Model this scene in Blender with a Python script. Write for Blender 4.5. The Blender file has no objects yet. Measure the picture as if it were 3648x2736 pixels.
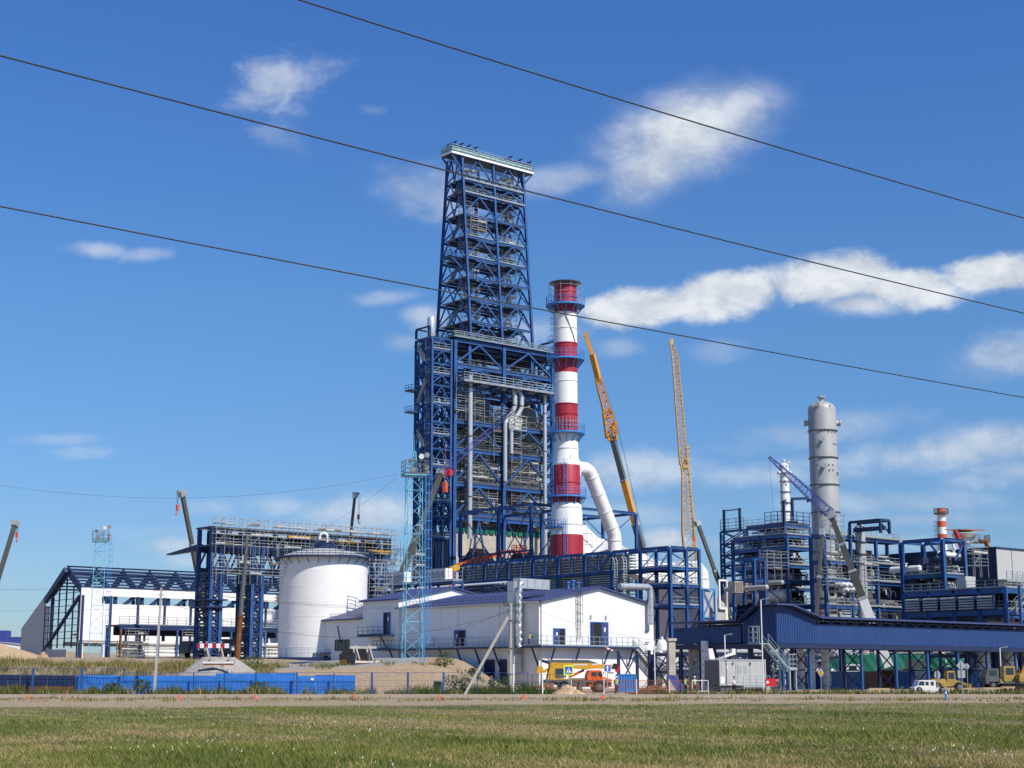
import bpy, math, random
import numpy as np
from mathutils import Vector, Matrix
random.seed(7); rng = np.random.default_rng(7)
SC = bpy.context.scene
COL = SC.collection
R = math.radians
# ---------------------------------------------------------------- camera
H = 1.7; F = 5600.0; CX = 1824.0; CY = 1368.0; HOR = 2411.0
PITCH = math.atan((HOR-CY)/F); SP = math.sin(PITCH); CP = math.cos(PITCH)
cam = bpy.data.cameras.new('camera'); camo = bpy.data.objects.new('camera', cam); COL.objects.link(camo)
cam.sensor_width = 36.0; cam.lens = 36.0*F/3648.0; cam.clip_start = .1; cam.clip_end = 20000
camo.location = (0, 0, H); camo.rotation_euler = (R(90)+PITCH, 0, 0); SC.camera = camo
# ---------------------------------------------------------------- light
SUN_AZ = 46.0; SUN_EL = 47.0          # azimuth: degrees to the right of straight behind the camera
sd = Vector((math.sin(R(SUN_AZ))*math.cos(R(SUN_EL)), -math.cos(R(SUN_AZ))*math.cos(R(SUN_EL)), math.sin(R(SUN_EL))))
sl = bpy.data.lights.new('sun', 'SUN'); sl.energy = 4.0; sl.angle = R(.53); sl.color = (1.0, .94, .83)
so = bpy.data.objects.new('sun', sl); COL.objects.link(so); so.rotation_euler = sd.to_track_quat('Z', 'Y').to_euler()
so.location = (60, -60, 120)
SC.view_settings.view_transform = 'Standard'; SC.view_settings.look = 'None'
SC.view_settings.exposure = 0.38; SC.view_settings.gamma = 1.0; SC.view_settings.use_curve_mapping = False

def at(u, v, Y):                       # photo pixel + distance -> point of the place
    t = (CY-v)/F; s = (SP+t*CP)/(CP-t*SP); z = Y*s
    return Vector(((u-CX)/F*(Y*CP+z*SP), Y, H+z))
def sv(v):
    t = (CY-v)/F; return (SP+t*CP)/(CP-t*SP)
def zv(v, Y): return H+Y*sv(v)
def atz(u, v, z): return at(u, v, (z-H)/sv(v))
def along(P, d, u2):                   # length from P along d up to photo column u2
    k = (u2-CX)/F
    return (k*(P.y*CP+(P.z-H)*SP)-P.x)/(d.x-k*d.y*CP)
TH = R(40); A = Vector((math.cos(TH), math.sin(TH), 0)); B = Vector((-math.sin(TH), math.cos(TH), 0)); ZZ = Vector((0, 0, 1))
ZO = dict(z1=(1400,450,2.074), z2=(1400,1150,2.074), z3=(1500,1750,2.212), z4=(0,1750,2.2125), z5=(600,1750,2.212),
          z6=(2000,1100,1.951), z7=(2450,1750,2.212), z8=(3000,1750,2.211), a1=(1880,2320,4.916), a2=(2330,2300,4.424),
          a3=(2780,2300,4.916), a4=(3200,2300,4.938), a5=(0,2270,3.687), a6=(600,2230,3.403), a7=(1250,2230,3.403),
          b1=(1400,1900,3.687), b2=(1950,1600,3.318), b3=(2700,1400,3.017), b4=(3050,1780,3.7), b5=(2550,1800,3.687),
          b6=(1250,1600,3.318), b7=(700,1850,2.949))
def q(k, x, y=0):
    o = ZO[k]; return (o[0]+x/o[2], o[1]+y/o[2])
def qa(k, x, y, Y): u, v = q(k, x, y); return at(u, v, Y)
def qu(k, x): return q(k, x)[0]
def qv(k, y): return q(k, 0, y)[1]

# ---------------------------------------------------------------- sky
W = bpy.data.worlds.new('World'); SC.world = W; W.use_nodes = True
nt = W.node_tree; nt.nodes.clear()
def N(t, **kw):
    n = nt.nodes.new(t)
    for k, x in kw.items(): setattr(n, k, x)
    return n
def LK(a, b): nt.links.new(a, b)
sky = N('ShaderNodeTexSky', sky_type='NISHITA'); sky.sun_disc = False; sky.sun_elevation = R(SUN_EL)
sky.sun_rotation = R(180-SUN_AZ); sky.air_density = 1.0; sky.dust_density = .55; sky.ozone_density = 2.6; sky.altitude = 400
tc = N('ShaderNodeTexCoord'); sx = N('ShaderNodeSeparateXYZ'); LK(tc.outputs['Generated'], sx.inputs[0])
def M(op, a, b=None, clamp=False):
    n = N('ShaderNodeMath', operation=op); n.use_clamp = clamp
    for i, x in enumerate((a, b)):
        if x is None: continue
        if isinstance(x, (int, float)): n.inputs[i].default_value = x
        else: LK(x, n.inputs[i])
    return n.outputs[0]
ypos = M('MAXIMUM', sx.outputs[1], .02)
cb = N('ShaderNodeCombineXYZ'); LK(M('DIVIDE', sx.outputs[0], ypos), cb.inputs[0]); LK(M('DIVIDE', sx.outputs[2], ypos), cb.inputs[1])
def noise(scale, det, rough, dist=0.0, stretch=(1, 1, 1), off=(0, 0, 0)):
    mp = N('ShaderNodeMapping'); LK(cb.outputs[0], mp.inputs[0]); mp.inputs['Scale'].default_value = stretch; mp.inputs['Location'].default_value = off
    n = N('ShaderNodeTexNoise'); LK(mp.outputs[0], n.inputs['Vector']); n.inputs['Scale'].default_value = scale
    n.inputs['Detail'].default_value = det; n.inputs['Roughness'].default_value = rough; n.inputs['Distortion'].default_value = dist
    return n.outputs['Fac']
nA = noise(16, 9, .62, .25, (1, 1.5, 1)); nB = noise(34, 8, .62, .5, (1, 1.25, 1), (3.1, 1.7, 0))
nz = M('SUBTRACT', M('ADD', M('MULTIPLY', nA, .68), M('MULTIPLY', nB, .42)), .55)
CLOUDS = [ # u, v, ru, rv, tilt, opacity, raggedness
 (2450,470,370,185,20,.88,.5),(2330,590,230,140,30,.80,.6),(2610,395,180,120,10,.70,.6),(1560,680,250,120,0,.40,1.2),(2020,640,260,60,8,.36,1.2),
 (985,300,190,120,20,.48,1.9),(1000,500,130,60,-10,.2,1.8),(890,345,110,70,0,.32,1.9),(1320,390,60,25,0,.2,1.6),
 (2290,1095,270,100,5,.93,.8),(2560,1055,330,115,8,.97,.75),(2960,990,340,125,8,.97,.75),(3230,1020,280,105,0,.97,.75),(3560,970,340,95,5,.97,.75),(3080,1075,230,60,5,.7,.9),
 (345,890,110,34,-4,.42,1.3),(525,905,110,28,6,.3,1.5),(1370,1060,150,32,4,.28,1.5),(1520,1130,90,60,0,.5,1.3),(1880,1180,230,70,0,.34,1.2),(2190,1238,110,40,0,.3,1.3),(1440,1220,80,40,0,.22,1.5),
 (3580,1270,230,90,10,.52,1.1),(3500,1590,520,85,6,.55,1.0),(3590,1680,220,60,4,.4,1.1),(2240,1680,330,80,2,.50,1.0),(2760,1690,420,50,2,.34,1.1),(2950,1650,280,40,4,.3,1.1),
 (1310,1830,300,75,0,.62,.9),(1010,1805,160,45,0,.34,1.2),(620,1945,130,45,0,.5,1.1),(650,1995,90,30,0,.4,1.2),(750,1805,110,36,0,.25,1.3),
 (2375,1925,105,46,0,.72,.9),(3150,1790,460,50,0,.28,1.1),(200,1565,160,26,0,.2,1.4),(290,1610,120,26,0,.18,1.4),(1200,1880,260,34,0,.4,1.1),(3300,1850,400,36,0,.22,1.2),(2900,1540,420,60,8,.3,1.2),(2200,1830,380,50,0,.26,1.1),(900,1900,500,40,0,.18,1.0),(3000,1930,600,40,0,.25,1.0),(2560,1250,120,50,0,.2,1.2)]
alpha = None
for (u, v, ru, rv, tl, op, rg) in CLOUDS:
    P = at(u, v, 1.0); mp = N('ShaderNodeMapping', vector_type='TEXTURE'); LK(cb.outputs[0], mp.inputs[0])
    mp.inputs['Location'].default_value = (P.x, P.z-H, 0); mp.inputs['Rotation'].default_value = (0, 0, R(tl))
    mp.inputs['Scale'].default_value = (ru/F, rv/F, 1)
    ln = N('ShaderNodeVectorMath', operation='LENGTH'); LK(mp.outputs[0], ln.inputs[0])
    mr = N('ShaderNodeMapRange', interpolation_type='SMOOTHERSTEP'); LK(M('ADD', M('SUBTRACT', .88, ln.outputs['Value']), M('MULTIPLY', nz, 1.9*rg)), mr.inputs[0])
    cr2 = op > .9; mr.inputs[1].default_value = -.12 if cr2 else -.5; mr.inputs[2].default_value = .45 if cr2 else .95; mr.inputs[3].default_value = 0; mr.inputs[4].default_value = min(1, op*1.15)
    alpha = mr.outputs[0] if alpha is None else M('MAXIMUM', alpha, mr.outputs[0])
rp_ = N('ShaderNodeValToRGB'); LK(sx.outputs[2], rp_.inputs[0]); cr_ = rp_.color_ramp; cr_.elements[0].position = .0; cr_.elements[0].color = (.52, .64, .82, 1); cr_.elements[1].position = .41; cr_.elements[1].color = (.69, .91, 1.20, 1)
for ps_, cl_ in ((.085, (.57, .71, .89, 1)), (.235, (.68, .88, 1.04, 1))): e_ = cr_.elements.new(ps_); e_.color = cl_
tn_ = N('ShaderNodeMix', data_type='RGBA', blend_type='MULTIPLY'); tn_.inputs[0].default_value = 1; LK(sky.outputs[0], tn_.inputs[6]); LK(rp_.outputs[0], tn_.inputs[7])
front = M('GREATER_THAN', sx.outputs[1], .05); alpha = M('MULTIPLY', alpha, front)
hs = N('ShaderNodeHueSaturation'); LK(tn_.outputs[2], hs.inputs['Color']); hs.inputs['Saturation'].default_value = 1.10; hs.inputs['Value'].default_value = 1.0; hs.inputs['Hue'].default_value = .505
cc = N('ShaderNodeMix', data_type='RGBA'); LK(M('ADD', M('ADD', M('MULTIPLY', nz, 1.6), M('MULTIPLY', M('SUBTRACT', nA, noise(16, 9, .62, .25, (1, 1.5, 1), (-.008, .02, 0))), 3.2)), .55, True), cc.inputs[0]); cc.inputs[6].default_value = (4.0, 4.6, 5.5, 1); cc.inputs[7].default_value = (6.6, 6.9, 7.3, 1)  # lit and grey sides of the clouds painted from offset noise
mx = N('ShaderNodeMix', data_type='RGBA'); LK(alpha, mx.inputs[0]); LK(hs.outputs[0], mx.inputs[6]); LK(cc.outputs[2], mx.inputs[7])
bg = N('ShaderNodeBackground'); LK(mx.outputs[2], bg.inputs[0]); bg.inputs[1].default_value = .094
wo = N('ShaderNodeOutputWorld'); LK(bg.outputs[0], wo.inputs[0])

# ---------------------------------------------------------------- materials
def mat(name, col, rough=.6, metal=0., var=.12, scale=1.2, bump=0., bscale=8., col2=None, stain=0., stretch=(1, 1, 1)):
    m = bpy.data.materials.new(name); m.use_nodes = True; t = m.node_tree; n = t.nodes; b = n['Principled BSDF']
    b.inputs['Roughness'].default_value = rough; b.inputs['Specular IOR Level'].default_value = .12 if rough >= .8 else .5; b.inputs['Metallic'].default_value = metal
    c = n.new('ShaderNodeTexCoord'); mp = n.new('ShaderNodeMapping'); t.links.new(c.outputs['Object'], mp.inputs[0]); mp.inputs['Scale'].default_value = stretch
    x = n.new('ShaderNodeTexNoise'); t.links.new(mp.outputs[0], x.inputs['Vector']); x.inputs['Scale'].default_value = scale; x.inputs['Detail'].default_value = 7; x.inputs['Roughness'].default_value = .65
    mr = n.new('ShaderNodeMapRange'); t.links.new(x.outputs['Fac'], mr.inputs[0]); mr.inputs[1].default_value = .3; mr.inputs[2].default_value = .7
    mi = n.new('ShaderNodeMix'); mi.data_type = 'RGBA'; t.links.new(mr.outputs[0], mi.inputs[0])
    lo = tuple(k*(1-var) for k in col) if col2 is None else col2
    mi.inputs[6].default_value = (*lo, 1); mi.inputs[7].default_value = (*(min(1, k*(1+var)) for k in col), 1)
    out = mi.outputs[2]
    if stain > 0:
        y = n.new('ShaderNodeTexNoise'); mp2 = n.new('ShaderNodeMapping'); t.links.new(c.outputs['Object'], mp2.inputs[0]); mp2.inputs['Scale'].default_value = (1.6, 1.6, .12)
        t.links.new(mp2.outputs[0], y.inputs['Vector']); y.inputs['Scale'].default_value = 2.2; y.inputs['Detail'].default_value = 6
        r2 = n.new('ShaderNodeMapRange'); t.links.new(y.outputs['Fac'], r2.inputs[0]); r2.inputs[1].default_value = .55; r2.inputs[2].default_value = .8; r2.inputs[4].default_value = stain
        m2 = n.new('ShaderNodeMix'); m2.data_type = 'RGBA'; t.links.new(r2.outputs[0], m2.inputs[0]); t.links.new(out, m2.inputs[6]); m2.inputs[7].default_value = (.16, .13, .10, 1); out = m2.outputs[2]
    t.links.new(out, b.inputs['Base Color'])
    if bump > 0:
        z = n.new('ShaderNodeTexNoise'); t.links.new(c.outputs['Object'], z.inputs['Vector']); z.inputs['Scale'].default_value = bscale; z.inputs['Detail'].default_value = 6
        bp = n.new('ShaderNodeBump'); bp.inputs['Strength'].default_value = bump; bp.inputs['Distance'].default_value = .1; t.links.new(z.outputs['Fac'], bp.inputs['Height']); t.links.new(bp.outputs[0], b.inputs['Normal'])
    return m
MT = {}
def mk(k, *a, **kw): MT[k] = mat(k, *a, **kw)
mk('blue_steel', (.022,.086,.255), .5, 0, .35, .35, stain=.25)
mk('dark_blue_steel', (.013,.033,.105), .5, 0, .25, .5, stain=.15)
mk('light_blue_steel', (.05,.22,.55), .45, 0, .15, .8)
mk('cyan_steel', (.14,.46,.62), .5, 0, .2, .8, stain=.2)
mk('deck_steel', (.30,.33,.36), .5, .2, .25, .6)
mk('galv', (.40,.42,.42), .5, .35, .25, .7)
mk('rail', (.30,.36,.38), .5, .1, .15, .9)
mk('plank', (.55,.52,.46), .8, 0, .35, .8)
mk('dark_plank', (.20,.16,.12), .8, 0, .4, .8)
mk('white_paint', (.82,.81,.78), .45, 0, .06, .3, stain=.10)
mk('white_panel', (.80,.79,.77), .45, 0, .05, .25, stain=.09)
mk('white_cement', (.72,.72,.70), .6, 0, .05, .3, stain=.1)
mk('red_paint', (.36,.016,.035), .5, 0, .18, .4, stain=.1)
mk('orange_red', (.62,.10,.03), .45, 0, .2, 1.2)
mk('silver', (.58,.60,.61), .38, .55, .12, 1.0, bump=.08, bscale=3)
mk('grey_vessel', (.40,.40,.385), .45, .1, .10, .35, stain=.14)
mk('drum_metal', (.30,.27,.235), .7, .1, .35, .5, stain=.4)
mk('concrete', (.46,.42,.36), .85, 0, .22, .4, bump=.1, stain=.35)
mk('pole_concrete', (.42,.40,.36), .85, 0, .15, 1.5, stain=.2)
mk('roof_blue', (.045,.062,.17), .5, 0, .12, .5)
mk('gallery_blue', (.021,.060,.19), .5, 0, .12, .5, stain=.1)
mk('sheet_blue', (.034,.205,.66), .45, 0, .18, .5, stain=.22)
mk('navy', (.012,.022,.07), .5, 0, .2, .8)
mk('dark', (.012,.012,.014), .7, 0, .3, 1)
mk('glass', (.03,.05,.07), .08, 0, .2, .5)
mk('green_net', (.02,.14,.095), .8, 0, .25, .4, bump=.4, bscale=1.2)
mk('pale_green', (.12,.40,.28), .7, 0, .25, .5, bump=.4, bscale=1.2)
mk('crane_yellow', (.60,.33,.018), .42, 0, .18, .9, stain=.15)
mk('dusty_yellow', (.40,.26,.06), .6, 0, .3, 1.5, stain=.35)
mk('cabin_blue', (.045,.15,.38), .5, 0, .2, .8, stain=.35)
mk('crane_orange', (.66,.27,.02), .45, 0, .15, .5)
mk('crane_grey', (.11,.115,.115), .4, .1, .2, .5)
mk('boom_olive', (.09,.085,.07), .45, .1, .2, .5)
mk('violet_blue', (.040,.060,.27), .5, 0, .2, .8)
mk('lattice_tan', (.55,.36,.14), .6, 0, .25, .5)
mk('truck_orange', (.70,.115,.018), .35, 0, .12, 1.3, stain=.1)
mk('rubber', (.018,.018,.018), .85, 0, .3, 3)
mk('rust', (.17,.075,.03), .9, 0, .35, 1.5)
mk('rusty_fence', (.30,.12,.08), .85, 0, .3, 2)
mk('wood', (.48,.36,.20), .8, 0, .25, 1.5, stretch=(1, 6, 1))
mk('brick', (.36,.19,.12), .9, 0, .3, 5)
mk('wire', (.035,.035,.04), .6, 0, .1, 1)
mk('sign_blue', (.04,.10,.52), .4, 0, .05, 1)
mk('sign_yellow', (.70,.85,.03), .4, 0, .05, 1)
mk('sign_white', (.85,.85,.85), .4, 0, .03, 1)
mk('sign_red', (.6,.02,.03), .4, 0, .05, 1)
mk('sign_amber', (.52,.28,.01), .45, 0, .05, 1)
mk('sign_back', (.42,.44,.45), .45, .4, .08, 2)
mk('vest', (.45,.80,.03), .7, 0, .15, 8)
mk('skin', (.50,.29,.20), .55, 0, .08, 10)
mk('cloth_dark', (.03,.03,.04), .85, 0, .25, 8)
mk('cloth_blue', (.03,.05,.16), .85, 0, .25, 8)
mk('cloth_white', (.72,.72,.75), .8, 0, .06, 8)
mk('cloth_green', (.06,.10,.05), .85, 0, .2, 8)
mk('hair', (.02,.012,.008), .6, 0, .2, 20)
mk('helmet_red', (.75,.10,.03), .35, 0, .05, 3)
mk('helmet_green', (.10,.55,.22), .35, 0, .05, 3)
mk('helmet_white', (.8,.8,.8), .35, 0, .05, 3)
mk('cone_red', (.85,.10,.06), .6, 0, .2, 4)
mk('container_grey', (.44,.44,.43), .55, 0, .07, .6, stain=.15)
mk('asphalt', (.34,.27,.19), .9, 0, .18, .35, bump=.15, bscale=5, stretch=(.12, 1, 1))
mk('sand', (.44,.32,.20), .95, 0, .22, .8, bump=.5, bscale=3)
mk('brown_soil', (.20,.10,.06), .95, 0, .3, 1.2, bump=.5, bscale=3)
mk('gravel', (.34,.31,.28), .95, 0, .3, 5, bump=.8, bscale=10)
mk('olive_leaf', (.085,.11,.030), .8, 0, .45, .35)
mk('green_leaf', (.045,.085,.025), .8, 0, .45, .5)
mk('dry_leaf', (.30,.235,.10), .85, 0, .35, .4)
mk('field_blade', (.195,.195,.048), .9, 0, .3, .10, col2=(.066,.108,.022))
mk('field_dry', (.38,.285,.13), .85, 0, .3, .2)
mk('petal', (.75,.76,.70), .7, 0, .1, 1)
mk('stem', (.16,.11,.05), .9, 0, .2, 3)

# ---------------------------------------------------------------- mesh helpers
def V3(p): return Vector(p)
class MB:
    def __init__(s, warp=None): s.v = []; s.f = []; s.m = []; s.i = 0; s.w = warp
    def add(s, vs, fs):
        o = len(s.v); s.v.extend(tuple(x) for x in vs)
        for f in fs: s.f.append(tuple(o+k for k in f)); s.m.append(s.i)
    HEX = [(0,3,2,1),(4,5,6,7),(0,1,5,4),(1,2,6,5),(2,3,7,6),(3,0,4,7)]
    def box(s, x0, y0, z0, x1, y1, z1):
        s.add([(x0,y0,z0),(x1,y0,z0),(x1,y1,z0),(x0,y1,z0),(x0,y0,z1),(x1,y0,z1),(x1,y1,z1),(x0,y1,z1)], MB.HEX)
    def hexa(s, vs): s.add(vs, MB.HEX)
    def bar(s, p, q_, w, h=None):
        p = V3(p); q_ = V3(q_)
        if s.w: p = s.w(p); q_ = s.w(q_)
        h = w if h is None else h; d = q_-p
        if d.length < 1e-6: return
        d.normalize(); up = ZZ if abs(d.z) < .97 else Vector((0, 1, 0))
        a = d.cross(up).normalized()*w*.5; b = a.cross(d).normalized()*h*.5
        s.add([p-a-b, p+a-b, p+a+b, p-a+b, q_-a-b, q_+a-b, q_+a+b, q_-a+b], MB.HEX)
    def ibeam(s, p, q_, w, h):        # flanged beam: two flanges and a web
        p = V3(p); q_ = V3(q_)
        if s.w: p = s.w(p); q_ = s.w(q_)
        sw, s.w = s.w, None; d = (q_-p).normalized(); up = ZZ if abs(d.z) < .97 else Vector((0, 1, 0))
        a = d.cross(up).normalized(); b = a.cross(d).normalized(); t = h*.12
        s.bar(p+b*(h*.5-t*.5), q_+b*(h*.5-t*.5), w, t); s.bar(p-b*(h*.5-t*.5), q_-b*(h*.5-t*.5), w, t); s.bar(p, q_, w*.22, h-2*t-.004); s.w = sw
    def tube(s, p, q_, r, n=8, r2=None):
        s.path([p, q_], [r, r if r2 is None else r2], n)
    def path(s, pts, r, n=8, cap=True):
        pts = [V3(p) for p in pts]
        if s.w: pts = [s.w(p) for p in pts]
        rs = r if isinstance(r, (list, tuple)) else [r]*len(pts)
        vs = []; prev = None
        for k, p in enumerate(pts):
            d = (pts[min(k+1, len(pts)-1)]-pts[max(k-1, 0)]).normalized()
            if prev is None: a = d.cross(ZZ if abs(d.z) < .95 else Vector((1, 0, 0))).normalized()
            else: a = (prev-d*prev.dot(d)).normalized()
            prev = a; b = d.cross(a)
            for j in range(n): an = 2*math.pi*j/n; vs.append(p+(a*math.cos(an)+b*math.sin(an))*rs[k])
        fs = []
        for k in range(len(pts)-1):
            for j in range(n): fs.append((k*n+j, k*n+(j+1)%n, (k+1)*n+(j+1)%n, (k+1)*n+j))
        if cap: fs.append(tuple(range(n))[::-1]); fs.append(tuple((len(pts)-1)*n+j for j in range(n)))
        s.add(vs, fs)
    def lathe(s, prof, n=32, c=(0, 0, 0), capb=True, capt=True):
        vs = []; fs = []
        for (r, z) in prof:
            for j in range(n): an = 2*math.pi*j/n; vs.append((c[0]+r*math.cos(an), c[1]+r*math.sin(an), c[2]+z))
        for k in range(len(prof)-1):
            for j in range(n): fs.append((k*n+j, k*n+(j+1)%n, (k+1)*n+(j+1)%n, (k+1)*n+j))
        if capb: fs.append(tuple(range(n))[::-1])
        if capt: fs.append(tuple((len(prof)-1)*n+j for j in range(n)))
        s.add(vs, fs)
    def prism(s, poly, vec):
        n = len(poly); vec = V3(vec); vs = [V3(p) for p in poly]+[V3(p)+vec for p in poly]
        fs = [tuple(range(n))[::-1], tuple(range(n, 2*n))]+[(j, (j+1)%n, n+(j+1)%n, n+j) for j in range(n)]
        s.add(vs, fs)
    def ring(s, c, r, t, n=24, a0=0, a1=2*math.pi, tw=.06):
        pts = [(c[0]+r*math.cos(a0+(a1-a0)*k/n), c[1]+r*math.sin(a0+(a1-a0)*k/n), c[2]) for k in range(n+1)]
        for k in range(n): s.bar(pts[k], pts[k+1], tw, t)
    def corr(s, p0, p1, z0, z1, per=.35, dep=.06, th=.03):    # corrugated sheet wall from p0 to p1
        p0 = V3(p0); p1 = V3(p1); d = p1-p0; L = d.length; d.normalize(); nrm = Vector((d.y, -d.x, 0)); n = max(1, int(L/per)); st = L/n
        prof = []
        for k in range(n):
            for (fx, o) in ((0, 0), (.35, 0), (.5, 1), (.85, 1)): prof.append((k*st+fx*st, o*dep))
        prof.append((L, 0)); vs = []
        for (x, o) in prof:
            a = p0+d*x+nrm*o; b = p0+d*x+nrm*(o-th)
            vs += [(a.x, a.y, z0), (a.x, a.y, z1), (b.x, b.y, z1), (b.x, b.y, z0)]
        fs = []
        for k in range(len(prof)-1):
            o = 4*k
            for j in range(4): fs.append((o+j, o+(j+1)%4, o+4+(j+1)%4, o+4+j))
        fs += [(0, 3, 2, 1), tuple(4*(len(prof)-1)+j for j in range(4))]
        s.add(vs, fs)
    def build(s, name, mats, parent=None, label=None, smooth=True):
        me = bpy.data.meshes.new(name); me.from_pydata(s.v, [], s.f)
        for m in (mats if isinstance(mats, (list, tuple)) else [mats]): me.materials.append(MT[m] if isinstance(m, str) else m)
        if any(s.m): me.polygons.foreach_set('material_index', s.m)
        if smooth:
            me.polygons.foreach_set('use_smooth', [True]*len(me.polygons)); me.set_sharp_from_angle(angle=R(38))
        me.update(); o = bpy.data.objects.new(name, me); COL.objects.link(o)
        if parent is not None: o.parent = parent
        if label: o['label'] = label
        return o
def tag(o, label=None, cat=None, group=None, kind=None):
    if label: o['label'] = label
    if cat: o['category'] = cat
    if group: o['group'] = group
    if kind: o['kind'] = kind
    return o
def thing(name, label, cat, loc=(0, 0, 0), rot=0., group=None):
    o = bpy.data.objects.new(name, None); o.empty_display_size = .5; COL.objects.link(o); o.location = loc; o.rotation_euler = (0, 0, rot)
    return tag(o, label, cat, group)
def kids(o): return [c for c in bpy.data.objects if c.parent == o]
def dup(src, loc, rot=None, label=None, scale=None):
    c = src.copy(); COL.objects.link(c); c.location = loc
    if rot is not None: c.rotation_euler = (0, 0, rot)
    if label: c['label'] = label
    if scale: c.scale = (scale,)*3
    for k in kids(src):
        d = k.copy(); COL.objects.link(d); d.parent = c
        for g in kids(k): e = g.copy(); COL.objects.link(e); e.parent = d
    return c
def lc(P, O, rot=TH):                  # world point -> local coordinates of a thing standing at O turned by rot
    d = V3(P)-V3(O); c, s = math.cos(rot), math.sin(rot)
    return Vector((d.x*c+d.y*s, -d.x*s+d.y*c, d.z))
def sst(a, b, x):
    t = min(1, max(0, (x-a)/(b-a))); return t*t*(3-2*t)
def gz(x, y):                          # height of the ground
    left = sst(1, -8, x); hum = .25*math.sin(x*.21+1)*math.sin(x*.083)+.12*math.sin(x*.6+y*.3)
    z = sst(163, 176, y)*((2.9+hum)*left+.05*(1-left)) + left*(sst(178, 215, y)*1.1+sst(230, 320, y)*1.1) + (1-left)*sst(190, 300, y)*1.6
    z += 3.2*sst(-85, -120, x)*sst(330, 420, y)
    return z

# ---------------------------------------------------------------- repeated pieces
def railing(mb, pts, h=1.1, n_rail=2, post=1.6, r=.035, toe=True):
    for p, q_ in zip(pts[:-1], pts[1:]):
        p = V3(p); q_ = V3(q_); L = (q_-p).length; k = max(1, int(round(L/post)))
        for j in range(k+1): b = p.lerp(q_, j/k); mb.bar(b, b+ZZ*h, r*2)
        for j in range(1, n_rail+1): mb.bar(p+ZZ*h*j/n_rail, q_+ZZ*h*j/n_rail, r*2)
        if toe: mb.bar(p+ZZ*.09, q_+ZZ*.09, .03, .18)
def ladder(mb, p, z1, d, w=.45, cage=True, side=None):          # p foot, d direction across the rungs, side points away from wall
    p = V3(p); d = V3(d).normalized(); n = V3(side).normalized() if side else Vector((-d.y, d.x, 0)); L = z1-p.z
    for s in (-.5, .5): mb.bar(p+d*s*w, p+d*s*w+ZZ*L, .06)
    for k in range(int(L/.45)): mb.bar(p+d*-.5*w+ZZ*(.3+k*.45), p+d*.5*w+ZZ*(.3+k*.45), .03)
    if cage:
        c = [p+d*-.5*w, p+d*-.45*w*1.3+n*.4, p+n*.75, p+d*.45*w*1.3+n*.4, p+d*.5*w]
        for k in range(int((L-2.2)/1.1)+1):
            z = 2.2+k*1.1
            if z > L: break
            for a, b in zip(c[:-1], c[1:]): mb.bar(a+ZZ*z, b+ZZ*z, .05)
        for a in c[1:4]: mb.bar(a+ZZ*2.2, a+ZZ*L, .04)
def stair(mb, p, q_, w, side, rail=True, step=.22):              # flight from p up to q_
    p = V3(p); q_ = V3(q_); sd_ = V3(side).normalized()
    for s in (0, w): mb.bar(p+sd_*s, q_+sd_*s, .06, .28)
    n = max(2, int((q_.z-p.z)/step))
    for k in range(1, n): c = p.lerp(q_, k/n); mb.bar(c+sd_*.03, c+sd_*(w-.03), .26, .04)
    if rail:
        for s in (0, w):
            for hh in (.55, 1.05): mb.bar(p+sd_*s+ZZ*hh, q_+sd_*s+ZZ*hh, .05)
            m = max(2, int((q_-p).length/1.4))
            for k in range(m+1): c = p.lerp(q_, k/m)+sd_*s; mb.bar(c, c+ZZ*1.05, .05)
def lattice(mb, p, q_, w0, w1, n, chord=.12, web=.06, sides=4, side=None):   # tapering square lattice boom from p to q_
    p = V3(p); q_ = V3(q_); d = (q_-p).normalized(); a = (V3(side) if side is not None else d.cross(ZZ)).normalized(); b = d.cross(a).normalized()
    def cr(t):
        w = (w0+(w1-w0)*t)*.5; c = p.lerp(q_, t); return [c+a*w+b*w, c-a*w+b*w, c-a*w-b*w, c+a*w-b*w]
    e0, e1 = cr(0), cr(1)
    for j in range(4): mb.bar(e0[j], e1[j], chord)
    for k in range(n):
        c0, c1 = cr(k/n), cr((k+1)/n)
        for j in range(4):
            i = (j+1) % 4
            if (k+j) % 2: mb.bar(c0[j], c1[i], web)
            else: mb.bar(c0[i], c1[j], web)
            mb.bar(c1[j], c1[i], web)
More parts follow.
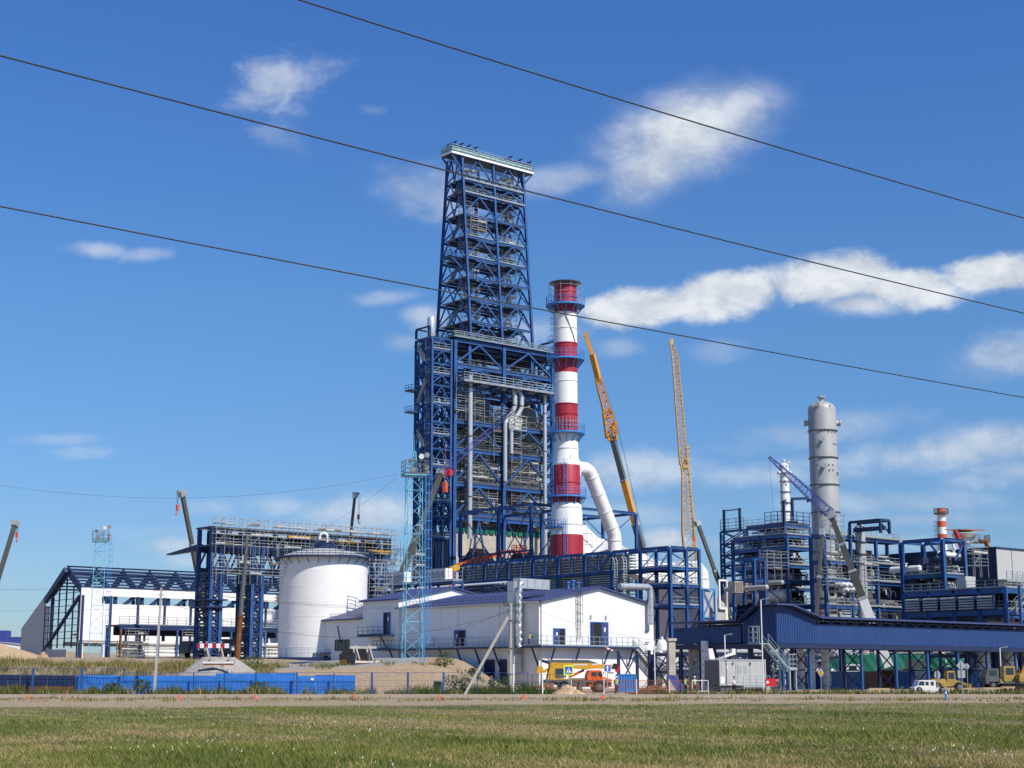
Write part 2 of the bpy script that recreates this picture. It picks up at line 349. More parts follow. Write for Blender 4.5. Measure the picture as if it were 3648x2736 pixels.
def frame(root, xs, ys, zs, cw=.5, bw=.3, bh=.6, mat='blue_steel', braces='', bwid=.25, decks=(), rails=(), warp=None, inner=True, colmat=None, railmat='rail', deckmat='deck_steel', skipcol=(), joists=0, trim=True):
    """columns, floor beams, braces, decks and railings of a steel frame; braces is a string of faces f l b r with pattern letter X A V / per face"""
    cw *= .8; bw *= .82; bh *= .85; bwid *= .72
    for x in xs:
        for y in ys:
            if not inner and x not in (xs[0], xs[-1]) and y not in (ys[0], ys[-1]): continue
            if (x, y) in skipcol: continue
            mb = MB(warp); mb.ibeam((x, y, zs[0]), (x, y, zs[-1]), cw, cw); mb.build('column', colmat or mat, root)
    for z in zs[1:]:
        mb = MB(warp)
        for y in ys: 
            for x0, x1 in zip(xs[:-1], xs[1:]): mb.ibeam((x0+cw*.5, y, z), (x1-cw*.5, y, z), bw, bh)
        for x in xs:
            for y0, y1 in zip(ys[:-1], ys[1:]): mb.ibeam((x, y0+cw*.5, z-.004), (x, y1-cw*.5, z-.004), bw, bh)
        for k in range(joists):
            yy = ys[0]+(ys[-1]-ys[0])*(k+1)/(joists+1); mb.bar((xs[0]+bw, yy, z-.05), (xs[-1]-bw, yy, z-.05), bw*.6, bh*.6)
        mb.build('floor_beam', mat, root)
    faces = {'f': [((xs[i], ys[0]), (xs[i+1], ys[0])) for i in range(len(xs)-1)], 'b': [((xs[i], ys[-1]), (xs[i+1], ys[-1])) for i in range(len(xs)-1)],
             'l': [((xs[0], ys[i]), (xs[0], ys[i+1])) for i in range(len(ys)-1)], 'r': [((xs[-1], ys[i]), (xs[-1], ys[i+1])) for i in range(len(ys)-1)]}
    for k in range(0, len(braces), 2):
        fc, pt = braces[k], braces[k+1]
        for z0, z1 in zip(zs[:-1], zs[1:]):
            mb = MB(warp)
            for (p, r) in faces[fc]:
                m = ((p[0]+r[0])/2, (p[1]+r[1])/2)
                if pt == 'X': mb.bar((*p, z0), (*r, z1), bwid); mb.bar((*r, z0), (*p, z1), bwid*.98)
                elif pt == 'A': mb.bar((*p, z0+bh*.5), (*m, z1-bh*.5), bwid); mb.bar((*r, z0+bh*.5), (*m, z1-bh*.5), bwid)
                elif pt == 'V': mb.bar((*m, z0), (*p, z1), bwid); mb.bar((*m, z0), (*r, z1), bwid)
                else: mb.bar((*p, z0), (*r, z1), bwid)
            mb.build('brace', mat, root)
    wp = warp or (lambda p: p)
    for (z, x0, y0, x1, y1) in decks:
        mb = MB(); zt = z+bh*.5+.01; c = [wp(Vector(p)) for p in ((x0, y0, zt), (x1, y0, zt), (x1, y1, zt), (x0, y1, zt))]
        mb.hexa(c+[p+ZZ*.1 for p in c]); mb.build('deck', deckmat, root)
    for (z, x0, y0, x1, y1) in rails:
        mb = MB(warp); zt = z+bh*.5+.12; railing(mb, [(x0, y1, zt), (x0, y0, zt), (x1, y0, zt), (x1, y1, zt)], r=.03); mb.build('railing', railmat, root)
def scaffold(name, label, loc, rot, xs, ys, z0, z1, dz=2.0, group=None, plankf=.7, parent=None, r=.03, planks=True, warp=None):
    root = thing(name, label, 'scaffold', loc, rot, group) if parent is None else parent
    mb = MB(warp)
    for x in xs:
        for y in ys: mb.bar((x, y, z0), (x, y, z1+random.random()*.9), r*2)
    mb.build('standard', 'galv', root)
    n = int((z1-z0)/dz)
    for k in range(1, n+1):
        z = z0+k*dz; mb = MB(warp)
        for y in ys:
            for hz in (0, .55, 1.05): mb.bar((xs[0]-.2, y, z+hz), (xs[-1]+.2, y, z+hz), r*1.7)
        for x in xs:
            for hz in (0, 1.0): mb.bar((x, ys[0]-.2, z+hz), (x, ys[-1]+.2, z+hz), r*1.7)
        for i in range(len(xs)-1):
            if random.random() < .35: mb.bar((xs[i], ys[0], z), (xs[i+1], ys[0], z+dz), r*1.7)
        mb.build('guard_rail', 'galv', root)
        if planks:
            mb = MB(warp)
            for i in range(len(xs)-1):
                if random.random() > plankf: continue
                yl = ys[0]; ym = min(ys[-1], ys[0]+1.2); mb.i = 1 if random.random() < .3 else 0
                p0 = (xs[i]+.05, yl, z+.1); c = [V3(p) for p in ((xs[i]+.03, yl, z+.06), (xs[i+1]-.03, yl, z+.06), (xs[i+1]-.03, ym, z+.06), (xs[i]+.03, ym, z+.06))]
                if warp: c = [warp(p) for p in c]
                mb.hexa(c+[p+ZZ*.07 for p in c])
                if random.random() < .5: mb.bar((xs[i]+.03, yl-.02, z+.22), (xs[i+1]-.03, yl-.02, z+.22), .04, .2)
            if mb.f: mb.build('platform', ['plank', 'dark_plank'], root)
    return root
# ---------------------------------------------------------------- ground, road
def grid_axis(lo, hi, st, far):
    a = list(np.arange(lo, hi+.01, st)); k = st
    while a[-1] < far: k *= 1.35; a.append(a[-1]+k)
    k = st; b = []
    x = lo
    while x > -far: k *= 1.35; x -= k; b.append(x)
    return b[::-1]+a
gx = grid_axis(-100, 110, 1.25, 9000); gy = [y for y in grid_axis(12, 345, 1.25, 9000) if y > -400]
nx, ny = len(gx), len(gy); gv = []; gc = []
for y in gy:
    for x in gx:
        z = gz(x, y); n1 = math.sin(x*.37+1.3*math.sin(y*.11))*math.sin(y*.23+x*.05)
        if 163 < y < 200: z += .13*n1+.08*math.sin(x*1.9+y)*math.sin(y*1.3)
        gv.append((x, y, z))
        g = s = b = 0.
        if y < min(112, max(86, 98+.3*x))+3*n1: g = 1
        elif y < 156: s = .25
        elif x < 3:
            if x > -27: s = 1-.3*sst(170, 163, y)
            else: g = .0; s = .35
            if x < -12 and x > -28 and y > 173.3: b, s = 1, .0
            if x < -27 and y > 200: s = .7
        else: s = .6; b = .25
        if y > 480: g, s, b = .7, .3, 0
        gc.append((g, s, b, 1))
gf = [(j*nx+i, j*nx+i+1, (j+1)*nx+i+1, (j+1)*nx+i) for j in range(ny-1) for i in range(nx-1)]
me = bpy.data.meshes.new('ground'); me.from_pydata(gv, [], gf); ca = me.color_attributes.new('soil', 'FLOAT_COLOR', 'POINT')
ca.data.foreach_set('color', np.array(gc, dtype=np.float32).ravel()); me.polygons.foreach_set('use_smooth', [True]*len(me.polygons))
gm = bpy.data.materials.new('ground'); gm.use_nodes = True; t = gm.node_tree; n = t.nodes; pb = n['Principled BSDF']; pb.inputs['Roughness'].default_value = .95
def gn(ty, **kw):
    k = n.new(ty)
    for a_, b_ in kw.items(): setattr(k, a_, b_)
    return k
tcg = gn('ShaderNodeTexCoord')
def gno(scale, det=8, stretch=(1, 1, 1), lo=.35, hi=.65):
    mp = gn('ShaderNodeMapping'); t.links.new(tcg.outputs['Object'], mp.inputs[0]); mp.inputs['Scale'].default_value = stretch
    x = gn('ShaderNodeTexNoise'); t.links.new(mp.outputs[0], x.inputs['Vector']); x.inputs['Scale'].default_value = scale; x.inputs['Detail'].default_value = det; x.inputs['Roughness'].default_value = .68
    r = gn('ShaderNodeMapRange'); t.links.new(x.outputs['Fac'], r.inputs[0]); r.inputs[1].default_value = lo; r.inputs[2].default_value = hi; return r.outputs[0], x.outputs['Fac']
def gmix(f, a_, b_):
    k = gn('ShaderNodeMix', data_type='RGBA')
    for s_, i in ((f, 0), (a_, 6), (b_, 7)):
        if isinstance(s_, (int, float)): k.inputs[i].default_value = s_
        elif isinstance(s_, tuple): k.inputs[i].default_value = (*s_, 1)
        else: t.links.new(s_, k.inputs[i])
    return k.outputs[2]
at_ = gn('ShaderNodeAttribute', attribute_name='soil'); sp_ = gn('ShaderNodeSeparateColor'); t.links.new(at_.outputs['Color'], sp_.inputs[0])
n1, f1 = gno(.11, 9, (1, .55, 1)); n2, f2 = gno(1.6, 9); n3, f3 = gno(7, 6)
dirt = gmix(n2, (.30, .23, .155), (.40, .31, .21)); grassc = gmix(n1, (.065, .098, .028), (.28, .22, .11)); grassc = gmix(n3, grassc, (.12, .125, .045))
dryg = gmix(n2, (.105, .10, .04), (.27, .215, .10)); sandc = gmix(n2, (.30, .215, .13), (.42, .31, .195)); grav = gmix(n3, (.20, .19, .18), (.40, .37, .33))
cg = gmix(sp_.outputs[0], dirt, grassc); cg = gmix(sp_.outputs[1], cg, sandc); cg = gmix(sp_.outputs[2], cg, grav)
t.links.new(cg, pb.inputs['Base Color']); bp_ = gn('ShaderNodeBump'); bp_.inputs['Strength'].default_value = .6; bp_.inputs['Distance'].default_value = .25; t.links.new(f3, bp_.inputs['Height']); t.links.new(bp_.outputs[0], pb.inputs['Normal'])
me.materials.append(gm); go = bpy.data.objects.new('ground', me); COL.objects.link(go); tag(go, kind='structure')
rd = MB(); xs_ = list(np.arange(-400, 401, 4.)); vs_ = []
for x in xs_: w = .7*math.sin(x*.21)+.4*math.sin(x*.57); vs_ += [(x, 127+w, .02), (x, 134, .13), (x, 147, .13), (x, 154.2+.4*w, .02)]
rd.add(vs_, [(4*k+j, 4*k+4+j, 4*k+5+j, 4*k+1+j) for k in range(len(xs_)-1) for j in range(3)])
tag(rd.build('road', 'asphalt'), kind='structure')

# ---------------------------------------------------------------- field grass
def blades(name, pts, hs, ws, lean, mats, kind, midx=None, label=None, cat=None):
    n = len(pts); an = rng.uniform(0, 2*math.pi, n); dx = np.cos(an)*ws*.5; dy = np.sin(an)*ws*.5
    la = rng.uniform(0, 2*math.pi, n); lx = np.cos(la)*hs*lean; ly = np.sin(la)*hs*lean*.6
    v = np.zeros((n, 3, 3)); v[:, 0] = pts-np.stack([dx, dy, dx*0+.03], 1); v[:, 1] = pts+np.stack([dx, dy, dx*0-.03], 1); v[:, 2] = pts+np.stack([lx, ly, hs], 1)
    me = bpy.data.meshes.new(name); me.vertices.add(3*n); me.vertices.foreach_set('co', v.ravel().astype(np.float32)); me.loops.add(3*n)
    me.loops.foreach_set('vertex_index', np.arange(3*n, dtype=np.int32)); me.polygons.add(n); me.polygons.foreach_set('loop_start', np.arange(0, 3*n, 3, dtype=np.int32)); me.polygons.foreach_set('loop_total', np.full(n, 3, dtype=np.int32))
    for m in mats: me.materials.append(MT[m])
    if midx is not None: me.polygons.foreach_set('material_index', midx.astype(np.int32))
    me.update(); me.validate(); o = bpy.data.objects.new(name, me); COL.objects.link(o); return tag(o, label, cat, kind=kind)
def field_pts(n, v0=2499, v1=2790, pw=1.0):
    v = v0+(v1-v0)*rng.random(n)**pw; tt = (CY-v)/F; s = (SP+tt*CP)/(CP-tt*SP); Y = -H/s; Y = np.minimum(Y, 124); u = rng.uniform(-300, 3950, n)
    X = (u-CX)/F*(Y*CP-H*SP); return np.stack([X, Y, np.zeros(n)], 1)
def patch(p, f=.11, o=0.): return np.sin(p[:, 0]*f*2.1+o+1.5*np.sin(p[:, 1]*f*.9))*np.sin(p[:, 1]*f*1.3+o*2+np.sin(p[:, 0]*f*1.1))+.5*np.sin(p[:, 0]*f*5+p[:, 1]*f*3+o)
p = field_pts(85000); k = 4; base = np.repeat(p, k, 0); n_ = len(base); sc_ = .5+base[:, 1]/70
base[:, :2] += rng.normal(0, .07, (n_, 2))*sc_[:, None]; pt = patch(base)
hh = rng.uniform(.03, .085, n_)*(1+.9*np.clip(pt, 0, 1)); tall = rng.random(n_) < .03; hh[tall] *= 2.2; far_ = base[:, 1] > np.clip(96+.3*base[:, 0], 84, 110)+4*patch(base, .5, 3.); hh[far_] *= .35
blades('grass', base, hh, .012*sc_*rng.uniform(.8, 2.2, n_)*1.45, .95, ['field_blade', 'field_dry'], 'stuff', (rng.random(n_) < np.where(far_, .85, np.clip(.25-.6*pt+.35*patch(base, .45, 5.), .04, .92))).astype(int), 'short patchy field grass, green and straw coloured, in front of the road', 'grass')
p = field_pts(2600, 2560, 2790); keep = (patch(p, .16, 2.0) > .45) & (rng.random(len(p)) < np.where(p[:, 0] > 0, .55, .2)); p = p[keep]; p = np.repeat(p, 2, 0); p[:, :2] += rng.normal(0, .2, (len(p), 2)); p[:, 2] = rng.uniform(.10, .26, len(p)); n_ = len(p)
blades('wildflowers', p, np.full(n_, .012)*(1+p[:, 1]/70), .017*(1+p[:, 1]/60), .4, ['petal'], 'stuff', None, 'tiny white flowers scattered through the field grass', 'flowers')
def weeds(name, label, cat, xr, yr, n, hr, mats, k=7, spread=.25, kind='stuff', clump=.3, dens=None):
    p = np.stack([rng.uniform(*xr, n), rng.uniform(*yr, n), np.zeros(n)], 1)
    if dens is not None: p = p[dens(p)]
    else: p = p[patch(p, .35, xr[0]) > -clump]
    n = len(p); ht = rng.uniform(*hr, n)*(.6+.5*np.clip(patch(p, .5, 1.)+.5, 0, 1.4)); b = np.repeat(p, k, 0); h_ = np.repeat(ht, k)*rng.uniform(.45, 1.1, n*k); b[:, :2] += rng.normal(0, spread, (n*k, 2))
    b[:, 2] = [gz(x, y) for x, y in b[:, :2]]
    return blades(name, b, h_, .07*rng.uniform(.6, 1.6, n*k), .35, mats, kind, rng.integers(0, len(mats), n*k), label, cat)
weeds('weeds', 'green weeds growing along the foot of the blue sheet fence', 'weeds', (-58, -16), (154.8, 157.3), 1500, (.25, 1.15), ['olive_leaf', 'green_leaf', 'dry_leaf', 'olive_leaf'], 9)
weeds('weeds', 'rough grass and weeds behind the wire mesh fence at the sand bank', 'weeds', (-17, 6), (157.2, 163), 900, (.25, 1.0), ['olive_leaf', 'dry_leaf', 'green_leaf', 'dry_leaf'], 9)
weeds('weeds', 'dense dark green weeds around the twin concrete posts', 'weeds', (-9, 4), (155, 160), 700, (.3, 1.25), ['green_leaf', 'olive_leaf', 'green_leaf'], 9)
weeds('grass', 'tall tawny grass covering the left earth bank', 'grass', (-80, -26), (164, 182), 5200, (.35, 1.05), ['dry_leaf', 'olive_leaf', 'dry_leaf', 'dry_leaf', 'olive_leaf'], 9, .35, clump=1.2)
weeds('grass', 'sparse grass tufts on the crest of the sand bank', 'grass', (-26, -3), (173, 179), 350, (.25, .8), ['olive_leaf', 'dry_leaf', 'green_leaf'], 9, .25, clump=-.25)
weeds('grass', 'straw coloured tufts on the dusty near edge of the road', 'grass', (-70, 70), (112, 128), 2600, (.12, .38), ['dry_leaf', 'dry_leaf', 'olive_leaf'], 8, .3, clump=.1)
weeds('weeds', 'low green weeds along the right side of the road', 'weeds', (14, 60), (154.6, 164), 1700, (.2, .8), ['olive_leaf', 'dry_leaf', 'green_leaf'], 8)
def shrub(x, y, h, w, label, mats=('green_leaf', 'olive_leaf'), n=420):
    z = gz(x, y)-.05; t_ = thing('shrub', label, 'shrub', (x, y, z), 0, 'shrubs along the fence')
    mb = MB()
    for k in range(6): a = k*1.05+random.random(); mb.path([(0, 0, 0), (.2*w*math.cos(a), .2*w*math.sin(a), h*.4), (.42*w*math.cos(a), .42*w*math.sin(a), h*.8)], [.035, .025, .01], 5)
    mb.build('stem', 'stem', t_)
    mb = MB()
    for k in range(n):
        a = random.uniform(0, 6.283); rr = w*.5*math.sqrt(random.random()); zz = h*(.12+.88*random.random()); rr *= (1-.55*abs(zz/h-.45)); p_ = Vector((rr*math.cos(a), rr*math.sin(a), zz)); s_ = random.uniform(.05, .13)
        d1 = Vector((random.gauss(0, 1), random.gauss(0, 1), random.gauss(0, 1))).normalized()*s_; d2 = Vector((random.gauss(0, 1), random.gauss(0, 1), random.gauss(.4, 1))).normalized()*s_*1.6; mb.i = random.randint(0, 1); mb.add([p_-d1, p_+d2*.5, p_+d1, p_-d2*.5], [(0, 1, 2, 3)])
    mb.build('foliage', list(mats), t_, smooth=False)
def ux(u, Y): return (u-CX)/F*(Y*CP)
for (u, Y, h, w, lb) in [(505, 156.6, 1.5, 2.0, 'dark green shrub against the blue sheets just left of the leaning concrete post'), (925, 156.6, 1.25, 2.2, 'leafy shrub against the blue sheets below the small gravel mound'), (402, 156.6, 1.15, 2.0, 'bushy shrub in front of the leftmost bright blue sheets'),
      (1620, 162.3, 1.9, 3.2, 'wide bush on the sand bank left of the diagonal concrete brace'), (1655, 160.5, 1.6, 2.6, 'dark bush at the foot of the diagonal concrete brace'), (1782, 160, 1.75, 3.0, 'tall bush beside the worker in the orange helmet'), (1856, 159.8, 1.1, 2.6, 'low green bush right of the upright concrete post'),
      (900, 172, 1.9, 2.6, 'pale olive bush on the right flank of the small gravel mound'), (720, 166, 1.3, 2.2, 'olive bush left of the small gravel mound'), (1585, 176.5, 1.6, 2.4, 'bush hanging over the crest of the sand bank'), (1690, 177, .9, 1.6, 'small bush at the right end of the sand bank crest'), (1560, 165.5, 1.0, 1.1, 'single dark tuft halfway up the sand bank')]:
    shrub(ux(u, Y), Y, h, w, lb)
def heap(name, label, cat, x, y, rx, ry, h, mat, seed=0, kind=None, sink=.3, flat=1.):
    z = gz(x, y)-sink; mb = MB(); nr, na = 14, 40; vs = [(0, 0, h+sink)]; fs = []
    for i in range(1, nr+1):
        for j in range(na):
            a = 2*math.pi*j/na; r = i/nr; e = 1+.10*math.sin(3*a+seed)+.07*math.sin(5*a+2*seed); pr = (1-r)**1.05 if r > .12 else (1-r)**1.05-.02; nz_ = .10*math.sin(7*a+seed+r*9)*math.sin(r*11+seed)*h*.5
            vs.append((rx*r*e*math.cos(a), ry*r*e*math.sin(a), (h+sink)*max(0, min(1/flat, pr)*flat)+nz_*(1-r)+random.uniform(-.05, .05)*h))
    for j in range(na): fs.append((0, 1+j, 1+(j+1) % na))
    for i in range(nr-1):
        for j in range(na): fs.append((1+i*na+j, 1+(i+1)*na+j, 1+(i+1)*na+(j+1) % na, 1+i*na+(j+1) % na))
    mb.add(vs, fs)
    for k in range(60): a = random.uniform(0, 6.28); r = random.uniform(.15, .98); s_ = random.uniform(.03, .11)*h**.5; c = Vector((rx*r*math.cos(a), ry*r*math.sin(a), (h+sink)*min(1, flat*(1-r)**1.05))); mb.add([c+Vector((s_*random.uniform(.7, 1.4)*i, s_*j, s_*l)) for l in (-1, .7) for i, j in ((-1, -1), (1, -1), (1, 1), (-1, 1))], MB.HEX)
    o = mb.build(name, mat); o.location = (x, y, z); return tag(o, label, cat, kind=kind)
heap('gravel_mound', 'small flat topped gravel mound behind the blue sheets with a white sleeper on it', 'mound', ux(772, 171), 171, 4.6, 4.4, 1.75, 'gravel', 1, flat=1.6)
heap('sand_pile', 'grey sand pile at the kerb under the pedestrian crossing sign', 'pile', ux(2022, 156), 156, 2.2, 1.6, 1.0, 'sand', 2)
heap('soil_pile', 'brown soil heap behind the rusty mesh fence', 'pile', ux(2330, 160), 160, 3.6, 2.2, .95, 'brown_soil', 3)
heap('sand_pile', 'distant sand heap left of the unfinished storage hall', 'pile', ux(-20, 262), 262, 12, 8, 2.9, 'sand', 4)
heap('sand_pile', 'small ochre mound with a jagged top at the hall foot', 'pile', ux(150, 232), 232, 1.7, 1.4, 1.5, 'sand', 5)

# ---------------------------------------------------------------- small red marker cones on the near verge
def cone(x, y, lab, mat='cone_red', h=.32):
    mb = MB(); mb.lathe([(.17, 0), (.17, .03), (.12, .04), (.045, h), (.02, h+.01)], 14); mb.box(-.2, -.2, -.02, .2, .2, .02)
    o = mb.build('marker_cone', mat); o.location = (x, y, gz(x, y)+.02); tag(o, lab, 'marker cone', 'marker cones along the road verge')
for u, lab in [(104, 'red marker cone leftmost on the road verge'), (644, 'red marker cone on the verge below the small gravel mound'), (912, 'red marker cone on the verge below the white bar on blue sheets'), (1260, 'red marker cone at the right end of the blue sheet fence'), (1566, 'red marker cone left of the diagonal concrete brace'), (1868, 'red marker cone just right of the upright concrete post'), (2146, 'red marker cone under the one way sign')]:
    cone(ux(u, 126), 126, lab)
for u, lab in [(2386, 'dull brown marker cone in front of the soil heap'), (2606, 'dull brown marker cone in front of the person in white')]: cone(ux(u, 127), 127, lab, 'brick', .3)

# ---------------------------------------------------------------- fences along the road
FY = 158.0
fr = thing('mesh_fence', 'wire mesh fence on dark blue posts along the far side of the road', 'fence', (ux(700, FY), FY, 0)); x0 = fr.location.x
def fx(u): return ux(u, FY)-x0
POSTS = [-60, 118, 290, 440, 690, 800, 912, 1057, 1190, 1325, 1453, 1580, 1700, 1760, 1830, 1880]
for u in POSTS:
    w = .2 if u in (118, 290, 912, 1057, 1325, 1453, 1580) else .1; hh_ = 2.55 if u < 450 else 2.15; mb = MB(); mb.box(fx(u)-w*.5, -.06, -.1, fx(u)+w*.5, .06, hh_); mb.build('post', 'blue_steel', fr)
mb = MB()
for a, b in zip(POSTS[:-1], POSTS[1:]):
    top = 2.5 if b < 450 else 2.1
    for z in ([.25, .8, 1.35, 1.9, top] if top > 2.3 else [.25, .8, 1.35, top]): mb.bar((fx(a)+.1, 0, z), (fx(b)-.1, 0, z), .035 if z == top else .018)
    n_ = int((fx(b)-fx(a))/.16)
    for k in range(1, n_): x = fx(a)+(fx(b)-fx(a))*k/n_; mb.bar((x, -.01, .15), (x, -.01, top), .009)
mb.build('wire_mesh', 'blue_steel', fr)
for k in range(26):
    mb = MB(); x = fx(-40)+k*.62
    if k % 2: mb.bar((x, 0, 1.95), (x+.22, 0, 2.25), .03)
    else: mb.bar((x+.44, 0, 1.95), (x+.2, 0, 2.25), .03)
    mb.build('barbed_bracket', 'galv', fr)
sf = thing('sheet_fence', 'bright blue sheet metal fence panels behind the wire mesh', 'fence', (ux(770, FY+.6), FY+.6, 0)); xa = ux(270, FY+.6)-sf.location.x; xb = ux(1266, FY+.6)-sf.location.x; np_ = 14
for k in range(np_):
    a = xa+(xb-xa)*k/np_; b = xa+(xb-xa)*(k+1)/np_; top = 2.04 if 7 <= k <= 10 else 1.84+.03*math.sin(k*2.2); mb = MB(); mb.corr((a+.01, 0, 0), (b-.01, 0, 0), .0, top, .2, .022, .01); pn_ = mb.build('sheet_panel', 'sheet_blue', sf); pn_.rotation_euler = (R(random.uniform(-1.2, 1.2)), 0, 0); pn_.location.z = random.uniform(-.05, .03)
mb = MB(); x = ux(1112, FY+.5)-sf.location.x; mb.box(x-.14, -.09, 1.28, x+.16, -.07, 1.58); mb.build('notice', 'sign_white', sf, 'blank white notice plate')
nf = thing('sheet_fence', 'dark navy sheet fence section left of the bright blue sheets', 'fence', (ux(100, FY+.7), FY+.7, 0)); 
for k in range(5):
    a = -9+k*2.74; mb = MB(); mb.corr((a+.01, 0, 0), (a+2.73, 0, 0), .85, 1.95-.03*k, .2, .022, .01); mb.build('sheet_panel', 'navy', nf)
    mb = MB(); mb.corr((a+.01, .03, 0), (a+2.73, .03, 0), 0, .85, .2, .02, .01); mb.build('base_panel', 'rust', nf)

# ---------------------------------------------------------------- concrete line posts
def cpost(u, Y, vtop, lean, label, w=.24):
    x = ux(u, Y); h = zv(vtop, Y)-gz(x, Y); t_ = thing('utility_pole', label, 'utility pole', (x, Y, gz(x, Y)-.1), 0, 'concrete line poles')
    mb = MB(); a = w*.5; b = w*.32; mb.hexa([(-a, -a, 0), (a, -a, 0), (a, a, 0), (-a, a, 0), (lean-b, -b, h), (lean+b, -b, h), (lean+b, b, h), (lean-b, b, h)]); mb.build('shaft', 'pole_concrete', t_)
    mb = MB(); mb.bar((lean-.75, 0, h-.25), (lean+.75, 0, h-.25), .08); mb.bar((lean-.3, 0, h-.7), (lean+.3, 0, h-.7), .06); mb.build('crossarm', 'wire', t_)
    for k in (-.7, -.35, .35, .7):
        mb = MB(); mb.lathe([(.03, 0), (.03, .1), (.07, .12), (.06, .2), (.03, .26)], 8, (lean+k, 0, h-.22)); mb.build('insulator', 'dark', t_)
    return t_
cpost(552, 156.2, 2090, .28, 'grey concrete line post leaning slightly right in front of the storage hall')
pm = cpost(1821, 156.2, 2145, .0, 'upright concrete line post with a diagonal brace in front of the white building', .27)
b0 = at(1652, 2474, 156.2)-pm.location; b1 = at(1811, 2197, 156.2)-pm.location
mb = MB(); mb.bar(b0+Vector((0, 0, -.2)), b1, .27); mb.build('brace', 'pole_concrete', pm)
mb = MB(); mb.box(.19, -.12, 1.2, .34, .02, 3.0); mb.box(.17, -.1, 0, .30, 0, 1.3); mb.build('cable_duct', 'white_paint', pm)
mb = MB()
for zz in (2, 4.5, 7.2): mb.box(-.15, -.15, zz, .15, .15, zz+.08)
mb.build('band', 'wire', pm)
# ---------------------------------------------------------------- coker drum structure
P_ = at(qu('z2', 290), qv('z2', 105), 306); O = Vector((P_.x, P_.y, 3.0))
def ax(u, y, z, O_=None, rot=TH):      # local x of photo column u on the line at local y, height z
    O_ = O_ or O; d = Vector((math.cos(rot), math.sin(rot), 0)); e = Vector((-math.sin(rot), math.cos(rot), 0)); P = Vector((O_.x, O_.y, 0))+e*y; P.z = z; return along(P, d, u)
def by(u, x, z, O_=None, rot=TH):      # local y of photo column u on the line at local x
    O_ = O_ or O; d = Vector((math.cos(rot), math.sin(rot), 0)); e = Vector((-math.sin(rot), math.cos(rot), 0)); P = Vector((O_.x, O_.y, 0))+d*x; P.z = z; return along(P, e, u)
def lz(z): return z-O.z
dsr = thing('drum_structure', 'tall dark blue steel structure carrying the coke drums below the derrick', 'steel structure', O, TH)
c0 = ax(qu('z2', 455), 0, 60); c1 = ax(qu('z2', 815), 0, 45); c2 = ax(qu('z2', 1180), 0, 45); c3 = ax(qu('z2', 1385), 0, 45)
LV = [lz(zv(qv('z2', y), 311)) for y in (1440, 1195, 940, 735, 465, 320, 135)]
BX = [c0, c1, c2]; BY = [0, 6.3, 12.6]
zs = [lz(3.0)]+LV
dk = []
for z in LV: dk += [(z, c0, 0, c2, 2.2), (z, c0, 2.2, c0+2.0, 12.6), (z, c0+2.0, 11.0, c2, 12.6), (z, c1-.9, 2.2, c1+.9, 11.0)]
frame(dsr, BX, BY, zs, .95, .42, .85, 'blue_steel', 'fAlXbXrX', .42, dk, [(z, c0, .1, c2, 6) for z in LV], joists=3, railmat='crane_grey', deckmat='dark_blue_steel')
mb = MB()
for xx in (ax(qu('z2', 575), 0, 70), ax(qu('z2', 1035), 0, 70)): mb.ibeam((xx, .6, LV[4]), (xx, .6, LV[6]), .7, .7)
mb.build('upper_post', 'blue_steel', dsr)
# front balcony deck at the pipe level
zb = LV[4]; mb = MB(); mb.box(c0, -3.2, zb+.45, c2-.5, -.3, zb+.6); mb.box(c0-.05, -3.28, zb+.3, c2-.45, -3.2, zb+.72); mb.build('balcony', 'deck_steel', dsr)
mb = MB(); railing(mb, [(c0, 0, zb+.62), (c0, -3.1, zb+.62), (c2-.6, -3.1, zb+.62)], 1.6, 3, 2.2, .05); mb.build('railing', 'rail', dsr)
mb = MB()
for k in range(7): x = c0+.4+(c2-c0-1.2)*k/6; mb.bar((x, 0, zb-1.6), (x, -3.0, zb+.3), .22); mb.bar((x, -.3, zb+.25), (x, -3.1, zb+.25), .22, .35)
mb.build('bracket', 'blue_steel', dsr)
# upper roof deck with girders (dense underside)
mb = MB(); zt = LV[6]
for k in range(9): mb.ibeam((c0+.4, .9+k*1.4, zt-.5), (c2+1.5, .9+k*1.4, zt-.5), .35, 1.1)
mb.build('roof_girder', 'dark_blue_steel', dsr)
mb = MB(); mb.box(c0-.6, -.6, zt+.5, c2+1, 13.1, zt+.62); mb.build('deck', 'dark_blue_steel', dsr)
mb = MB(); railing(mb, [(c0-.5, 10, zt+.64), (c0-.5, -.5, zt+.64), (c2+.9, -.5, zt+.64)], 1.2, 3, 2.4, .05); mb.build('railing', 'rail', dsr)
# right end stair bay
frame(dsr, [c3-4.6, c3], [2, 8], [0]+[4+k*4.1 for k in range(17)], .6, .28, .45, 'blue_steel', 'fXrXlXb/', .26, [(4+k*4.1, c3-4.6, 2, c3, 4) for k in range(0, 17, 2)], [(4+k*4.1, c3-4.6, 2, c3, 5) for k in range(0, 17, 2)])
